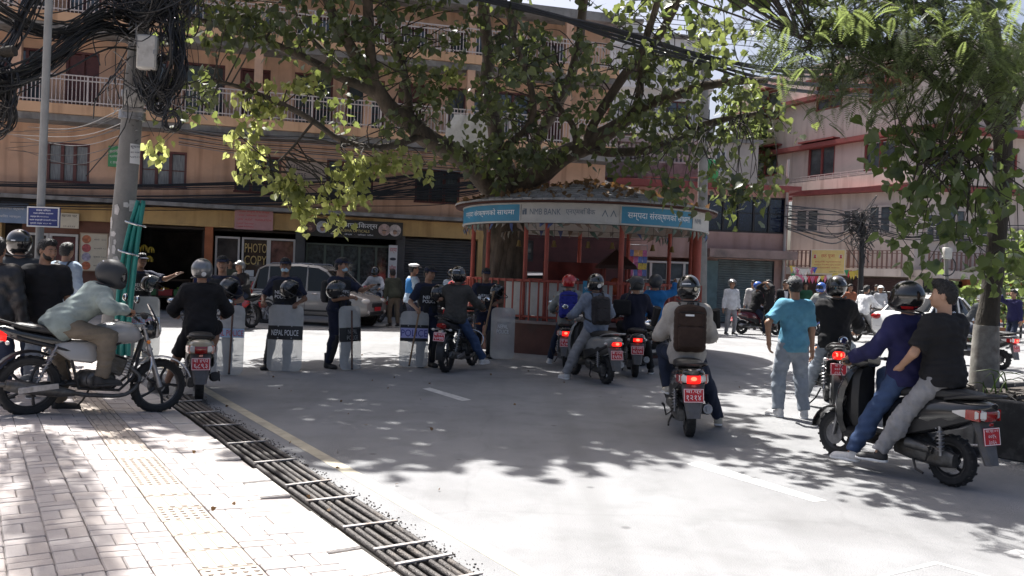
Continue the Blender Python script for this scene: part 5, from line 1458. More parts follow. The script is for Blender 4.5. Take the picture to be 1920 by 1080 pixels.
# snack packets hanging in front of it, seen through the kiosk
for j, (pa, pb) in enumerate(((1098, 1140), (1172, 1212))):
    xx0, z1_ = F2.L(pa, 468, -1.2); xx1, z0_ = F2.L(pb, 506, -1.2)
    e = empty('snack_rack', F2.W((xx0 + xx1) / 2, -1.2, 0), 0, ('wire rack of colourful snack packets seen behind the red shrine', 'wire rack of colourful snack packets beside the white framed window')[j], 'snack rack')
    m = MB(); [m.tube([(x, 0, 0), (x, 0, z1_ + .2)], .015, 6) for x in (xx0 - (xx0 + xx1) / 2, xx1 - (xx0 + xx1) / 2)]; m.tube([(xx0 - (xx0 + xx1) / 2, 0, z1_ + .2), (xx1 - (xx0 + xx1) / 2, 0, z1_ + .2)], .015, 6); m.build('rack_frame', STEEL, e)
    n = 5
    for r_ in range(4):
        for c in range(n):
            x = (c + .5) / n * (xx1 - xx0) - (xx1 - xx0) / 2; z = z1_ - .02 - (r_ + .4) / 4 * (z1_ - z0_ + .25)
            m = MB(MX.Translation((x, -.02 - .01 * r_, z)) @ MX.Rotation(random.gauss(0, .1), 4, 'Y')); w = (xx1 - xx0) / n * .44; h = .12
            m.rings([[(-w, 0, -h), (w, 0, -h), (w, .01, -h), (-w, .01, -h)], [(-w, -.03, 0), (w, -.03, 0), (w, .03, 0), (-w, .03, 0)], [(-w, 0, h), (w, 0, h), (w, .01, h), (-w, .01, h)]])
            pcx = random.choice([(.5, .05, .06), (.55, .4, .05), (.5, .45, .4), (.1, .25, .1), (.45, .1, .25), (.1, .15, .4), (.6, .3, .1)])
            m.build('packet', mat('packet_%d%d%d' % tuple(int(q * 99) for q in pcx), pcx, .3, var=.3, vs=14), e)
# ===== the pale pink corner block
CX, CY = 21.1, 45.0
FA = Facade('corner_building', (CX - .41 * 15.4, CY + .91 * 15.4, 0), (.41, -.91, 0), 'pale pink corner block with red window trims and a long railed balcony')
RA = FA.root
# heights
def zc(px, py): return AT(px, py, CY).z
Z1, Z2, Z3, Z4 = zc(1711, 520), zc(1711, 347), zc(1711, 238), 15.0
a_w = [FA.R(1408, 280, 1458, 332), FA.R(1515, 268, 1565, 330), FA.R(1620, 262, 1680, 318)]
a_w2 = [FA.R(1415, 172, 1462, 228), FA.R(1530, 150, 1580, 205), FA.R(1630, 135, 1690, 190)]
m = MB(); holes(m, 0, 15.4, Z2, Z4, a_w + a_w2, 0, .3); m.build('wall', PINKP, RA, smooth=False)
for r in a_w + a_w2:
    window(RA, r, 2, 1, .1, REDT, GLASSM, fw=.12)
    MB().box(((r[0] + r[1]) / 2, -.25, r[3] + .1), (r[1] - r[0] + .7, .6, .1)).build('window_hood', REDT, RA, smooth=False)
for z in (Z2, Z3, Z3 + 2.9): MB().box((7.6, -.15, z - .12), (16.2, .7, .26)).build('ledge', REDT, RA, smooth=False)
m = MB(); m.box((7.6, -.45, Z2 + .45), (15.8, .12, .65)); m.build('parapet', PINKP, RA, smooth=False)
railing(RA, .0, 15.4, Z2 + .78, Z2 + 1.1, -.45, RAILW, .6, .02)
# frontal wing, in the building's own axes: +Y' = normal side
ca, sa = .41, -.91
def toA(p): d = V(p) - FA.o; return V((d.dot(FA.ux), d.dot(FA.uy), p[2]))
def quad_wall(mb, p, q, z0, z1, th=.3):
    """a wall between two ground points (world), thickness away from the camera"""
    a, b = toA((*p, 0)), toA((*q, 0))
    u = (b - a).normalized(); n = V((-u.y, u.x, 0))
    L_ = (b - a).length
    mb.box(((a + b) / 2 + n * th / 2 + V((0, 0, (z0 + z1) / 2))), (L_, th, z1 - z0), MX.Rotation(math.atan2(u.y, u.x), 3, 'Z'))
P0, P1 = (CX, CY), (CX + 14, CY + 2.4)
PL = (CX - .63 * 7.4, CY + .78 * 7.4)
m = MB(); quad_wall(m, (CX + .02, CY), P1, Z2, Z4); m.build('wall', PINKP, RA, smooth=False)
m = MB(); quad_wall(m, PL, P0, Z1 + .05, Z2 - .26); quad_wall(m, P0, P1, Z1 + .05, Z2 - .26); m.build('wall', PINKP, RA, smooth=False)
def sub(p, q, name, label=None):    # a helper frame along a wall, as facade-like locals inside RA
    F = Facade.__new__(Facade); F.o = V((*p, 0)); F.ux = (V((*q, 0)) - V((*p, 0))).normalized(); F.uy = V((-F.ux.y, F.ux.x, 0))
    e = link(name, None, RA); e.matrix_local = (MX.Translation(FA.o) @ MX.Rotation(math.atan2(FA.ux.y, FA.ux.x), 4, 'Z')).inverted() @ MX.Translation(F.o) @ MX.Rotation(math.atan2(F.ux.y, F.ux.x), 4, 'Z')
    F.root = e; return F
FB = sub(P0, P1, 'front_wing'); FC = sub(PL, P0, 'corner_wing')
LB, LC = (V((*P1, 0)) - V((*P0, 0))).length, 7.4
FRW = mat('frame_pinkwhite', (.52, .45, .42), .6)
for F, rs in ((FB, [(1735, 270, 1800, 350), (1850, 280, 1905, 355), (1735, 400, 1770, 452), (1775, 392, 1810, 452), (1840, 400, 1880, 460)]), (FC, [(1492, 392, 1536, 436), (1628, 385, 1672, 438), (1580, 392, 1612, 436)])):
    for r in rs: window(F.root, F.R(*r, y=-.08), 2, 2, -.08, FRW if r[1] > 360 else REDT, GLASSM, .3, fw=.09)
for F, Lx in ((FB, LB), (FC, LC)):
    MB().box((Lx / 2, -.6, Z1 + .2), (Lx + .1, 1.5, .4)).build('balcony_slab', PINKP, F.root, smooth=False)
    railing(F.root, .0, Lx, Z1 + .4, Z1 + 1.35, -1.25, mat('railing_brown', (.20, .12, .1), .7, var=.15, vs=3), .26, .035)
    MB().box((Lx / 2, -.1, Z2 - .12), (Lx + .4, 1.0, .26)).build('ledge', REDT, F.root, smooth=False)
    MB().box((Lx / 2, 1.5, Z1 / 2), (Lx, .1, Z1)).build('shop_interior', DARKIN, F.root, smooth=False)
MB().box((LB / 2, -.4, Z2 + .5), (LB, .12, .8)).build('parapet', PINKP, FB.root, smooth=False)
MB().box((LB / 2, -.4, Z3 - .1), (LB, 1.1, .25)).build('ledge', REDT, FB.root, smooth=False)
for px, mm in ((1690, PINKP), (1812, PILLO), (1880, PILLO), (1925, PILLO)):
    xx = FB.L(px, 530)[0] if px > 1711 else .1
    MB().box((xx, -.1, Z1 / 2), (.5, .5, Z1)).build('pillar', mm, FB.root, smooth=False)
shutter(FC.root, FC.L(1598, 520)[0], LC - .4, 0, Z1 - .1, .1, mat('shutter_maroon', (.07, .04, .04), .6, var=.2, vs=2))
MB().box((.25, -.1, Z1 / 2), (.6, .5, Z1)).build('pillar', PINKW, FC.root, smooth=False)
ew = mat('shop_window_dark', (.02, .022, .022), .2, coat=.5, var=.9, vs=2.5)
m = MB(); m.box((FB.L(1758, 530)[0], .05, Z1 / 2), (FB.L(1810, 530)[0] - FB.L(1712, 530)[0], .1, Z1 * .9)); gw = m.build('shop_window', ew, FB.root, smooth=False)
for i in range(7):      # garments hung in the shop window
    x = FB.L(1718, 530)[0] + (i + .5) * .38
    g_ = MB(); g_.rings([[(x - w, -.02 - d, z), (x + w, -.02 - d, z), (x + w, -.02, z), (x - w, -.02, z)] for z, w, d in ((1.0, .12, .05), (1.5, .13, .07), (1.62, .2, .06), (1.7, .06, .04))]); g_.build('hung_shirt', cloth('garment_%d' % (i % 3), ((.2, .2, .2), (.05, .06, .05), (.22, .2, .16))[i % 3]), gw)
bpy.context.view_layer.update()
for e_ in (FB.root, FC.root):
    ML = e_.matrix_local.copy()
    for ch in list(e_.children):
        mloc = ML @ ch.matrix_local; ch.parent = RA; ch.matrix_parent_inverse = MX.Identity(4); ch.matrix_local = mloc
    bpy.data.objects.remove(e_)
yb = board('banner', FC, FC.R(1521, 468, 1585, 514, -1.9), -1.9, YSG, 'yellow and white festival banner with red lettering hung over strings of flags', [('छठ पूजा', .3, .7, .72, .16, REDI), ('हार्दिक शुभकामना', .12, .88, .5, .08, REDI), ('सम्पूर्ण नेपालीमा सुख शान्ति', .1, .9, .38, .07, REDI), ('समृद्धिको कामना', .2, .85, .26, .07, REDI), ('स्थानीय क्लब', .55, .95, .1, .06, INK)], 'banner', edge=WH)
r = FC.R(1521, 468, 1585, 514, -1.9)
for sx in (-1, 1):
    b = MB(frame((sx * (r[1] - r[0]) * .38, -.035, (r[3] - r[2]) * .22), (1, 0, 0), (0, 0, 1))); b.lathe([(0, 0), (.13, 0), (.13, .004), (0, .004)], 14); q = b.build('round_emblem', CREAM, yb)
    b = MB(frame((sx * (r[1] - r[0]) * .38, -.042, (r[3] - r[2]) * .22), (1, 0, 0), (0, 0, 1))); b.lathe([(0, 0), (.05, 0), (.05, .004), (0, .004)], 8, MX.Translation((0, .05, 0))); b.prism([(-.08, -.1), (.08, -.1), (.03, .02), (-.03, .02)], .004); b.build('figure_emblem', REDI, yb)
for m_ in (PINKW, PINKP): streaks(m_, (.74, .70, .68))
FLAGC = [mat('flag_%s' % n, c, .8) for n, c in (('red', (.45, .04, .06)), ('blue', (.05, .1, .4)), ('green', (.05, .28, .12)), ('white', (.6, .58, .55)), ('yellow', (.55, .42, .08)), ('pink', (.5, .15, .25)))]
def bunting(name, label, pts, n, size, sag, group=None, cols=None, parent=None):
    A_, B_ = V(pts[0]), V(pts[1])
    P_ = lambda t: A_.lerp(B_, t) - V((0, 0, sag * 4 * t * (1 - t)))
    e = empty(name, A_, 0, label, 'bunting', group)
    MB().tube([P_(i / 12) - A_ for i in range(13)], .006, 4).build('string', DULL_BLACK, e)
    u = (B_ - A_).normalized()
    for i in range(n):
        t = (i + .5) / n; c = P_(t) - A_; w = size * random.uniform(.8, 1.1)
        sw_ = V((-u.y, u.x, 0)) * random.gauss(0, .25) * w; h = w * random.uniform(1.1, 1.5)
        mm = (cols or FLAGC)[random.randrange(len(cols or FLAGC))]
        vsx = [c - u * w / 2, c + u * w / 2, c + V((0, 0, -h)) + sw_, c + V((0, 0, -h * .5)) + sw_ * .2 + V((-u.y, u.x, 0)) * .02]
        link('flag', mesh_of('flag', [tuple(q) for q in vsx], [(0, 1, 3), (0, 3, 2), (1, 2, 3)], mm), e)
    return e
for i, (a, b_, n) in enumerate((((1483, 497), (1530, 500), 9), ((1484, 512), (1570, 512), 14), ((1585, 505), (1618, 500), 7))):
    bunting('bunting', ('blue string of small flags beside the yellow banner', 'multicoloured flag string sagging under the yellow banner', 'short flag string tied off from the banner corner to the drainpipe')[i], (AT(*a, 43), AT(*b_, 43)), n, .3, .15, 'flag strings at the yellow banner')
# fence and hedge along the far kerb
FENCE = mat('fence_dark', (.035, .036, .04), .6)
e = empty('railing_fence', G(1610, 612), 0, 'dark street railing along the far pavement before the shop windows', 'fence')
o_ = G(1610, 612); o2 = G(1990, 640)
dv = o2 - o_; n = 40
m = MB(); [m.box(o_.lerp(o2, i / n) - o_ + V((0, 0, .75)), (.06, .06, 1.5)) for i in range(n + 1)]; m.build('baluster', FENCE, e, smooth=False, kind='stuff')
m = MB(); [m.tube([V((0, 0, z)), dv + V((0, 0, z))], .035, 6) for z in (.2, 1.45)]; m.build('rail', FENCE, e)
# ===== things behind, seen through the leaves
BRICK = mat('brick_red', (.28, .11, .075), .9, var=.25, vs=4)
WHB = mat('plaster_white', (.62, .62, .62), .9, var=.08, vs=.8, dirt=(.45, .45, .45), ds=.8)
def block(name, label, pr, Y, depth, m, wins_=(), trims=(), zb=0.0, wm=None, fm=None, roofm=None):
    F = Facade(name, AT(pr[0], 500, Y).xy.to_3d(), (1, 0.02, 0), label)
    x0, x1, z0, z1 = F.R(*pr); z0 = zb
    rs = [F.R(*w) for w in wins_]
    m_ = MB(); holes(m_, x0, x1, z0, z1, rs, 0, .3); m_.box(((x0 + x1) / 2, depth, (z0 + z1) / 2), (x1 - x0, .2, z1 - z0)); [m_.box((x, depth / 2 + .1, (z0 + z1) / 2), (.2, depth - .4, z1 - z0)) for x in (x0 + .1, x1 - .1)]; m_.build('wall', m, F.root, smooth=False)
    MB().box(((x0 + x1) / 2, depth / 2, z1 + .1), (x1 - x0 + .4, depth + .4, .2)).build('roof', roofm or CONC, F.root, smooth=False)
    for r in rs: window(F.root, r, 2, 2, .1, fm or MAROON, wm or GLASSM, .35)
    for t in trims:
        r = F.R(*t); MB().box(((r[0] + r[1]) / 2, -.2, (r[2] + r[3]) / 2), (r[1] - r[0], .7, r[3] - r[2])).build('ledge', m, F.root, smooth=False)
    return F
Fb = block('brick_house', 'red brick house with a blue door strip seen between the big tree limbs', (1062, 132, 1142, 340), 38, 7, BRICK, ((1082, 200, 1092, 250),), ((1058, 134, 1146, 142),), fm=mat('frame_blue', (.04, .10, .22), .6))
Fw = block('white_house', 'tall white rendered house with black balcony rails behind the brick one', (1100, 70, 1330, 345), 52, 8, WHB, ((1170, 120, 1215, 165), (1165, 215, 1205, 255), (1250, 190, 1290, 240)), ((1095, 155, 1335, 168), (1095, 238, 1335, 250)))
r = Fw.R(1110, 205, 1325, 238); railing(Fw.root, r[0], r[1], r[2], r[3], -.6, DULL_BLACK, .3, .03)
Ft = block('stair_tower', 'small white rooftop stair tower with a corrugated lid', (1155, 42, 1200, 75), 54, 3, WHB, (), (), zb=15.5)
Fc = block('balustraded_house', 'grey house with a white concrete balustrade above the tarpaulin roof', (1105, 266, 1310, 520), 40, 5, CONC, ((1130, 330, 1180, 360), (1220, 330, 1270, 360)))
r = Fc.R(1105, 262, 1308, 308, -.5)
bl = MB(); n = 26
for i in range(n):
    x = r[0] + (r[1] - r[0]) * (i + .5) / n
    bl.lathe([(.07, 0), (.04, .12), (.09, .3), (.045, .5), (.07, .62), (.05, r[3] - r[2] - .3)], 8, MX.Translation((x, -.5, r[2] + .15)))
q = MB(); q.box(((r[0] + r[1]) / 2, -.5, r[2] + .05), (r[1] - r[0], .3, .2)); q.box(((r[0] + r[1]) / 2, -.5, r[3] - .06), (r[1] - r[0], .32, .16)); qo = q.build('balustrade', mat('concrete_pale', (.40, .385, .37), .9, var=.2, vs=3), Fc.root, smooth=False); bl.build('baluster', MATS['concrete_pale'], qo, kind='stuff')
Fs = block('far_house', 'pale far house with a white casement window above the green tank', (1330, 268, 1420, 400), 48, 6, mat('plaster_greyish', (.42, .38, .35), .9, var=.1, vs=1), ((1342, 282, 1362, 322),), fm=WHB)
# water tank
p = AT(1327, 347, 40); tz = p.z
e = empty('water_tank', (p.x, p.y, tz), 0, 'green plastic water tank standing on the flat roof', 'water tank')
MB().lathe([(.02, 0), (.45, 0), (.48, .1), (.46, .3), (.48, .35), (.46, .6), (.48, .65), (.46, .9), (.48, .95), (.40, 1.12), (.15, 1.2), (.02, 1.2)], 20).build('tank', mat('tank_green', (.03, .30, .09), .4), e)
MB().lathe([(.0, 0), (.16, 0), (.16, .06), (0, .07)], 14, MX.Translation((0, 0, 1.2))).build('lid', DULL_BLACK, e)
MB().box((0, 0, -tz / 2), (1.0, 1.0, tz - .002)).build('support', CONC, e, smooth=False)
# tarpaulin and tin roofs behind the kiosk
TARP = mat('tarpaulin_black', (.03, .03, .034), .35, var=.4, vs=3, bump=.8, bs=3)
TIN = mat('tin_roof', (.16, .15, .15), .5, .5, var=.3, vs=2, dirt=(.07, .05, .045), ds=1.5)
for i, (lab, q, Y, mm) in enumerate((('black tarpaulin sheet sloping over the stalls behind the kiosk roof', [(985, 318), (1130, 335), (1330, 395), (1290, 420), (985, 400)], 30, TARP), ('rusty red edged tin roof strip above the tarpaulin', [(1150, 332), (1480, 350), (1480, 358), (1150, 345)], 32.2, REDT), ('grey tin lean-to roof under the white balustrade', [(1090, 300), (1310, 308), (1310, 332), (1090, 330)], 35, TIN))):
    pts = [AT(x, y, Y + (2.5 if y < 340 else 0) * (i != 1)) for x, y in q]
    c = sum(pts, V((0, 0, 0))) / len(pts)
    b = MB(); n = len(pts); b.add([p - c for p in pts] + [p - c + V((0, .05, -.05)) for p in pts], [tuple(range(n)), tuple(range(2 * n - 1, n - 1, -1))] + [(j, n + j, n + (j + 1) % n, (j + 1) % n) for j in range(n)])
    o = b.build('awning', mm, None, smooth=False, label=lab, cat='awning'); o.location = c
# stall wall under the tarpaulin
Fk = block('market_stall', 'dark red market stall with grey posters behind the kiosk', (930, 405, 1180, 570), 30, 2, mat('stall_red', (.055, .016, .016), .8, var=.4, vs=2), ((960, 450, 1000, 490),), fm=DULL_BLACK)
# ===== round kiosk about the big tree
KR = mat('kiosk_red', (.27, .05, .032), .6, var=.2, vs=4, dirt=(.2, .05, .035), ds=3, dl=.55)
KBASE = mat('kiosk_base', (.10, .045, .035), .85, var=.25, vs=2.5, dirt=(.07, .05, .042), ds=2)
KWHT = mat('kiosk_panel_white', (.42, .41, .39), .6, var=.08, vs=3, dirt=(.3, .285, .27), ds=2.2, dl=.55)
KROOF = mat('kiosk_roof_tiles', (.25, .245, .24), .9, var=.35, vs=6, bump=.6, bs=30)
kc = V((1.62, 19.75, 0)); KRAD = 2.72
kio = empty('kiosk', kc, 0, 'round red railed kiosk with blue and white bank signs built about the big tree', 'kiosk')
def kp(a, r, z): return V((r * math.sin(a), -r * math.cos(a), z))
AN = np.linspace(-PI, PI, 721)
def kang(px, r, z=2.8):           # angle on the near side whose point shows at this column
    best = min(((abs(project(kc + kp(a, r, z))[0] - px), a) for a in np.linspace(-PI / 2, PI / 2, 361)))
    return best[1]
n = 48
def kring(mb, r0, r1, z0, z1, a0=-PI, a1=PI, n=48):
    full = abs(a1 - a0 - 2 * PI) < 1e-6
    rs = [[kp(a, r0, z0), kp(a, r1, z0), kp(a, r1, z1), kp(a, r0, z1)] for a in np.linspace(a0, a1, n + 1)[:n if full else n + 1]]
    return mb.rings(rs, not full, full)
kring(MB(), KRAD - .25, KRAD, 0, .62).build('base_wall', KBASE, kio)
kring(MB(), KRAD - .28, KRAD + .04, .62, .68).build('base_coping', mat('coping_grey', (.2, .16, .15), .8, var=.2, vs=4), kio)
MB().lathe([(.01, .55), (KRAD - .26, .55), (KRAD - .26, .6), (.01, .6)], 32).build('floor', CONC, kio)
q = MB(); kring(q, KRAD - .08, KRAD - .04, 1.47, 1.52); kring(q, KRAD - .08, KRAD - .04, .74, .78); q.build('rail', KR, kio)
nb = 84
for i in range(nb):
    a = -PI + 2 * PI * (i + .5) / nb
    w = .034
    b = MB(MX.Translation(kp(a, KRAD - .02, 0)) @ MX.Rotation(a, 4, 'Z')); b.box((0, 0, 1.09), (w, .024, .84), bev=.004); b.build('railing_bar', KR, kio)
for px in (884, 912, 984, 1023, 1165, 1309):
    a = kang(px, KRAD - .1, 2)
    big = px in (1309,)
    MB().tube([kp(a, KRAD - .14, .62), kp(a, KRAD - .14, 2.75)], .105 if big else .045 if px not in (1165,) else .055, 10).build('post', KR, kio)
for a in (1.7, 2.1, 2.6, 3.1, 3.7, 4.2, 4.6): MB().tube([kp(a, KRAD - .14, .62), kp(a, KRAD - .14, 2.75)], .05, 8).build('post', KR, kio)
for (pa, pb) in ((947, 985), (987, 1022), (1024, 1060), (1062, 1110), (1130, 1148)):
    a0, a1 = kang(pa, KRAD - .12, 1.1), kang(pb, KRAD - .12, 1.1)
    kring(MB(), KRAD - .14, KRAD - .12, .78, 1.46, a0, a1, 4).build('panel', KWHT, kio)
# fascia
RF = 2.80
FZ0, FZ1 = 2.70, 3.04
segs = [(-PI / 2 - .35, kang(975, RF), CYA), (kang(975, RF), kang(1164, RF), KWHT), (kang(1164, RF), kang(1299, RF), CYA), (kang(1299, RF), PI / 2 + .4, KWHT), (PI / 2 + .4, PI * 1.5 - .35, KWHT)]
fas = []
for a0, a1, mm in segs:
    fas.append(kring(MB(), RF - .05, RF, FZ0, FZ1, a0 + .006, a1 - .006, 16).build('fascia_panel', mm, kio))
q = MB(); kring(q, RF - .07, RF + .02, FZ0 - .03, FZ0); kring(q, RF - .07, RF + .02, FZ1, FZ1 + .03)
for a0, a1, mm in segs[1:4]: q.box(kp(a0, RF + .0, (FZ0 + FZ1) / 2), (.03, .03, FZ1 - FZ0), MX.Rotation(a0, 3, 'Z'))
q.build('fascia_trim', mat('trim_pale', (.4, .39, .37), .6, var=.2, vs=4), kio, smooth=False)
kring(MB(), RF - .05, RF + .14, FZ1 + .032, FZ1 + .085).build('eave', mat('eave_brown', (.1, .04, .03), .8), kio)
def ktext(tx, a0, a1, z, h, m, par):
    a, f, sz = text_mesh(tx, 0)
    w = a1 - a0
    link('lettering', mesh_of('lettering', [tuple(kp(a0 + w * (q[0] / sz[0] + .5), RF + .004, z + q[1] / sz[1] * h)) for q in a], f, m), par)
ztx = (FZ0 + FZ1) / 2
aa = kang(872, RF), kang(965, RF); ktext('सम्पदा संरक्षणको साथमा', aa[0] + .05, aa[1], ztx + .01, .17, LETTER_W, fas[0])
GREYI = mat('ink_bluegrey', (.10, .13, .17), .6)
ktext('NMB BANK', kang(993, RF), kang(1051, RF), ztx + .02, .12, GREYI, fas[1]); ktext('एनएमबि बैंक', kang(1060, RF), kang(1115, RF), ztx + .03, .15, GREYI, fas[1])
ktext('सम्पदा संरक्षणको साथमा', kang(1177, RF), kang(1293, RF), ztx, .2, LETTER_W, fas[2])
ktext('NMB', kang(1303, RF), kang(1314, RF), ztx, .1, GREYI, fas[3])
for px, pw in ((984, 5), (1135, 4), (1149, 4)):
    a0 = kang(px, RF); s_ = pw / 100
    b = MB(frame(kp(a0, RF + .004, ztx + .02), kp(a0 + PI / 2, 1, 0), (0, 0, 1)))
    if px == 984: b.prism([(-s_, -.06), (-.005, -.06), (-.005, .0), (s_ * .4, .0), (s_ * .4, .03), (-s_, .03)], .003); b.prism([(.012, -.06), (s_, -.06), (s_, .06), (-s_ * .6, .06), (-s_ * .6, .04), (.012, .04)], .003)
    else: b.prism([(-s_ * 1.6, -.07), (0, .07), (s_ * 1.6, -.07), (s_ * 1.2, -.07), (0, .03), (-s_ * 1.2, -.07)], .003)
    b.build('emblem', GREYI, fas[1], smooth=False)
# roof of overlapping tile rows
ap = V((0, 0, 3.78))
b = MB()
rows = 9
for i in range(rows):
    t0, t1 = i / rows, (i + 1.18) / rows
    r0, z0 = 3.0 * (1 - t0) - .01, 3.12 + (.68) * t0; r1, z1 = max(.05, 3.0 * (1 - t1)), 3.12 + .68 * min(t1, 1)
    m_ = max(10, int(2 * PI * r0 / .22))
    for j in range(m_):
        a0, a1 = 2 * PI * (j + .5 * (i % 2)) / m_, 2 * PI * (j + .96 + .5 * (i % 2)) / m_
        dz = random.uniform(0, .02)
        b.add([kp(a0, r0, z0 + .02 + dz), kp(a1, r0, z0 + .02 + dz), kp(a1, r1, z1), kp(a0, r1, z1), kp(a0, r0, z0 - .01), kp(a1, r0, z0 - .01)], [(0, 1, 2, 3), (4, 5, 1, 0)])
rf = b.build('roof', KROOF, kio, smooth=False); rf['kind'] = 'stuff'
MB().lathe([(3.0, 3.11), (.02, 3.77), (.02, 3.70), (2.98, 3.07)], 40).build('roof_deck', mat('roof_under', (.07, .03, .025), .9), kio)
# shrine inside
SHR = mat('shrine_red', (.16, .025, .02), .7, var=.3, vs=3)
sh = empty('shrine', kc + V((.75, -.1, .6)), 0, 'small dark red shrine with a pointed tin roof inside the kiosk', 'shrine')
MB().box((0, 0, .3), (.9, .9, .6), bev=.02).build('plinth', SHR, sh)
[MB().tube([(x * .28, y * .28, .6), (x * .28, y * .28, 1.25)], .03, 8).build('post', SHR, sh) for x in (-1, 1) for y in (-1, 1)]
MB().lathe([(.62, 1.22), (.58, 1.3), (.3, 1.48), (.03, 1.66), (.02, 1.8), (0, 1.82)], 4, MX.Rotation(PI / 4, 4, 'Z')).build('roof', mat('shrine_roof', (.05, .025, .02), .6), sh, smooth=False)
MB().ell((0, 0, .82), (.14, .12, .2), 10, 8).build('idol', mat('idol_vermilion', (.4, .08, .03), .6, var=.4, vs=9), sh)
e = empty('red_cloth', kc + V((-.15, .9, .6)), .1, 'wide red cloth backdrop hung inside the kiosk behind the shrine', 'cloth')
b = MB(); b.rings([[(x, .05 * math.sin(x * 9), z), (x, .05 * math.sin(x * 9) + .012, z)] for x in ()] or [[(x, .04 * math.sin(x * 11), .1), (x, .04 * math.sin(x * 11), 1.35), (x, .04 * math.sin(x * 11) + .012, 1.35), (x, .04 * math.sin(x * 11) + .012, .1)] for x in np.linspace(-.75, .8, 30)]); b.build('cloth', SHR, e)
for i, px in enumerate((975, 1040, 1104, 1150, 1226, 1262)):         # bells and lamps under the eave
    a = kang(px, RF - .5)
    e = empty('hanging_bell', kc + kp(a, RF - .5, 2.2), 0, ('brass bell hung first along the kiosk eave by the tree trunk', 'brass bell hung between the thin posts of the kiosk', 'brass bell hung over the shrine steps', 'brass bell hung beside the shrine roof', 'brass bell hung past the thin pair of posts', 'brass bell hung beside the thick kiosk post')[i], 'bell', 'bells in the kiosk')
    MB().lathe([(.0, .14), (.03, .13), (.04, .06), (.06, .0), (.055, .0), (0, .02)], 12).build('bell', mat('brass', (.22, .14, .05), .4, .8), e); MB().tube([(0, 0, .13), (0, 0, .5)], .005, 5).build('cord', DULL_BLACK, e)
PRAY = [mat('kflag_%d' % i, c, .85, var=.2, vs=20) for i, c in enumerate(((.20, .19, .16), (.12, .16, .13), (.06, .08, .18), (.16, .11, .08), (.19, .17, .15), (.07, .12, .1)))]
e = empty('bunting', kc, 0, 'faded paper flags strung all round under the kiosk eave', 'bunting')
for rr, zz, nn in ((RF - .03, FZ0 - .04, 60), (RF - .9, FZ0 - .14, 34)):
    MB().tube([kp(a, rr, zz) for a in np.linspace(-PI, PI, 60)[:-1]], .006, 4, close=True).build('string', DULL_BLACK, e)
    for i in range(nn):
        a = -PI / 1.6 + 2 * PI / 1.6 * i / nn; w = random.uniform(.04, .06); h = random.uniform(.08, .2); sw_ = random.gauss(0, .04)
        P_ = [kp(a - w / rr, rr, zz), kp(a + w / rr, rr, zz), kp(a + sw_, rr + random.gauss(0, .03), zz - h), kp(a, rr + .03, zz - h * .5)]
        link('flag', mesh_of('flag', [tuple(p) for p in P_], [(0, 1, 3), (0, 3, 2), (1, 2, 3)], random.choice(PRAY)), e)
# notice fixed to the kiosk railing
a0 = kang(1105, KRAD + .06, 1.3)
e = empty('notice', kc + kp(a0, KRAD + .06, 1.36), a0, 'small blue notice tied to the kiosk railing behind the riders', 'sign'); MB().box((0, 0, 0), (.28, .02, .34)).build('panel', CYA, e, smooth=False)
text('एन एम बि', .22, .07, LETTER_W, e, frame((0, -.013, .03), (1, 0, 0), (0, 0, 1)))
a0 = kang(1046, KRAD + .01, 1.1); e = empty('notice', kc + kp(a0, KRAD + .02, 1.08), a0, 'faded brown picture notice tied low on the white railing panel', 'sign'); MB().box((0, 0, 0), (.2, .02, .26)).build('panel', mat('notice_brown', (.3, .18, .09), .7, var=.7, vs=12), e, smooth=False)

# ===== trees
BARK = mat('bark', (.095, .075, .058), .95, var=.4, vs=7, bump=1.0, bs=22, dirt=(.055, .05, .04), ds=2, stretch=(1, 1, .35))
BARK_D = mat('bark_dark', (.05, .043, .035), .95, var=.4, vs=7, bump=1.0, bs=30, stretch=(1, 1, .35))
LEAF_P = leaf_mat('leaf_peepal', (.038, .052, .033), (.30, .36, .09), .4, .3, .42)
LEAF_B = leaf_mat('leaf_sunlit', (.065, .085, .03), (.62, .66, .22), .35, .5, .4)  # lighter copy of the peepal leaf, sunlight put into its colours
LEAF_N = leaf_mat('leaf_near', (.04, .062, .03), (.30, .40, .10), .35, .33, .42)
LEAF_F = leaf_mat('leaf_fern', (.046, .066, .029), (.32, .40, .12), .45, .36, .5)
HEART = np.array([(0, 0, 0), (.30, -.10, .05), (.50, .22, .10), (.40, .55, .06), (.13, .86, .0), (0, 1.18, -.06), (-.13, .86, 0), (-.40, .55, .06), (-.50, .22, .10), (-.30, -.10, .05), (0, .5, -.015)])
HEART_F = [(10, i, i + 1) for i in range(0, 9)] + [(10, 9, 0)]
def leaf_cloud(name, C_, size, m, parent, droop=.75, rng=None, flat=.0):
    """many separate heart-shaped leaves, each hung at its own angle"""
    rng = rng or np.random.RandomState(1)
    C_ = np.asarray(C_); n = len(C_)
    y = rng.normal(0, 1, (n, 3)); y[:, 2] = y[:, 2] * .5 - droop * 1.6; y /= np.linalg.norm(y, axis=1)[:, None]
    r = rng.normal(0, 1, (n, 3)); x = np.cross(y, r); x /= np.linalg.norm(x, axis=1)[:, None]
    z = np.cross(x, y)
    s = size * rng.uniform(.6, 1.2, n)[:, None, None]
    vts = C_[:, None, :] + s * (HEART[None, :, 0, None] * x[:, None] + HEART[None, :, 1, None] * y[:, None] + HEART[None, :, 2, None] * z[:, None])
    F = (np.array(HEART_F)[None] + 11 * np.arange(n)[:, None, None]).reshape(-1, 3)
    return link(name, mesh_of(name, vts.reshape(-1, 3), F, m), parent)
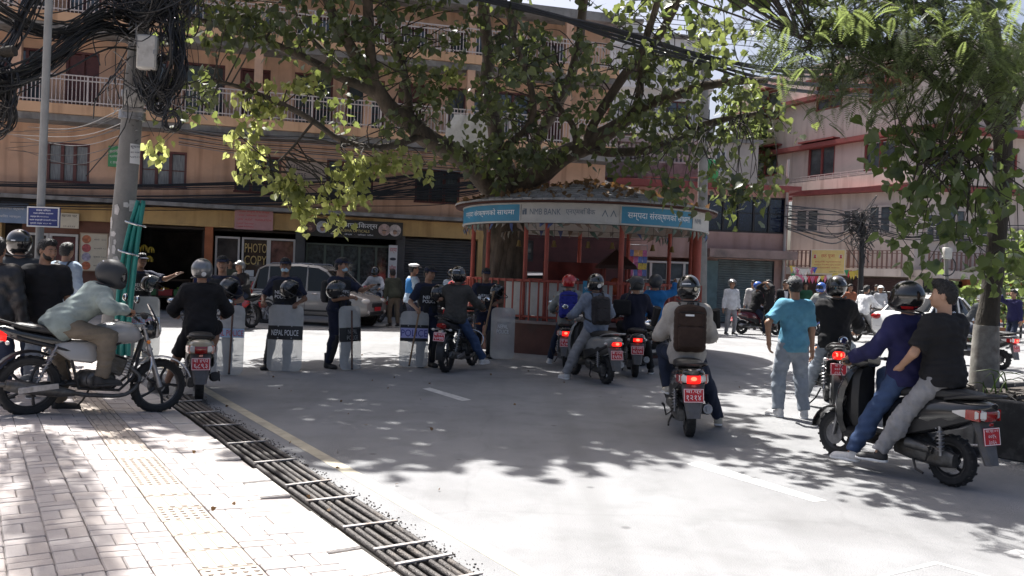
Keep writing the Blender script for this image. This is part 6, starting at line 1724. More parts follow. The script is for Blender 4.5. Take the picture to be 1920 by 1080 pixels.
def limb_mesh(mb, pts, r, seed=0, n=10, k=5, knob=.12):
    sp = spline(pts, k); m_ = len(sp)
    rr = np.interp(np.linspace(0, len(r) - 1, m_), range(len(r)), r)
    rr = [q * (1 + knob * MN.noise(V((i * .7, seed * 3.1, 0)))) for i, q in enumerate(rr)]
    sp = [p + V((MN.noise(p * 1.1 + V((seed, 0, 0))), MN.noise(p * 1.1 + V((0, seed, 9))), MN.noise(p * 1.1 + V((5, 0, seed))))) * q * .55 for p, q in zip(sp, rr)]
    mb.tube(sp, rr, n)
    return sp
def twig_to(mb, src, dst, r, rng):
    d = dst - src; mid = src.lerp(dst, .55) + V(rng.normal(0, .12, 3)) * d.length + V((0, 0, .10 * d.length))
    mb.tube(spline([src, mid, dst], 3), [r, r * .9, r * .8, r * .7, r * .55, r * .4, r * .3], 5)
rng = np.random.RandomState(11)
pt = empty('peepal_tree', (-.2, 20.2, 0), 0, 'huge spreading peepal tree with dark limbs growing up through the kiosk', 'tree')
PO = V((-.2, 20.2, 0))
def pp(px, py, Y): return AT(px, py, Y) - PO
limbs = {
 'trunk': ([V((.0, 0, .5)), V((-.0, 0, 1.5)), V((-.05, 0, 2.6)), pp(940, 365, 20.2), pp(950, 330, 20.2)], [.62, .5, .47, .5, .44]),
 'a': ([pp(940, 372, 20.2), pp(905, 335, 19.9), pp(858, 292, 19.5), pp(800, 260, 19), pp(745, 218, 18.4), pp(705, 165, 17.9), pp(640, 60, 17), pp(590, -60, 16)], [.34, .30, .28, .26, .24, .17, .12, .08]),
 'b': ([pp(955, 365, 20.2), pp(1000, 330, 20), pp(1060, 292, 19.6), pp(1120, 262, 19.2), pp(1170, 225, 18.8), pp(1230, 190, 18.3), pp(1330, 160, 17.6), pp(1440, 150, 17)], [.36, .31, .27, .24, .18, .14, .11, .07]),
 'c': ([pp(948, 335, 20.2), pp(930, 270, 20.6), pp(915, 190, 21), pp(912, 90, 21.4), pp(902, -60, 21.8)], [.33, .24, .21, .19, .15]),
 'd': ([pp(1085, 280, 19.4), pp(1150, 283, 19), pp(1210, 283, 18.6), pp(1270, 262, 18), pp(1330, 232, 17.5), pp(1420, 212, 17)], [.13, .12, .11, .10, .08, .05]),
 'e': ([pp(1100, 270, 19.3), pp(1120, 220, 19), pp(1165, 150, 18.6), pp(1240, 60, 18), pp(1300, -50, 17.2)], [.15, .13, .12, .11, .08]),
 'f': ([pp(970, 345, 20.2), pp(1010, 250, 20.5), pp(1060, 170, 20.6), pp(1085, 80, 20.6), pp(1100, -60, 20.6)], [.22, .17, .15, .13, .1]),
 'g': ([pp(790, 255, 18.8), pp(705, 278, 18), pp(640, 262, 17.4), pp(560, 212, 16.6), pp(470, 170, 16), pp(400, 150, 15.5)], [.10, .085, .075, .065, .05, .035]),
 'h': ([pp(700, 170, 17.8), pp(620, 135, 17.2), pp(540, 95, 16.6), pp(450, 62, 16), pp(350, 30, 15.4)], [.13, .1, .08, .06, .04]),
 'i': ([pp(735, 205, 18.3), pp(660, 145, 18.6), pp(575, 60, 18.6), pp(530, -20, 18.6)], [.11, .08, .06, .05]),
 'j': ([pp(770, 240, 18.7), pp(760, 150, 19), pp(735, 60, 19), pp(715, -50, 19)], [.13, .1, .09, .06]),
 'k': ([pp(1080, 285, 19.4), pp(1075, 235, 19.2), pp(1040, 185, 19), pp(1050, 130, 19)], [.1, .08, .07, .04]),
 'l': ([pp(905, 335, 19.8), pp(930, 290, 19), pp(985, 240, 18.4), pp(1000, 180, 18), pp(960, 60, 17), pp(930, -80, 16)], [.12, .1, .09, .08, .06, .05]),
 'm': ([pp(1170, 225, 18.7), pp(1195, 190, 18.2), pp(1205, 100, 17), pp(1250, -60, 15.5)], [.12, .1, .09, .07]),
 'n': ([pp(590, 225, 16.8), pp(540, 285, 16.3), pp(500, 320, 16)], [.035, .025, .015]),
 'o': ([pp(700, 160, 17.9), pp(690, 0, 16.5), pp(720, -250, 14.5), pp(760, -420, 13)], [.14, .12, .1, .06]),
 'p': ([pp(960, 60, 17), pp(980, -200, 15), pp(1000, -420, 13)], [.12, .1, .06]),
 'q': ([pp(1250, 30, 17.6), pp(1320, -100, 16), pp(1380, -300, 14), pp(1400, -450, 12.6)], [.12, .1, .08, .05]),
}
sps = []
for i, (k, (pts, r)) in enumerate(limbs.items()):
    if k != 'trunk': r = [q * .86 for q in r]
    mb = MB(); sp = limb_mesh(mb, pts, r, i, 14 if k == 'trunk' else 10, 6, .25 if k == 'trunk' else .12)
    if k == 'trunk':
        for j in range(9):
            a = 2 * PI * j / 9; p0 = V((math.cos(a) * .42, math.sin(a) * .42, .5))
            mb.tube(spline([p0 * 1.25, V((math.cos(a) * .42, math.sin(a) * .42, 1.4)), V((math.cos(a + .3) * .38, math.sin(a + .3) * .38, 2.4)), V((math.cos(a + .5) * .30, math.sin(a + .5) * .30, 3.1))], 4), .15, 7)
    mb.build('trunk' if k == 'trunk' else 'limb', BARK, pt, angle=60)
    if k != 'trunk': sps += sp
sps = np.array([tuple(p) for p in sps])
# clusters of leaves: (px, py, rx, ry, depth, depth spread, how many sprays)
CL = [(420, 60, 110, 80, 15.6, 1.2, 22), (560, 50, 110, 70, 16.5, 1.4, 22), (690, 40, 90, 60, 17.5, 1.5, 20), (400, 160, 70, 50, 15.6, 1, 9), (500, 185, 60, 30, 16, .8, 4), (620, 150, 70, 40, 17, 1, 6), (730, 115, 50, 60, 18, 1, 16), (700, 235, 90, 25, 17.6, 1, 6),
      (840, 60, 60, 60, 19, 1.5, 11), (940, 60, 60, 70, 17.5, 2, 20), (960, 190, 50, 60, 18, 1.5, 20), (945, 290, 50, 40, 18.3, 1, 22), (1030, 270, 60, 50, 18.8, 1, 20), (1040, 100, 80, 80, 18.5, 1.5, 24), (1120, 170, 70, 60, 18.5, 1.2, 15), (1180, 110, 70, 60, 17.5, 1.2, 15), (1230, 215, 60, 50, 17.8, 1, 14),
      (1290, 130, 70, 50, 17, 1.2, 20), (1330, 60, 90, 50, 16.5, 1.4, 14), (1390, 200, 70, 60, 16.8, 1, 14), (1170, 20, 90, 40, 17, 1.5, 13), (1290, 260, 50, 40, 17.2, .8, 12), (870, 190, 45, 50, 18.4, .8, 8), (790, 190, 50, 50, 18, .8, 12), (1360, 300, 40, 60, 16.5, .6, 7), (1270, 352, 40, 20, 15.9, .5, 7), (1420, 370, 50, 35, 15.6, .5, 9), (1180, 300, 50, 30, 18, .6, 7), (520, 20, 160, 40, 15, 1, 14), (850, 290, 60, 20, 18, .4, 5)]
BR_ = [(462, 265, 24, 34, 15.9, .3, 6), (478, 318, 22, 24, 15.8, .3, 4), (530, 338, 36, 9, 15.8, .2, 4), (562, 362, 16, 26, 15.8, .2, 4), (572, 395, 10, 12, 15.8, .2, 2), (640, 345, 20, 30, 16.3, .3, 4), (690, 316, 44, 18, 16.5, .4, 7), (750, 300, 40, 16, 16.8, .4, 5), (612, 385, 22, 14, 16.2, .2, 3), (665, 368, 20, 14, 16.3, .2, 3), (626, 418, 10, 12, 16.1, .1, 2), (800, 325, 16, 8, 16.8, .2, 1), (490, 205, 26, 18, 16, .3, 3), (300, 270, 18, 14, 14.5, .2, 2), (535, 165, 30, 12, 16.4, .3, 3), (850, 120, 14, 20, 18, .3, 2)]
def sprays(CLs, per, spread, tw):
    out = []
    for (px, py, rx, ry, Y, dy, n) in CLs:
        for _ in range(n):
            g = rng.normal(0, .62, 3)
            c = pp(px + g[0] * rx, py + g[1] * ry, Y + g[2] * dy)
            j = np.argmin(((sps - np.array(c)) ** 2).sum(1) * (1 + .5 * rng.rand(len(sps))))
            twig_to(tw, V(sps[j]), c, .016, rng)
            for _ in range(rng.poisson(per) + 2):
                out.append(np.array(c) + rng.normal(0, 1, 3) * spread)
    return out
tw = MB()
vis = sprays(CL, 9.5, .15, tw)
low = sprays(BR_, 15, .12, tw)
# the part of the crown above the frame that throws the shade
top = []
for k_ in range(590):          # chosen so that the shade lies on the road where the crown would throw it
    if k_ < 400:
        sx, sy = rng.uniform(-5.8, 3.4), rng.uniform(7.0, 14.0)
        ex = ((sx + 1.1) / (4.5 if sx < -1 else 3.6)) ** 2 + ((sy - 10.5) / 3.3) ** 2
    else:
        sx, sy = rng.uniform(-1.5, 4.5), rng.uniform(12.5, 18)
        ex = ((sx - 1.5) / 3.0) ** 2 + ((sy - 15.2) / 2.8) ** 2
    if ex > 1: continue
    z = rng.uniform(8.2, 10.8) + (1 - ex)
    w_ = V((sx, sy, 0)) + V(SUN) * (z / SUN.z)
    if project(w_)[1] > -70: continue
    c = np.array(w_ - PO)
    j = np.argmin(((sps - c) ** 2).sum(1)); twig_to(tw, V(sps[j]), V(c), .03, rng)
    top += [c + rng.normal(0, 1, 3) * (.38, .38, .35) for _ in range(34)]
tw.build('twigs', BARK_D, pt, kind='stuff')
leaf_cloud('crown', vis, .15, LEAF_P, pt, .7, rng)['kind'] = 'stuff'
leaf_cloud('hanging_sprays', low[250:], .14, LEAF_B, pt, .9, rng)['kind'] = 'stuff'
leaf_cloud('upper_crown', top, .27, LEAF_P, pt, .5, rng)['kind'] = 'stuff'
LM = mesh_of('leaf', HEART * .14, HEART_F, LEAF_B)
def single_leaf(c, me, par, droop=.9):
    y = V(rng.normal(0, 1, 3)); y.z = y.z * .5 - droop * 1.6; y.normalize()
    M = frame(c, V(rng.normal(0, 1, 3)).cross(y), y)
    o = link('leaf', me, par); o.matrix_local = M @ MX.Scale(rng.uniform(.7, 1.2), 4)
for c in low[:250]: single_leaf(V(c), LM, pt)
print('PEEPAL', len(vis), len(low), len(top))
# fallen leaves on the kiosk roof and road
ro = []
for _ in range(420):
    a = rng.uniform(-PI, PI); t = rng.rand() ** .7
    r = 3.0 * t; ro.append(np.array(kp(a, r, 3.15 + .68 * (1 - t) + .03)))
o = leaf_cloud('fallen_leaves', ro, .12, DRYL, kio, -.2, rng); o['kind'] = 'stuff'
gr = []
for _ in range(40):
    p = G(rng.uniform(380, 1500), rng.uniform(600, 760)); gr.append((p.x, p.y, .012))
for _ in range(22):
    p = G(rng.uniform(300, 900), rng.uniform(760, 1000)); gr.append((p.x, p.y, .012 if (p - E0).dot(RN) > 0.1 else PAVE_Z + .02))
o = leaf_cloud('leaf_litter', gr, .032, DRYL, None, -.2, rng); tag(o, 'scattered dry leaves on the asphalt', 'leaf litter', None, 'stuff')
# ===== near tree on the median
rng = np.random.RandomState(5)
tb = AT(1846, 690, 9.3)
nt = empty('street_tree', (tb.x, tb.y, .5), 0, 'slim dark trunked street tree with a white painted band growing from the median planter', 'tree')
NO = V((tb.x, tb.y, .5))
def np_(px, py, Y): return AT(px, py, Y) - NO
tk = [V((0, 0, 0)), np_(1848, 640, 9.3), np_(1856, 560, 9.3), np_(1868, 440, 9.3), np_(1878, 330, 9.3), np_(1880, 230, 9.25), np_(1870, 120, 9.2), np_(1850, 0, 9.1), np_(1830, -150, 8.9)]
mb = MB(); sp = limb_mesh(mb, tk, [.14, .12, .105, .095, .10, .10, .085, .07, .06], 3, 12); mb.build('trunk', BARK_D, nt, angle=60)
mb = MB(); mb.tube([V((0, 0, .02)), np_(1848, 640, 9.3), np_(1849.5, 610, 9.3)], [.152, .134, .126], 14); mb.build('painted_band', mat('limewash', (.20, .19, .17), .9, var=.4, vs=8, dirt=(.12, .1, .085), ds=7), nt)
nl = [([np_(1878, 260, 9.25), np_(1840, 200, 9), np_(1770, 165, 8.8), np_(1690, 110, 8.6), np_(1600, 80, 8.4), np_(1500, 70, 8.2)], [.07, .06, .05, .04, .03, .02]),
      ([np_(1882, 215, 9.25), np_(1830, 120, 8.9), np_(1760, 50, 8.4), np_(1680, -20, 8)], [.07, .055, .045, .03]),
      ([np_(1878, 320, 9.3), np_(1840, 300, 8.8), np_(1780, 290, 8.5), np_(1720, 310, 8.3)], [.045, .035, .025, .015]),
      ([np_(1880, 250, 9.3), np_(1915, 180, 9), np_(1960, 120, 8.6)], [.06, .045, .03]),
      ([np_(1855, 30, 9.1), np_(1780, -120, 8), np_(1680, -220, 7)], [.07, .05, .03]), ([np_(1850, 0, 9.1), np_(1800, -200, 8.5), np_(1700, -400, 8)], [.07, .05, .03])]
nsp = [tuple(p) for p in sp[12:]]
for i, (p_, r_) in enumerate(nl):
    mb = MB(); nsp += [tuple(q) for q in limb_mesh(mb, p_, r_, 20 + i, 8)]; mb.build('limb', BARK_D, nt, angle=60)
nsp = np.array(nsp)
NC = [(1700, 330, 50, 50, 8.4, .4, 9), (1740, 400, 40, 50, 8.3, .3, 8), (1760, 310, 50, 40, 8.4, .4, 8), (1820, 340, 40, 40, 8.6, .3, 8), (1690, 260, 50, 30, 8.5, .4, 6), (1715, 470, 22, 28, 8.2, .2, 4), (1860, 420, 30, 60, 8.6, .3, 6), (1790, 430, 30, 40, 8.4, .3, 5), (1850, 490, 24, 22, 8.5, .2, 4), (1810, 240, 50, 40, 8.8, .4, 8), (1900, 340, 30, 80, 8.8, .3, 8), (1890, 60, 60, 60, 8.6, .5, 10), (1750, 230, 50, 30, 8.6, .4, 6), (1640, 300, 40, 40, 8.6, .3, 4), (1850, 180, 60, 40, 9, .4, 10), (1905, 480, 20, 40, 9, .3, 4)]
tw = MB(); big = []
for (px, py, rx, ry, Y, dy, n_) in NC:
    for _ in range(n_):
        g = rng.normal(0, .6, 3); c = np_(px + g[0] * rx, py + g[1] * ry, Y + g[2] * dy)
        j = rng.choice(np.argsort(((nsp - np.array(c)) ** 2).sum(1))[:14]); twig_to(tw, V(nsp[j]), c, .009, rng)
        big += [np.array(c) + rng.normal(0, 1, 3) * .10 for _ in range(rng.poisson(5) + 2)]
LN = mesh_of('leaf', HEART * .118, HEART_F, LEAF_N)
rng.shuffle(big)
for c in big[:280]: single_leaf(V(c), LN, nt, .8)
leaf_cloud('crown', big[280:], .115, LEAF_N, nt, .8, rng)['kind'] = 'stuff'
# feathery fronds over the upper corner
FC_ = [(1480, 100, 60, 50, 8.6, .8, 20), (1560, 60, 80, 60, 8.4, .8, 34), (1640, 130, 70, 40, 8.4, .6, 26), (1700, 60, 80, 60, 8.2, .8, 34), (1790, 90, 70, 60, 8.2, .8, 30), (1860, 110, 50, 60, 8, .6, 22), (1560, 170, 60, 30, 8.4, .5, 13), (1700, 190, 60, 30, 8.4, .5, 14), (1800, 200, 50, 30, 8.4, .5, 10), (1640, 20, 120, 40, 8, .8, 30), (1820, 20, 90, 40, 7.8, .8, 26), (1900, 180, 30, 60, 8, .5, 10)]
fv, ff = [], []
def frond(c):
    d = V(rng.normal(0, 1, 3)); d.z = d.z * .35 - .25; d.normalize()
    sd = d.cross(V((0, 0, 1)) + V(rng.normal(0, .3, 3))).normalized(); L = rng.uniform(.11, .22); up = sd.cross(d)
    for i in range(15):
        t = (i + 1) / 16; p = c + d * L * t - V((0, 0, .12 * t * t))
        w = L * .36 * math.sin(PI * (t * .85 + .12))
        for s_ in (-1, 1):
            e = (sd * s_ + d * .45 - up * .12).normalized(); b_ = d * .0065
            k = len(fv); fv.extend([tuple(p), tuple(p + e * w * .5 + b_), tuple(p + e * w), tuple(p + e * w * .5 - b_)]); ff.append((k, k + 1, k + 2, k + 3))
for (px, py, rx, ry, Y, dy, n_) in FC_:
    for _ in range(n_):
        g = rng.normal(0, .62, 3); c = np_(px + g[0] * rx, py + g[1] * ry, Y + g[2] * dy)
        j = rng.choice(np.argsort(((nsp - np.array(c)) ** 2).sum(1))[:14]); twig_to(tw, V(nsp[j]), c, .007, rng)
        for _ in range(7): frond(c + V(rng.normal(0, .10, 3)))
topn = []
for _ in range(230):        # crown above the frame
    x, y = rng.uniform(2.0, 5.8), rng.uniform(5.6, 8.4); z_ = rng.uniform(4.9, 6.2)
    if (x - 4.6) * .75 + (y - 5.6) * .5 < -1.0 + .9 * rng.rand(): continue
    c = V((x, y, 0)) + SUN * (z_ / SUN.z) - NO
    q = project(c + NO)
    if q[1] > -60: continue
    j = np.argmin(((nsp - np.array(c)) ** 2).sum(1)); twig_to(tw, V(nsp[j]), c, .012, rng)
    topn += [np.array(c) + rng.normal(0, 1, 3) * .24 for _ in range(26)]
leaf_cloud('upper_crown', topn, .16, LEAF_N, nt, .5, rng)['kind'] = 'stuff'
tw.build('twigs', BARK_D, nt, kind='stuff')
o = link('fern_foliage', mesh_of('fern_foliage', fv, np.array(ff), LEAF_F), nt); o['kind'] = 'stuff'
# grass blades on the planter
gb = MB()
for i in range(46):
    x, y = random.uniform(.15, 1.3), random.uniform(-2.2, .6); a = random.random() * 6; L = random.uniform(.25, .5)
    p = [V((x, y, .5)), V((x + math.cos(a) * L * .3, y + math.sin(a) * L * .3, .5 + L * .6)), V((x + math.cos(a) * L * .8, y + math.sin(a) * L * .8, .5 + L * .55))]
    gb.tube(spline(p, 3), [.008, .008, .007, .006, .005, .003, .001], 4)
o = gb.build('long_grass', leaf_mat('grass_blade', (.06, .09, .03), (.2, .3, .06)), None, kind='stuff', label='arching long grass blades at the foot of the street tree', cat='grass'); o.matrix_world = pl.matrix_basis
# distant greenery
def bush(name, label, c, R_, n_, m, sz):
    e = empty(name, c, 0, label, 'tree'); pts = []
    for _ in range(n_):
        q = rng.normal(0, 1, 3); q /= np.linalg.norm(q); pts.append(q * R_ * rng.rand() ** .4 + np.array((0, 0, R_[2] * 1.25)))
    leaf_cloud('crown', pts, sz, m, e, .4, rng)['kind'] = 'stuff'
    MB().tube([(0, 0, 0), (0.03, 0, R_[2] * 1.2)], [.12, .06], 7).build('trunk', BARK_D, e)
g_ = AT(1398, 350, 56); bush('background_tree', 'pale green tree between the white house and the pink corner block', V((g_.x, 56, 6.5)), np.array((2.2, 2.2, 3.6)), 700, LEAF_F, .4)
g_ = AT(1905, 420, 40); bush('background_tree', 'sunny yellow green tree at the far end of the shop windows', V((21.8, 37, .0)), np.array((1.0, 1.0, 2.0)), 500, LEAF_F, .25)
for i, (px, py) in enumerate(((1808, 560), (1888, 552))):
    g_ = G(px, 640); e = empty('potted_shrub', (g_.x, g_.y, 0), 0, ('dark potted shrub by the fence before the shop windows', 'bushy potted shrub past the street tree trunk')[i], 'plant', 'potted shrubs along the far pavement')
    MB().lathe([(.0, 0), (.2, 0), (.28, .45), (.25, .45), (0, .4)], 14).build('pot', mat('pot_clay', (.22, .09, .05), .8), e)
    leaf_cloud('foliage', rng.normal(0, 1, (260, 3)) * (.4, .4, .38) + (0, 0, 1.2), .2, LEAF_N, e, .2, rng)['kind'] = 'stuff'; MB().tube([(0, 0, .4), (0, 0, 1.2)], .03, 6).build('stem', BARK_D, e)
# ===== poles and cables
POLEM = mat('pole_concrete', (.20, .195, .185), .85, var=.2, vs=3, bump=.4, bs=40, dirt=(.42, .41, .40), ds=2.6, dl=.68)
CAB = mat('cable_black', (.014, .014, .015), .45, spec=.6); CABG = mat('cable_grey', (.22, .22, .22), .5)
pA, pB = AT(224, 490, 13.7), AT(258, 100, 13.7); up = (pB - pA) / (pB.z - pA.z)
pb0 = pA - up * pA.z
pole = empty('utility_pole', pb0, 0, 'thick concrete utility pole covered in torn paper notices and hung with cables', 'utility pole')
mb = MB(); mb.tube([up * z for z in (0, 2, 4, 6, 8.2)], [.19, .175, .155, .14, .12], 20); mb.build('shaft', POLEM, pole)
mb = MB(); mb.tube([up * 3.85, up * 3.98], [.2, .2], 20); mb.tube([up * 4.2, up * 4.3], [.19, .19], 20); mb.build('clamp_band', STEEL, pole)
for r, tx, mm in (((242, 268, 263, 306), 'घरजग्गा तथा', WH), ((240, 374, 259, 396), '', mat('paper_torn', (.5, .48, .46), .9, var=.2, vs=20))):
    a, b_ = AT(r[0], r[1], 13.5) - pb0, AT(r[2], r[3], 13.5) - pb0
    cx, cz = (a.x + b_.x) / 2, (a.z + b_.z) / 2; w, h = b_.x - a.x, a.z - b_.z
    mb = MB(); cen = up * cz; R_ = .172
    mb.rings([[cen + V((R_ * math.sin(t), -R_ * math.cos(t), zz)) for zz in (-h / 2, h / 2)] + [cen + V(((R_ + .004) * math.sin(t), -(R_ + .004) * math.cos(t), zz)) for zz in (h / 2, -h / 2)] for t in np.linspace((cx - cen.x) / R_ - w / R_ / 2, (cx - cen.x) / R_ + w / R_ / 2, 7)]); pn = mb.build('paper_notice', mm, pole)
    if tx:
        for k, (l, hh) in enumerate((('सूचना', .05), ('कोठा भाडामा', .03), ('९८४१-२२', .03))): text(l, w * .8, hh, INK, pn, frame((cx, cen.y - R_ - .012, cz + h * .3 - k * h * .25), (1, 0, 0), (0, 0, 1)))
for i in range(16):
    z = random.uniform(1.0, 2.6); t = random.uniform(-1.1, .9); cen = up * z; R_ = .178
    w, h = random.uniform(.03, .1), random.uniform(.05, .2)
    mb = MB(); mb.add([cen + V(((R_ + .004) * math.sin(t + dx * w / R_), -(R_ + .004) * math.cos(t + dx * w / R_), dz * h)) for dx, dz in ((-.5, -.5), (.3, -.6), (.6, 0), (.2, .5), (-.5, .4))], [(0, 1, 2, 3, 4)]); mb.build('paper_scrap', mat('paper_torn', (.5, .48, .46), .9, var=.2, vs=20), pole)
c = AT(277, 99, 13.05) - pb0
bx = empty('junction_box', pb0 + c, .15, 'white metal junction box strapped to the utility pole among the cables', 'junction box')
MB().box((0, 0, 0), (.29, .16, .52), bev=.02).build('casing', mat('box_white', (.50, .49, .46), .6, var=.15, vs=5, dirt=(.28, .26, .24), ds=4), bx); MB().box((0, -.085, 0), (.25, .012, .47), bev=.004).build('lid', MATS['box_white'], bx)
MB().box((.11, -.095, 0), (.02, .01, .06)).build('latch', STEEL, bx)
c = AT(252, 182, 13.5) - pb0
mx_ = empty('meter_box', pb0 + c, 0, 'battered round grey meter plate on the utility pole above the notice', 'meter')
MB(frame((0, 0, 0), (1, 0, 0), (0, 0, 1))).lathe([(0, -.05), (.19, -.05), (.19, .02), (.15, .045), (0, .045)], 20).build('casing', mat('meter_grey', (.3, .29, .27), .6, var=.5, vs=14), mx_); MB().box((0, 0, -.2), (.34, .1, .06), bev=.01).build('bracket', CONC, mx_)
# green conduits
GREENC = mat('conduit_green', (.012, .19, .16), .45, var=.12, vs=4)
cd = empty('conduit_bundle', pb0, 0, 'bundle of five bright green plastic conduits strapped to the concrete pole', 'conduits')
for i in range(5):
    ox = (i - 2) * .062; dpt = -.10 - .05 * (i % 2)
    pts = [AT(232 + (i - 2) * 6, 600, 13.45) - pb0 + V((0, dpt * .2, 0)), AT(238 + (i - 2) * 6.5, 520, 13.4) - pb0, AT(250 + (i - 2) * 5, 440, 13.4) - pb0, AT(264 + (i - 2) * 2.5, 376 + 5 * (i % 3), 13.45) - pb0]
    pts = [V((pts[0].x, pts[0].y, .1))] + pts
    MB().tube(spline([p + V((0, (i % 2) * .05, 0)) for p in pts], 4), .033, 10).build('conduit', GREENC, cd)
for q_ in ((241, 474), (254, 420)):
    p = AT(q_[0], q_[1], 13.4) - pb0; mb = MB(MX.Translation(p) @ MX.Rotation(rad(14), 4, 'Y')); mb.lathe([(.17, -.012), (.175, 0), (.17, .012)], 18, MX.Diagonal((1, .62, 1, 1))); mb.build('strap', CHROME, cd)
# thin steel pole with the navy notice
qa, qb = AT(74, 450, 10.1), AT(92, 0, 10.1); u2 = (qb - qa) / (qb.z - qa.z); q0 = qa - u2 * qa.z
sp_ = empty('steel_pole', q0, 0, 'slim grey steel pole standing behind the waiting men', 'pole'); MB().tube([u2 * 0, u2 * 14], [.047, .04], 12).build('shaft', mat('steel_paint', (.26, .26, .25), .6, var=.15, vs=4), sp_)
a, b_ = AT(53, 387, 10.02), AT(112, 427, 10.02)
nb_ = empty('notice_sign', (a + b_) / 2, 0, 'navy notice board with five rows of white lettering on the slim pole', 'sign')
w, h = b_.x - a.x, a.z - b_.z
MB().box((0, 0, 0), (w, .03, h), bev=.004).build('panel', BLU, nb_); mb = MB(); t = .014
for cc, d in (((0, -.018, h / 2 - t / 2), (w, .012, t)), ((0, -.018, -h / 2 + t / 2), (w, .012, t)), ((w / 2 - t / 2, -.018, 0), (t, .012, h - 2 * t)), ((-w / 2 + t / 2, -.018, 0), (t, .012, h - 2 * t))): mb.box(cc, d)
mb.build('border', WH, nb_, smooth=False)
for k, (l, ww, xo) in enumerate((('सडक विभाग', .45, 0), ('सडक डिभिजन कार्यालय', .62, 0), ('सम्पर्क फोन ०१५५३२६८८', .58, -.12), ('सडक सम्बन्धी जानकारी गराउन', .84, 0), ('गुनासो नम्बर ११८० मा', .66, -.08))):
    text(l, ww * w, .025, LETTER_W, nb_, frame((xo * w * .9, -.0175, h * .34 - k * h * .165), (1, 0, 0), (0, 0, 1)))
# cable bundles
def pole_wrap():
    rg = np.random.RandomState(31); b = MB()
    for i in range(190):
        z = rg.uniform(5.2, 12); L = rg.uniform(.6, 2.4); o1 = rg.normal(0, .15, 2)
        p = [q0 + u2 * (z + L * t) + V((o1[0] + rg.normal(0, .05), o1[1] + rg.normal(0, .05), 0)) for t in (0, .35, .7, 1)]
        b.tube(spline(p, 4), rg.uniform(.008, .016), 5)
    for i in range(26):
        z = rg.uniform(6, 12.5); c = q0 + u2 * z; R_ = rg.uniform(.12, .28)
        b.tube([c + V((.12 + R_ * math.cos(a), .03 * math.sin(3 * a), R_ * 1.2 * math.sin(a))) for a in np.linspace(0, 2 * PI, 20)[:-1]], .014, 5, close=True)
    b.build('cable_bundle', CAB, None, kind='stuff', label='heavy cable run tied all the way up the slim steel pole', cat='cables', group='cable bundles')
pole_wrap()
def cable_bundle(name, label, pts, n, spread, r, seed, m=CAB, group='cable bundles', sag=.0, parent=None):
    rg = np.random.RandomState(seed); b = MB()
    for i in range(n):
        o1 = rg.normal(0, 1, 3) * spread; ph = rg.uniform(0, 6)
        q = [V(p) + V(o1) * (1 + .6 * math.sin(j * 1.3 + ph)) + V(rg.normal(0, .5, 3)) * spread for j, p in enumerate(pts)]
        b.tube(spline(q, 5), r * rg.uniform(.6, 1.25), 5)
    o = b.build(name, m, None, kind='stuff', label=label, cat='cables', group=group)
    return o
P3 = lambda lst: [AT(x, y, Y) for x, y, Y in lst]
cable_bundle('cable_bundle', 'thick black cable bundle running from the pole up to the upper corner', P3([(252, 60, 13.5), (170, 50, 12.6), (90, 110, 11.8), (0, 150, 11), (-90, 140, 10.2)]), 34, .075, .012, 1)
cable_bundle('cable_bundle', 'second cable bundle crossing over the slim pole to the roof', P3([(250, 40, 13.5), (200, 20, 12.9), (120, 62, 12.2), (40, 40, 11.6), (-60, -20, 11)]), 24, .085, .011, 2)
cable_bundle('cable_bundle', 'cable bundle sweeping down past the balcony to the edge', P3([(75, -30, 11.6), (42, 35, 11.6), (25, 75, 11.5), (0, 110, 11.4), (-40, 180, 11.2)]), 26, .045, .012, 3)
cable_bundle('cable_bundle', 'hanging black cable loops on the pole beside the white box', P3([(262, -60, 13.4), (318, 30, 13.3), (330, 100, 13.2), (318, 160, 13.2), (290, 190, 13.2), (262, 150, 13.3)]), 44, .11, .011, 4)
cable_bundle('cable_bundle', 'drooping cable clump above the waiting helmeted man', P3([(-20, 120, 11), (8, 140, 11), (15, 180, 11), (4, 215, 11), (-30, 200, 11)]), 34, .06, .012, 6)
cable_bundle('cable_bundle', 'dense knot of cables at the top of the concrete pole', P3([(225, -40, 13.3), (250, 10, 13.3), (290, 30, 13.2), (330, -10, 13.2), (350, -60, 13.2)]), 60, .17, .010, 7)
def coil(label, px, py, Y, R_, n, seed, m=CAB):
    rg = np.random.RandomState(seed); c = AT(px, py, Y); b = MB()
    for i in range(n):
        rr, rz = R_ * rg.uniform(.75, 1.1), R_ * rg.uniform(.9, 1.35); o1 = rg.normal(0, .03, 3); ph = rg.uniform(0, 6)
        b.tube([V((o1[0] + rr * math.cos(a), o1[1] + .04 * math.sin(a + ph), o1[2] + rz * math.sin(a))) for a in np.linspace(0, 2 * PI, 22)[:-1]], .009, 5, close=True)
    o = b.build('cable_coil', m, None, kind='stuff', label=label, cat='cables', group='cable coils'); o.location = c
coil('big round coil of black cable hung on the pole below the white box', 315, 140, 13.1, .24, 20, 1)
coil('loose coil of black cable under the big round coil', 300, 190, 13.1, .16, 12, 2)
coil('ragged coil of cable ends low on the pole by the notice', 322, 225, 13.0, .12, 8, 3)
coil('cable coil looped over the small end pole in the corner', -8, 215, 11, .22, 12, 4)
mb = MB(); rg = np.random.RandomState(9)         # loose ends round the pole head
for i in range(90):
    s_ = AT(rg.uniform(225, 345), rg.uniform(-40, 190), rg.uniform(13.1, 13.6)); e_ = s_ + V((rg.normal(0, .3), rg.normal(0, .15), rg.normal(-.35, .35)))
    mb.tube(spline([s_, s_.lerp(e_, .5) + V(rg.normal(0, .16, 3)), e_], 4), rg.choice((.005, .008, .01)), 4)
mb.build('loose_cables', CAB, None, kind='stuff', label='mess of loose black cable ends about the pole head', cat='cables')
mb = MB()
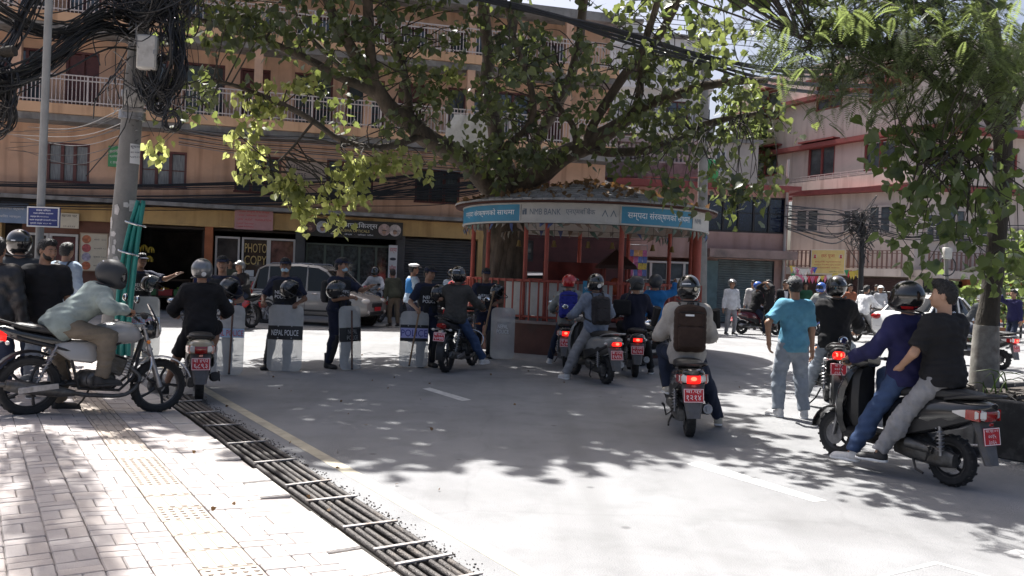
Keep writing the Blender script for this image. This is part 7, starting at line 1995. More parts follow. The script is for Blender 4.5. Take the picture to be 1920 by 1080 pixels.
for i in range(14):
    s_ = AT(rg.uniform(230, 350), rg.uniform(20, 230), 13.15); e_ = s_ + V((rg.normal(0, .2), rg.normal(0, .1), rg.normal(-.2, .25))); mb.tube(spline([s_, s_.lerp(e_, .5) + V(rg.normal(0, .14, 3)), e_], 4), .007, 4)
mb.build('loose_cables', CABG, None, kind='stuff', label='pale grey loose cable ends beside the pole', cat='cables')
# small end pole in the corner
mb = MB(); mb.tube([AT(-10, 100, 11), AT(28, 95, 11)], .07, 10); mb.tube([AT(-4, 140, 11), AT(-14, 260, 11)], .05, 10)
mb.build('cross_arm', BARK_D, None, label='dark wooden cross arm carrying cables at the edge of the balcony view', cat='cross arm')
def cable(label, pts, r=.011, m=CAB, group='cables along the orange building'):
    MB().tube(spline(pts, 7), r, 5).build('cable', m, None, label=label, cat='cable', group=group)
k = 0
rg = np.random.RandomState(4)
for i in range(30):         # sagging along the orange facade
    y0 = rg.choice([rg.uniform(340, 352), rg.uniform(360, 378), rg.uniform(362, 376), rg.uniform(372, 388)]); dy = rg.normal(0, 6)
    pts = [(-30, y0), (220, y0 + 6 + dy * .4), (450, y0 + 4 + dy), (640, y0 - 2 + dy), (860, y0 - 24 + rg.normal(0, 12)), (1010, 330 + rg.normal(0, 10))]
    cable('black cable strung in the sagging run under the orange block windows', [F1.W(F1.L(x, y, -.55)[0], -.55, F1.L(x, y, -.55)[1]) for x, y in pts], rg.uniform(.009, .022))
for i in range(10):
    y0 = 248 + i * 4.0
    pts = [(335, y0 - 12 + rg.normal(0, 2)), (450, y0 + 4), (600, y0 + 14 + rg.normal(0, 3)), (760, y0 + 28), (900, y0 + 40 + rg.normal(0, 4))]
    cable('grey cable strung under the first balcony toward the big tree', [F1.W(F1.L(x, y, -1.15)[0], -1.15, F1.L(x, y, -1.15)[1]) for x, y in pts], .012, CABG if i % 2 else CAB, 'cables under the first balcony')
for i in range(9):
    cable('thin cable crossing from the pole to the orange wall', [AT(258 + rg.normal(0, 8), 190 + i * 9, 13.5), AT(140, 236 + i * 7 + rg.normal(0, 6), 18), AT(rg.uniform(-30, 60), 236 + i * 6 + rg.normal(0, 8), 24)], .007, CABG if i % 3 == 0 else CAB, 'cables from the pole to the wall')
for i in range(14):         # thick run across the top of the tree
    o1, o2 = rg.normal(0, 3.4), rg.normal(0, 5)
    cable('heavy black cable slanting through the top of the big tree', [AT(880, -8 + o1, 15), AT(1010, 22 + o1, 15.5), AT(1150, 62 + o2, 16), AT(1320, 112 + o2, 16.8), AT(1470, 146 + o2 * 2, 18), AT(1640, 150 + o2 * 3, 22)], rg.uniform(.012, .024), CAB, 'heavy cables over the big tree')
for i in range(16):         # web of wires before the corner block
    cable('thin wire in the tangle before the corner block balcony', [AT(1478 + rg.normal(0, 4), 385 + i * 3, 33), AT(1560, 392 + i * 4 + rg.normal(0, 9), 35), AT(1612, 398 + i * 2.5 + rg.normal(0, 5), 37), AT(1700, 408 + i * 3 + rg.normal(0, 8), 39), AT(1775 + rg.normal(0, 3), 420 + i * 2, 38), AT(1940, 425 + i * 3 + rg.normal(0, 6), 40)], rg.uniform(.012, .026), CAB, 'wires before the corner block')
for i in range(5):
    cable('wire crossing the pale sky between the tree limbs', [AT(1150, 25 + i * 8, 30), AT(1300, 40 + i * 9, 32), AT(1460, 48 + i * 11, 34)], .014, CAB, 'wires across the sky')
for (px, ytop, ybot, Y, rr, lab) in ((1614, 400, 520, 36.5, .11, 'dark utility pole with a bird nest of wires before the pink balcony'), (1775, 390, 560, 30, .07, 'slim grey pole with a white box in front of the shop windows'), (1317, 110, 400, 27, .16, 'concrete pole rising through the leaves beside the kiosk roof')):
    a, b_ = AT(px + (4 if px < 1700 else -2), ytop, Y), AT(px, ybot, Y); g0 = b_ - (a - b_) / (a.z - b_.z) * b_.z
    e = empty('utility_pole', g0, 0, lab, 'utility pole'); MB().tube([V((0, 0, 0)), a - g0], [rr * 1.15, rr * .85], 10).build('shaft', DULL_BLACK if px == 1614 else POLEM, e)
    if px == 1614:
        mb = MB(); [mb.tube(spline([V(rg.normal(0, .3, 3)) + (a - g0) - V((0, 0, .3)), V(rg.normal(0, .5, 3)) + (a - g0) - V((0, 0, .8)), V(rg.normal(0, .35, 3)) + (a - g0) - V((0, 0, rg.uniform(.4, 2.2)))], 4), .018, 4) for _ in range(46)]; mb.build('wire_nest', CAB, e, kind='stuff')
    if px == 1775:
        c = AT(1776, 475, 29.9) - g0; MB().box(c, (.28, .2, .4), bev=.02).build('meter_box', MATS['box_white'], e); MB().tube([c + V((.3 * math.cos(t), -.02, -.45 + .34 * math.sin(t))) for t in np.linspace(0, 2 * PI, 20)[:-1]], .025, 5, close=True).build('cable_loop', CAB, e)
        c = AT(1785, 442, 29.9) - g0; MB().box(c, (.35, .3, .2), bev=.03).build('lamp', WHITE_PL, e)
# torn white sheet caught in the tree
e = empty('torn_sheet', AT(885, 250, 21.5), .2, 'torn white plastic sheet caught on the balcony behind the tree limb', 'plastic sheet')
mb = MB(); mb.rings([[(x + .1 * math.sin(z * 3), .06 * math.sin(x * 14 + z * 4), z), (x + .1 * math.sin(z * 3), .06 * math.sin(x * 14 + z * 4) + .01, z)] for z in (0,) for x in ()] or [[(x * (.4 + .25 * math.cos(z * 2.2)) + .1 * math.sin(z * 3), .05 * math.sin(x * 12 + z * 4), z) for x in np.linspace(-1, 1, 9)] + [(x * (.4 + .25 * math.cos(z * 2.2)) + .1 * math.sin(z * 3), .05 * math.sin(x * 12 + z * 4) + .012, z) for x in np.linspace(1, -1, 9)] for z in np.linspace(-.45, .45, 8)]); mb.build('sheet', WHITE_PL, e)
# ===== vehicles and people
K_ = paint('paint_black', (.014, .014, .015)); SV = paint('paint_silver', (.34, .34, .34)); CRM = paint('paint_cream', (.44, .40, .31)); MRN = paint('paint_maroon', (.10, .02, .03)); REDP = paint('paint_red', (.42, .02, .02)); BLUP = paint('paint_blue', (.03, .08, .35)); GRYP = paint('paint_grey', (.24, .24, .235)); WHP = paint('paint_white', (.72, .72, .71)); SVC = paint('paint_car_silver', (.27, .26, .25)); GUN = paint('paint_gunmetal', (.05, .05, .055))
HB = mat('helmet_black', (.013, .013, .014), .16, coat=1.0); HM = mat('helmet_matt', (.028, .03, .034), .5); HG = mat('helmet_grey', (.17, .175, .18), .3, .5, coat=.6); HR = mat('helmet_red', (.42, .018, .018), .22, coat=.8); HBL = mat('helmet_blue', (.03, .09, .34), .25, coat=.8); HW = mat('helmet_white', (.6, .6, .58), .3, coat=.6); HGO = mat('helmet_gold', (.32, .25, .16), .35, coat=.6)
JEAN = cloth('jeans_blue', (.045, .075, .155)); JEAND = cloth('jeans_dark', (.022, .03, .055)); JEANL = cloth('jeans_pale', (.24, .27, .31)); KHAKI = cloth('trousers_khaki', (.16, .135, .105)); GREYT = cloth('trousers_grey', (.25, .25, .26)); SAGE = cloth('hoodie_sage', (.23, .275, .265)); BLKT = cloth('jacket_black', (.013, .013, .015)); DGREY = cloth('sweater_charcoal', (.055, .053, .05)); SKY = cloth('tshirt_blue', (.10, .27, .38)); NAVJ = cloth('jacket_navy', (.022, .022, .075)); STONE = cloth('jacket_stone', (.38, .355, .325)); DEN = cloth('shirt_greyblue', (.17, .20, .26)); BLUJ = cloth('jacket_blue', (.02, .13, .33)); WSH = cloth('shirt_white', (.55, .56, .58)); LBS = cloth('shirt_pale_blue', (.33, .40, .48)); OLV = cloth('jacket_olive', (.05, .055, .04)); GREYS = cloth('tshirt_grey', (.22, .23, .22)); DKG = cloth('jacket_darkgrey', (.06, .065, .07))
def heading(a, b): d = (V(b) - V(a)); d.z = 0; return d.normalized()
def bike_at(fn, label, rear, h, z=0.0, half=.62, front=None, pitch=0, **k):
    half *= KS
    h = V((*h, 0)).normalized()
    p = (G(*front, z) - h * half) if front else (G(*rear, z) + h * half)
    p.z = z
    args = k.pop('args')
    b = fn(label, p, rotz_of(h.x, h.y), *args, **k)
    b.scale = (KS, KS, KS)
    if pitch: b.rotation_euler.x = pitch
    return b, p, rotz_of(h.x, h.y)
KS = .95          # the two-wheelers are built at full length and set a little smaller, as these small ones are
def sit(kind='s', left='g', right='f', **k):
    if kind == 's': d = dict(hip=(0, -.17, .885), lean=8, hl=(-.31, .215, 1.02), hr=(.31, .215, 1.02), fl=(-.37, .02, .08) if left == 'g' else (-.13, .2, .43), fr=(.37, .02, .08) if right == 'g' else (.13, .2, .43))
    else: d = dict(hip=(0, -.30, .93), lean=14, hl=(-.33, .165, 1.085), hr=(.33, .165, 1.085), fl=(-.42, -.05, .08) if left == 'g' else (-.2, -.02, .42), fr=(.42, -.05, .08) if right == 'g' else (.2, -.02, .42))
    d.update(hands=('grip', 'grip'), pl=(0, 0, -1), pr=(0, 0, -1), el=(-.6, -.5, -.6), er=(.6, -.5, -.6), kl=(-.35, 1, .3), kr=(.35, 1, .3))
    d.update(k)
    for q in ('hip', 'hl', 'hr', 'fl', 'fr'):
        x, y, z = d[q]; d[q] = (x * KS, y * KS, z if z < .2 else z * KS)
    return d
def world_T(loc, yaw): return MX.Translation(loc) @ MX.Rotation(yaw, 4, 'Z')
def backpack(label, loc, yaw, m, w=.30, h=.44, d=.16, pocket=True, m2=None, kind=0, drop=0.0, strap=None):
    def fn(root, I):
        T = world_T(loc, yaw) @ MX.Translation(I['P'](0, -.115 - d * .5 / 1, .235 - drop)) @ I['Rb'].to_4x4()
        e = empty('backpack', (0, 0, 0), 0, label, 'backpack'); e.matrix_world = T
        def wr(P): return .004 * np.sin(P[..., 0] * 60 + 2 * np.sin(P[..., 2] * 40)) * np.sin(P[..., 2] * 50)
        solid('pack_body', [p_box((0, 0, 0), (w / 2, d / 2, h / 2), .05, k=.03), p_ell((0, 0, h / 2 - .05), (w * .42, d * .45, .08), None, .04)], .011, m, e, wr)
        solid('front_pocket', [p_box((0, -d / 2 - .015, -h * .18), (w * .40, .03, h * .24), .025)], .01, m2 or m, e, wr)
        if pocket: solid('front_pocket', [p_box((0, -d / 2 - .008, h * .2), (w * .38, .022, h * .15), .02)], .01, m2 or m, e, wr)
        z = MB()
        for zz, ww in ((h * .07, .40), (-h * .42, .38), (h * .36, .42)): z.tube([(-w * ww, -d / 2 - .012, zz), (0, -d / 2 - .022, zz + .008), (w * ww, -d / 2 - .012, zz)], .004, 5)
        z.build('zip', DULL_BLACK, e)
        MB().tube([(-.04, .02, h / 2 - .01), (-.03, .0, h / 2 + .04), (.03, .0, h / 2 + .04), (.04, .02, h / 2 - .01)], .009, 6).build('handle', DULL_BLACK, e)
        Ti = T.inverted() @ world_T(loc, yaw); P = I['P']
        for sx in (-1, 1):
            s = MB(); pts = [Ti @ P(sx * .085, -.13, .36), Ti @ P(sx * .10, -.06, .512), Ti @ P(sx * .105, .06, .488), Ti @ P(sx * .12, .135, .36), Ti @ P(sx * .15, .12, .2), Ti @ P(sx * .175, .0, .12), Ti @ P(sx * .13, -.12, .07)]
            sp = spline(pts, 4); s.tube(sp, .019, 6); s.build('strap', strap or DULL_BLACK, e)
        if kind == 1: MB().box((-.02, -d / 2 - .032, h * .3), (.09, .012, .02)).build('label_tag', WHITE_PL, e)
    return fn
# ---- shields, batons, helmets in hand
SHIELD = mat('shield_polycarbonate', (.74, .74, .72), .18, var=.12, vs=5, clear=.62, dirt=(.4, .39, .37), ds=2.5, dl=.52)
BANDK = mat('shield_band_black', (.013, .013, .015), .45); BANDB = mat('shield_band_blue', (.35, .47, .62), .5); SRED = mat('lettering_red', (.5, .06, .07), .5); SBLU = mat('lettering_blue', (.05, .05, .28), .5); LILAC = mat('shield_band_lilac', (.40, .40, .68), .5)
def shield(label, loc, yaw, words, band=None, tm=LETTER_W, w=.52, h=1.0, zb=.02, band_z=.60, band_h=.20, tilt=4, tsz=(.40, .10), second=None):
    T0 = MX.Translation(loc) @ MX.Rotation(yaw, 4, 'Z') @ MX.Rotation(rad(tilt), 4, 'X')
    e = empty('riot_shield', (0, 0, 0), 0, label, 'riot shield'); e.matrix_world = T0
    R_ = .62
    def sp(x, z, off=0.0): t = x / R_; return ((R_ + off) * math.sin(t), (R_ + off) * math.cos(t) - R_, z)
    nx, nz = 12, 14; vv, ff = [], []
    def inset(z):
        d = min(z, h - z); return .0 if d > .09 else .09 - math.sqrt(max(0, .09 ** 2 - (.09 - d) ** 2))
    for side in (0, -.005):
        for j in range(nz + 1):
            z = h * (.5 - .5 * math.cos(PI * j / nz)) ; hw = w / 2 - inset(z)
            for i in range(nx + 1): vv.append(sp(-hw + 2 * hw * i / nx, zb + z, side))
    N1 = (nx + 1) * (nz + 1)
    for j in range(nz):
        for i in range(nx):
            a = j * (nx + 1) + i; ff += [(a, a + 1, a + nx + 2, a + nx + 1), (N1 + a, N1 + a + nx + 1, N1 + a + nx + 2, N1 + a + 1)]
    per = [i for i in range(nx + 1)] + [j * (nx + 1) + nx for j in range(1, nz + 1)] + [nz * (nx + 1) + i for i in range(nx - 1, -1, -1)] + [j * (nx + 1) for j in range(nz - 1, 0, -1)]
    for a, b in zip(per, per[1:] + per[:1]): ff.append((b, a, N1 + a, N1 + b))
    link('sheet', mesh_of('sheet', vv, ff, SHIELD, True, 40), e)
    def strip(z0, z1, x0, x1, off, m, nm):
        b = MB(); b.rings([[sp(x, z0, off - .002), sp(x, z0, off), sp(x, z1, off), sp(x, z1, off - .002)] for x in np.linspace(x0, x1, 10)]); return b.build(nm, m, e)
    if band: strip(zb + band_z - band_h / 2, zb + band_z + band_h / 2, -w / 2 + .005, w / 2 - .005, .004, band, 'band')
    if second: strip(zb + band_z - tsz[1] * .75, zb + band_z + tsz[1] * .75, -w / 2 + .012, w / 2 - .012, .007, second, 'label_strip')
    n = len(words)
    for k, wd in enumerate(words):
        a, f, sz = text_mesh(wd, 0); tw = tsz[0] * (1 if n == 1 else len(wd) / 6)
        link('lettering', mesh_of('lettering', [sp(-q[0] / sz[0] * tw, zb + band_z + (0 if n == 1 else (.5 - k) * tsz[1] * 1.35) + q[1] / sz[1] * tsz[1], .011) for q in a], f, tm), e)
    hd = MB(); hd.tube([sp(-.1, zb + .5, -.01), sp(-.1, zb + .5, -.07), sp(.1, zb + .5, -.07), sp(.1, zb + .5, -.01)], .012, 6); hd.tube([sp(-.09, zb + .68, -.01), sp(-.09, zb + .66, -.08), sp(.09, zb + .66, -.08), sp(.09, zb + .68, -.01)], .016, 6); hd.build('handle', DULL_BLACK, e)
    rv = MB(); [rv.ell(sp(x, zb + z, .004), (.012, .006, .012), 8, 5) for x in (-.1, .1) for z in (.5, .68)]; rv.build('rivet', STEEL, e)
    return e
WOOD = mat('baton_bamboo', (.23, .14, .075), .6, var=.3, vs=10, stretch=(1, 1, .3)); WOOD_D = mat('baton_dark', (.09, .045, .03), .5, var=.3, vs=10)
def baton(label, a, b, m=WOOD, r=.014):
    a, b = V(a), V(b); c = (a + b) / 2; e = empty('baton', c, 0, label, 'baton', 'police batons')
    mb = MB(); mb.tube([(a - c) + (b - a) * t for t in np.linspace(0, 1, 12)], [r * (1 + .12 * (i % 3 == 0)) for i in range(12)], 8); mb.build('stick', m, e)
    mb = MB(); mb.tube([(b - c) * .97, (b - c) * 1.02], r * 1.25, 8); mb.build('ferrule', DULL_BLACK, e)
def held_helmet(label, loc, rot, m=HB):
    e = empty('riot_helmet', loc, 0, label, 'helmet', 'riot helmets on arms', rot=rot)
    link('shell', shared('shell', HELM_OPEN, m), e); 
    link('face_guard', shared('face_guard', VISOR_N, mat('visor_clear', (.1, .11, .12), .08, coat=1.0, clear=.45)), e)
    mb = MB(); mb.tube(spline([(-.12, .02, .05), (-.09, .04, -.08), (0, .05, -.12), (.09, .04, -.08), (.12, .02, .05)], 4), .008, 5); mb.build('chin_strap', DULL_BLACK, e)
NP = ['NEPAL', 'POLICE']
VEST = (VESTM, NP, (.02, .2, .285), (.02, .2, .215), (.215, .052))
def police(label, loc, yaw, pose, head=('cap', NAVY, 'hair', 'eyes'), H=1.7, **k):
    return person(label, loc, yaw, dict(pose, guards=1, bulk=.94 + (abs(loc[0] * 37) % 1) * .2), (NAVY, 'short', .012, -.03), (NAVY, 'long', .022), head, (SHOE_B, 'boot'), VEST, H, seed=int(abs(loc[0] * 97)) % 900, group='police officers in the cordon line', **k)
def loc_of(px, py, z=0.0): p = G(px, py, z); p.z = z; return p
def off(p, yaw, x, y, z): return world_T(p, yaw) @ V((x, y, z))

# --- 1 silver motorcycle on the pavement edge
h1 = heading(G(48, 779, PAVE_Z), G(270, 777, .02))
b1, p1, y1 = bike_at(motorcycle, 'silver and black motorcycle stopped across the brick pavement with its front wheel by the drain', (48, 779), (h1.x, h1.y), PAVE_Z, .635, pitch=-.055, args=(SV, ['बा ८१प', '४०३३']), lit=True, col2=K_, steer=-14)
p1 = p1 + V((0, 0, -.035)); b1.location.z = p1.z
person('rider in a sage hoodie and khaki trousers crouched over the silver motorcycle', p1, y1, sit('m', 'g', 'f', hip=(0, -.33, .955), lean=46, hunch=.02, hl=(-.30, .2, 1.10), hr=(.30, .2, 1.10), head=(-8, 22), fl=(-.30, -.25, .085), fr=(.22, .0, .40), er=(.8, -.3, -.2), toe=(0, 0)), (SAGE, 'long', .03, -.12, 'hood'), (KHAKI, 'long', .028), ('full', HM, None, [stripe([((-.05 + i * .02, -.12 , .2 - abs(i - 2.5) * .004), (-.2 + .02 * i, -.8, .5), (0, .4, 1)) for i in range(6)], .006, LETTER_W)]), (SHOE_B, DULL_BLACK), H=1.66, vox=.011, seed=3)
# --- 2 cream scooter
b2, p2, y2 = bike_at(scooter, 'cream coloured scooter with an unlit tail lamp before the first police officers', (373, 752), (-.36, .93), args=(CRM, ['बा ४९प', '६८९३']), lit=False, style=2, tail='wide')
person('rider in a black hoodie and black shorts with a silver grey helmet', p2, y2, sit('s', 'g', 'f', lean=6, fl=(-.40, .0, .08), head=(8, 4)), (BLKT, 'long', .04, -.12, 'hood'), (BLACKC, 'short'), ('open', HG, None, [sticker((0, -.16, .05), (0, -1, -.1), .03, LETTER_W)]), (SHOE_B, DULL_BLACK), H=1.66, vox=.012, seed=5)
# --- 3 black motorcycle with a rider in charcoal
b3, p3, y3 = bike_at(motorcycle, 'black motorcycle halted in front of the purple lettered police shield', (836, 698), (.30, .95), half=.635, args=(GUN, ['बा ७६प', '५०७७']), lit=False, wind=False, guard=True)
person('rider in a charcoal sweater and blue jeans with one white trainer on the road', p3, y3, sit('m', 'f', 'g', lean=8, fr=(.46, .12, .08), head=(4, 0)), (DGREY, 'long', .035, -.10), (JEAN, 'long', .022), ('full', HB, None, [stripe([((.05 * s, -.14, .19), (s * .3, -1, .4), (0, .3, 1)) for s in (-1.4, -.7, 0, .7, 1.4)], .008, LETTER_W)]), (SHOE_W, WHITE_PL), H=1.68, vox=.012, seed=7)
# --- 4 scooter, blue backpack, red helmet
b4, p4, y4 = bike_at(scooter, 'black scooter with a round glowing tail lamp ridden with a blue backpack', (1060, 690), (.10, .99), args=(K_, ['बा ७७प', '९८७०']), lit=True, tail='wide')
person('rider in a grey top and red helmet looking aside toward the kiosk', p4, y4, sit('s', 'g', 'f', lean=7, head=(-50, 2), fl=(-.33, .05, .08)), (GREYS, 'long', .03), (JEAND, 'long', .02), ('open', HR, HB, None, 'eyes'), (SHOE_W, WHITE_PL), H=1.64, seed=9, extra=backpack('bright blue backpack on the rider with the red helmet', p4, y4, cloth('pack_blue', (.03, .035, .24)), .32, .46, .17))
# --- 5 grey scooter
b5, p5, y5 = bike_at(scooter, 'grey scooter with a silver tail hump and lit tail lamp parked at the cordon', (1136, 720), (-.34, .94), args=(GRYP, ['बा ३५प', '१५९५']), lit=True, tail='small', style=1)
person('rider in a grey blue shirt and pale grey trousers with both feet down', p5, y5, sit('s', 'g', 'g', lean=6, fl=(-.42, .02, .08), fr=(.30, .0, .08)), (DEN, 'long', .03, -.08), (GREYT, 'long', .03), ('full', HB, None, [sticker((0, -.16, .06), (0, -1, -.1), .035, LETTER_W)]), (SHOE_W, WHITE_PL), H=1.68, vox=.012, seed=11, extra=backpack('charcoal backpack on the rider in the grey blue shirt', p5, y5, cloth('pack_charcoal', (.035, .032, .035)), .29, .42, .15))
# --- 6 dark scooter with the orange lamp
b6, p6, y6 = bike_at(scooter, 'black scooter with an orange red tail lamp beside the kiosk railing', (1190, 707), (.06, 1), args=(GUN, ['बा ७७प', '७८५७']), lit=True, tail='small')
person('rider all in dark navy with a face mask and black helmet turned aside', p6, y6, sit('s', 'f', 'g', lean=4, head=(52, 2), fr=(.34, .02, .08), fl=(-.15, .2, .43)), (cloth('jacket_midnight', (.014, .015, .03)), 'long', .035, -.10), (BLACKC, 'long', .024), ('open', HM, HB, None, 'mask'), (SHOE_B, WHITE_PL), H=1.66, seed=13)
e_ = empty('shoulder_bag', off(p6, y6, -.23, -.28, 1.12), y6, 'black shoulder bag hanging at the side of the navy clad rider', 'bag'); solid('bag_body', [p_box((0, 0, 0), (.15, .07, .13), .04)], .012, BLKT, e_); MB().tube(spline([(.05, 0, .12), (.2, -.02, .42), (.34, .06, .40)], 5), .014, 6).build('strap', DULL_BLACK, e_)
# --- 7 motorcycle of the rider in blue
b7, p7, y7 = bike_at(motorcycle, 'black motorcycle pointing along the kiosk railing under the rider in blue', None, (.72, .69), half=.635, front=(1274, 680), args=(K_, ['बा ६२प', '२२४१']), lit=False, steer=10)
person('rider in a bright blue jacket raising a hand to a dark helmet', p7, y7, sit('m', 'f', 'g', lean=2, hr=(.16, .16, 1.62), pr=(0, -1, 0), er=(.8, .3, -.3), head=(20, -6)), (BLUJ, 'long', .03), (GREYT, 'long', .022), ('open', HM, HB, None, 'eyes'), (SHOE_B, None), H=1.68, seed=15)
# --- 8 the scooter in the middle of the lane
b8, p8, y8 = bike_at(scooter, 'black scooter with a big red tail lamp and square plate in the open lane', (1292, 818), (.07, 1), args=(K_, ['बा.प्र', '१२१४']), lit=True, tail='wide', lean=-2)
person('rider in a stone and black jacket with one beige shoe planted on the road', p8, y8, sit('s', 'f', 'g', lean=5, fr=(.44, .10, .08), kr=(.4, 1, .2), fl=(-.14, .2, .43), head=(-4, 2), el=(-.35, -.6, -.8), er=(.35, -.6, -.8)), (STONE, 'long', .045, -.12, 'hood'), (JEAND, 'long', .028), ('full', HB, None, [sticker((.07, -.135, .1), (.45, -1, 0), .022, CREAM), stripe([((-.08 + .03 * i, -.13, .15), (-.5 + .2 * i, -1, .1), (0, .1, 1)) for i in range(4)], .006, LETTER_W)]), (SHOE_G, None), H=1.68, vox=.010, seed=17, extra=backpack('dark brown square backpack on the rider in the stone jacket', p8, y8, cloth('pack_brown', (.045, .028, .022)), .33, .48, .17, True, None, 1))
for sx in (-1, 1):
    j = [o for o in bpy.data.objects if o.get('label', '').startswith('rider in a stone')][0]
    e_ = MB(); e_.tube([off(V((0, 0, 0)), 0, sx * .315, -.03, 1.30), off(V((0, 0, 0)), 0, sx * .35, .04, 1.10)], [.045, .035], 8); e_.build('sleeve_panel', BLKT, j)
# --- 9 motorcycle of the rider in black
b9, p9, y9 = bike_at(motorcycle, 'black motorcycle with twin glowing tail bulbs beside the man in blue', (1564, 775), (.27, .96), half=.635, args=(K_, ['बा ०१', '००१५', '८५१६']), lit=True, wind=False)
person('rider in a black printed sweatshirt and pale trousers on the twin bulb motorcycle', p9, y9, sit('m', 'g', 'f', lean=7, hip=(0, -.28, .955), head=(10, 0), fl=(-.36, .0, .08)), (BLKT, 'long', .045, -.10), (JEANL, 'long', .025), ('full', HB, None, [stripe([((.06 + .01 * i, -.13 + .02 * i, .2 - .02 * i), (.6, -1, .3), (.3, .2, 1)) for i in range(4)], .012, LETTER_W)]), (SHOE_B, DULL_BLACK), H=1.70, vox=.011, seed=19)
# --- 10 the dark scooter with two men
h10 = heading(G(1783, 911), G(1572, 856))
b10, p10, y10 = bike_at(scooter, 'large dark scooter with an unlit tail lamp carrying two men by the planter', (1783, 911), (h10.x, h10.y), args=(paint('paint_charcoal', (.015, .0155, .017)), ['बा.प्र.०२', '००१५', '३०६५']), lit=False, tail='wide', steer=4)
b10.scale = (.95, .95, .95)
person('driver in navy jacket and blue jeans with a black and red helmet', p10, y10, sit('s', 'g', 'f', hip=(0, -.14, .92), lean=3, fl=(-.34, .20, .08), fr=(.13, .22, .44), head=(4, 0), hl=(-.31, .23, 1.03), hr=(.31, .23, 1.03), toe=(20, 0)), (NAVJ, 'long', .035, -.10), (JEAN, 'long', .026), ('full', HB, None, [stripe([((.125 * math.sin(t), -.16 * math.cos(t), .01), (math.sin(t), -math.cos(t), 0), (0, 0, 1)) for t in np.linspace(-1.5, 1.5, 11)], .013, HR)]), (SHOE_W, None), H=1.62, vox=.009, seed=21)
person('bareheaded passenger in a black t-shirt and grey trousers with tall swept hair', p10, y10, sit('s', 'g', 'f', hip=(0, -.50, .95), lean=2, fl=(-.33, -.06, .10), fr=(.30, -.05, .12), head=(30, -2), hl=(-.20, -.22, .99), hr=(.16, -.20, 1.0), hands=('rest', 'rest'), el=(-.8, -.7, -.1), er=(.8, -.7, -.1), toe=(25, 0)), (BLACKC, 'short', .035, -.08), (GREYT, 'long', .026), ('tall', 'eyes'), (SHOE_B, WHITE_PL), H=1.63, skin=SKIN_L, vox=.009, seed=23)
# --- man in the blue t-shirt
pb_ = loc_of(1482, 783)
person('man in a sky blue t-shirt and grey baseball cap standing with his back turned', pb_, .10, dict(fl=(-.14, .04, .083), fr=(.15, -.04, .083), hl=(-.30, .02, .90), hr=(.27, .07, .82), el=(-1, -.5, 0), head=(-4, 2), lean=2, bulk=.90, belt=1, toe=(25, -20)), (SKY, 'short', .022, -.10), (JEANL, 'long', .034), ('cap', mat('cap_grey', (.16, .16, .16), .8), 'hair'), (SHOE_W, None), H=1.68, vox=.010, seed=25)
# ---- the police line
q = loc_of(258, 668, .0); yw = PI * 1.0 + .55
police('police officer with an outstretched pointing arm beside the green conduits', q, yw, dict(fl=(-.12, .0, .083), fr=(.12, .0, .083), hl=(-.50, .42, 1.40), el=(-.4, -.2, -.8), hr=(.22, .28, 1.02), hands=('point', 'grip'), head=(18, 3), pl=(0, 0, -1)), ('cap', NAVY, 'hair', 'eyes', 'moustache'), skin=SKIN_D)
held_helmet('black riot helmet held by the pointing officer', off(q, yw, -.20, .33, 1.17), (.9, .3, yw + 1.2))
shield('clear police shield half hidden behind the silver motorcycle', off(q, yw, -.05, .38, 0), yw + .1, ['NEPAL POLICE'], None, SRED, second=BANDB, tsz=(.44, .075))
q = loc_of(412, 700); yw = PI + .12
police('moustached police officer resting both hands on the blue lettered shield', q, yw, stand(hl=(-.18, .24, 1.04), hr=(.22, .26, 1.02), hands=('grip', 'grip'), head=(4, 2)), ('cap', NAVY, 'hair', 'eyes', 'moustache'), H=1.69, skin=SKIN)
shield('clear police shield with a pale blue band lettered in red', off(q, yw, -.14, .36, 0), yw, ['NEPAL POLICE'], None, SRED, second=BANDB, tsz=(.46, .085), band_z=.60, w=.50)
baton('dark wooden baton held against the blue lettered shield', off(q, yw, -.25, .45, 1.12), off(q, yw, -.23, .50, .06), WOOD_D)
held_helmet('black riot helmet held by the moustached officer', off(q, yw, -.22, .26, 1.20), (.9, .2, yw + 1.0))
q = loc_of(530, 693); yw = PI + .06
police('police officer in a pale blue face mask behind the black banded shield', q, yw, stand(.12, hl=(-.24, .26, 1.04), hr=(.27, .26, 1.04), hands=('grip', 'grip'), fr=(.24, .02, .083), fl=(-.06, .05, .083), head=(2, 2)), ('cap', NAVY, 'hair', 'eyes', 'mask'), H=1.70, skin=SKIN_D)
shield('clear police shield with a wide black band and white lettering', off(q, yw, -.08, .38, 0), yw, ['NEPAL POLICE'], BANDK, LETTER_W, w=.54, tsz=(.40, .085), band_z=.58, band_h=.21)
held_helmet('black riot helmet held by the masked officer at the shield', off(q, yw, -.19, .27, 1.19), (.9, .1, yw + 1.1))
q = loc_of(630, 690); yw = PI + 1.05
police('masked police officer standing sideways and pointing along the street', q, yw, stand(.12, .06, hl=(-.18, .5, 1.33), hr=(.10, .34, 1.15), hands=('point', 'grip'), head=(14, 0), el=(-.6, -.2, -.7)), ('cap', NAVY, 'hair', 'eyes', 'mask'), H=1.74, skin=SKIN)
yq = PI + 1.0; shield('clear police shield turned edgewise beside the sideways officer', off(q, PI, -.33, .30, 0), PI + 1.0, NP, BANDK, mat('lettering_grey', (.3, .3, .3), .6), w=.5, tsz=(.24, .07), band_z=.55, band_h=.22)
baton('brown baton leaning on the edgewise shield', off(q, PI, -.29, .36, .95), off(q, PI, -.33, .40, .04), WOOD_D)
held_helmet('black riot helmet held by the sideways officer', off(q, PI, -.10, .30, 1.20), (.9, .2, yw + 1.0))
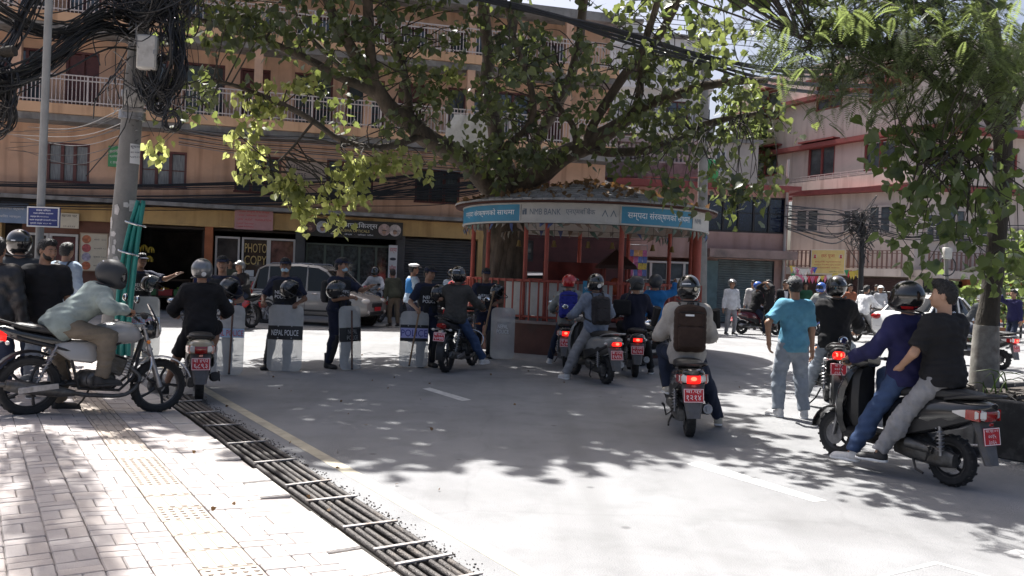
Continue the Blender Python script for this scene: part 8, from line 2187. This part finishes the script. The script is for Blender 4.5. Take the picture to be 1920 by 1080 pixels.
e_ = empty('backpack', off(q, yw, .0, -.20, 1.22), yw, 'small black pack on the back of the sideways officer', 'backpack'); solid('pack_body', [p_box((0, 0, 0), (.13, .07, .18), .04)], .013, VESTM, e_); solid('front_pocket', [p_box((0, -.075, -.05), (.1, .03, .08), .02)], .013, VESTM, e_)
q = loc_of(797, 688); yw = PI + .45
police('police officer turned to the rider in charcoal with the purple lettered shield', q, yw, stand(hl=(-.16, .26, 1.15), hr=(.26, .22, .98), hands=('grip', 'grip'), head=(22, 4)), ('cap', NAVY, 'hair', 'eyes'), H=1.66, skin=SKIN)
shield('clear police shield with purple POLICE lettering on a lilac strip', off(q, PI, .17, .28, 0), PI + .1, ['POLICE'], BANDK, SBLU, w=.48, h=.92, second=LILAC, tsz=(.43, .11), band_z=.56, band_h=.27)
baton('thin cane baton slanting across the purple lettered shield', off(q, PI, .08, .36, 1.02), off(q, PI, .22, .42, .06))
held_helmet('black riot helmet held by the officer facing the charcoal rider', off(q, yw, -.20, .24, 1.18), (.9, .2, yw + 1.1))
q = loc_of(905, 671); yw = PI + .1
police('police officer before the kiosk railing holding a long cane', q, yw, stand(hl=(-.20, .25, 1.06), hr=(.10, .27, 1.08), hands=('grip', 'grip'), head=(6, 8)), ('cap', NAVY, 'hair', 'eyes'), H=1.68, skin=SKIN_D)
shield('clear police shield with stacked white words on a small black label by the kiosk', off(q, yw, -.33, .34, 0), yw - .12, NP, None, LETTER_W, w=.46, h=.96, second=None, tsz=(.22, .07), band_z=.56)
s_ = MB(MX.Translation(off(q, yw, -.33, .355, .58)) @ MX.Rotation(yw - .12, 4, 'Z')); 
baton('long pale bamboo cane slanting down before the kiosk officer', off(q, yw, -.14, .34, 1.28), off(q, yw, .10, .46, .03), WOOD, .017)
held_helmet('black riot helmet held by the officer before the kiosk', off(q, yw, -.28, .24, 1.20), (.9, .1, yw + .9))
e_ = empty('wrist_watch', off(q, yw, .12, .22, 1.13), yw, 'shiny white gloved wrist strap on the kiosk officer', 'wrist strap'); MB().lathe([(.035, -.03), (.045, 0), (.035, .03)], 12, MX.Rotation(PI / 2, 4, 'Y')).build('strap', WHITE_PL, e_)
q = loc_of(768, 640); yw = -1.1
person('traffic policeman in a white peaked cap and bright blue vest', q, yw, stand(hr=(.12, .30, 1.1), hands=('rest', 'grip'), head=(-6, 0)), (LBS, 'short', .015, -.05), (NAVY, 'long'), ('peak', WHITE_PL, 'hair', 'eyes'), (SHOE_B, 'boot'), vest=(BLUJ, [], 0, 0, (.1, .1)), H=1.74, seed=31)
# ---- men waiting on the pavement
q = AT(32, 600, 9.6); q.z = PAVE_Z
person('tall man in dark grey with a black helmet waiting by the slim steel pole', q, .5, stand(hl=(-.16, .30, 1.34), hands=('grip', 'rest'), head=(10, 0)), (DKG, 'long', .03), (JEAND, 'long'), ('full', HB, None, [stripe([((-.1, -.11, .13), (-.8, -.8, 0), (0, 0, 1)), ((-.08, -.125, .13), (-.6, -.9, 0), (0, 0, 1)), ((-.06, -.14, .13), (-.4, -.9, 0), (0, 0, 1))], .006, LETTER_W)]), H=1.74, seed=33)
q = AT(82, 600, 9.15); q.z = PAVE_Z
person('bearded man in a black polo shirt and pale jeans looking along the road', q, PI + .7, stand(head=(28, 6), hr=(.24, .12, .86)), (BLACKC, 'short', .03, -.12), (JEANL, 'long', .024), ('hair', 'eyes', 'beard'), H=1.67, seed=35, skin=SKIN)
q = AT(118, 600, 12.6); q.z = PAVE_Z
person('man in a pale blue shirt with a grey backpack walking toward the shops', q, -.15, stand(.1, .12), (LBS, 'long', .025), (JEAND, 'long'), ('hair',), H=1.70, seed=37, extra=backpack('light grey backpack with dark straps on the man in pale blue', q, -.15, cloth('pack_grey', (.17, .165, .16)), .30, .44, .16))
q = AT(-12, 600, 8.7); q.z = PAVE_Z
person('man in a black leather jacket at the very edge beside the motorcycle', q, .2, stand(head=(0, 0)), (mat('leather_black', (.014, .014, .016), .35, bump=.3, bs=60), 'long', .04), (JEAND, 'long'), ('hair',), H=1.66, seed=39)
# ---- the silver car and traffic behind the line
pc_ = G(500, 604) * .5 + G(694, 612) * .5
car('silver tall hatchback with roof rails driving behind the police line', (pc_.x, pc_.y, 0), rotz_of(.955, -.29), SVC, 'hatch', ['बा १२च', '३४५६'])
c2 = AT(1040, 540, 25.5)
car('white car passing behind the kiosk with sun on its roof', (c2.x, c2.y, 0), rotz_of(1, .05), WHP, 'hatch', ['बा २च', '७७८१'])
c3 = G(1752, 648)
car('white saloon car halted in the sunny street beyond the two men on the scooter', (c3.x, c3.y, 0), rotz_of(.80, .60), WHP, 'sedan', ['बा ९च', '३०४१'])
def far_rider(fn, blabel, plabel, rear, h, col, top, bot, head, kind='m', skin=SKIN, lit=False, head_yaw=(0, 0), left='f', right='g', bt=None, seed=0, **k):
    b, p, y = bike_at(fn, blabel, rear, h, half=.62, args=(col, ['बा ५प', '%s' % ''.join(random.choice('१२३४५६७८९') for _ in range(4))]), lit=lit, group='motorcycles in the street behind', **k)
    if plabel: person(plabel, p, y, sit(kind, left, right, head=head_yaw), (top, 'long', .03), (bot, 'long'), head, vox=.021, seed=seed, skin=skin, group='riders in the street behind')
    return p, y
far_rider(motorcycle, 'red motorcycle with a bright headlamp nosing up behind the moustached officer', 'rider in dark clothes and a grey helmet on the red motorcycle', (470, 615), (-.45, -.89), REDP, BLKT, JEAND, ('open', HG, HB, None, 'eyes'), fairing=True, seed=41)
far_rider(motorcycle, 'black and red motorcycle coming past the nose of the silver car', 'rider in a white shirt and black helmet past the silver car', (712, 604), (-.30, -.95), K_, WSH, JEAND, ('full', HB), seed=43, col2=REDP)
far_rider(motorcycle, 'dark motorcycle waiting behind the traffic policeman', 'rider in a red jacket and a white and gold helmet behind the police officers', (845, 632), (.4, -.9), GUN, cloth('jacket_red', (.3, .03, .035)), JEAND, ('open', HGO, HW, None, 'eyes'), seed=45)
far_rider(motorcycle, 'dark motorcycle beside the closed shutter left of the kiosk', 'rider in a pale shirt and black helmet by the closed shutter', (822, 618), (.6, .7), K_, LBS, JEAND, ('full', HB), seed=47)
far_rider(scooter, 'maroon scooter with a white seat parked before the grey shutter', 'rider in a dark jacket and blue helmet seated on the maroon scooter', (1390, 626), (.97, .2), MRN, BLKT, JEAND, ('open', HBL, HBL), 's', seed=49)
far_rider(motorcycle, 'grey motorcycle parked at the far kerb under the bunting', None, (1502, 622), (-.9, .43), GRYP, None, None, None)
far_rider(scooter, 'red scooter parked beyond the maroon one', None, (1432, 622), (.9, .43), REDP, None, None, None)
far_rider(motorcycle, 'blue faired motorcycle turning in the sunny street', 'rider in a grey shirt and blue and white helmet on the blue motorcycle', (1552, 644), (-.75, -.6), BLUP, GREYS, JEAND, ('full', HBL, None, [stripe([((.1 * math.sin(t), -.15 * math.cos(t), .15), (math.sin(t), -math.cos(t), .3), (0, 0, 1)) for t in np.linspace(-1.4, 1.4, 7)], .02, LETTER_W)]), fairing=True, left='g', seed=51)
far_rider(motorcycle, 'black motorcycle heading away toward the white saloon', 'rider in a white shirt on the motorcycle near the white saloon', (1604, 640), (.80, .55), K_, WSH, GREYT, ('hair',), seed=53)
far_rider(scooter, 'dark scooter with a red tail lamp passing behind the street tree', 'rider in dark clothes and a white helmet passing behind the street tree', (1876, 693), (-.42, .9), GUN, DKG, JEAND, ('open', HW, HW), 's', seed=55, lit=True)
FP = [(1425, 612, 3.4, 'man in a maroon shirt standing beyond the red scooter', cloth('shirt_maroon', (.12, .025, .03)), 'short', JEAND, ('hair', 'eyes'), {}), (1508, 612, 2.8, 'woman in a green tunic waiting under the festival banner', cloth('tunic_green', (.04, .13, .07)), 'long', BLACKC, ('hair', 'eyes'), {}), (1556, 606, .4, 'man in a plum shirt walking away below the flag strings', cloth('shirt_plum', (.13, .05, .1)), 'short', JEAND, ('hair',), {}), (1640, 606, 3.1, 'man in a grey waistcoat by the wire tangled pole', DKG, 'short', GREYT, ('hair', 'eyes'), {}),
      (1368, 628, PI + .2, 'man in a white shirt and silver helmet standing by the maroon scooter', WSH, 'long', GREYT, ('open', HG, HB, None, 'eyes'), {}), (1409, 618, PI * .9, 'man in a pale grey shirt standing beyond the parked scooters', cloth('shirt_pale', (.42, .41, .4)), 'long', GREYT, ('hair', 'eyes'), {}),
      (1440, 630, PI * .6, 'man in black raising both hands to his head before the shutter', BLACKC, 'long', BLACKC, ('hair', 'eyes'), dict(hl=(-.12, .14, 1.62), hr=(.14, .14, 1.62), el=(-1, .4, .2), er=(1, .4, .2))), (1468, 630, PI, 'man in a black suit and open white shirt by the drainpipe', BLACKC, 'long', BLACKC, ('hair', 'eyes'), {}),
      (738, 613, .5, 'person in an olive jacket and khaki trousers leaning over by the traffic policeman', OLV, 'long', KHAKI, ('hair',), dict(lean=24)), (1898, 655, 1.9, 'man in dark navy standing past the tree with an arm raised to his ear', NAVJ, 'long', JEAND, ('hair', 'eyes'), dict(hr=(.18, .16, 1.55), er=(1, .2, -.3))),
      (372, 590, 2.6, 'man in a navy shirt standing in the doorway of the fruit shop', cloth('shirt_navy', (.03, .035, .09)), 'short', JEAND, ('hair', 'eyes'), {}), (428, 598, 3.4, 'person in an olive shirt standing by the photocopy shop door', OLV, 'short', JEAND, ('hair', 'eyes'), {}),
      (1648, 616, 2.9, 'pedestrian in a white helmet crossing before the dark railing fence', WSH, 'long', JEAND, ('open', HW, HW, None, 'eyes'), {}), (1590, 622, 3.2, 'pedestrian with orange brown hair walking behind the blue motorcycle', cloth('shirt_rust', (.25, .09, .05)), 'long', JEAND, ('hair', 'eyes'), {}),
      (1860, 632, 3.3, 'person in dark grey and a pale helmet behind the white saloon', DKG, 'long', JEAND, ('open', HW, HB, None, 'eyes'), {})]
for i, (px, py, yw, lab, tm, sl, bm_, hd, kw) in enumerate(FP):
    person(lab, loc_of(px, py), yw, stand(.1, .05, **kw), (tm, sl, .022), (bm_, 'long'), hd, vox=.022, H=1.66 + .02 * (i % 4), seed=60 + i)
bl = [o for o in bpy.data.objects if o.get('label', '').startswith('man in a black suit')][0]
mb = MB(); mb.rings([[(x * w, y, z) for x in (-1, 0, 1)] + [(x * w, y - .02, z) for x in (1, 0, -1)] for z, w, y in ((1.05, .02, .15), (1.25, .05, .165), (1.4, .06, .14))]); mb.build('shirt_front', WSH, bl)
print('TRIS', sum(sum(len(p.vertices) - 2 for p in o.data.polygons) for o in bpy.data.objects if o.type == 'MESH' and len(o.data.polygons) < 60000), len(bpy.data.objects))
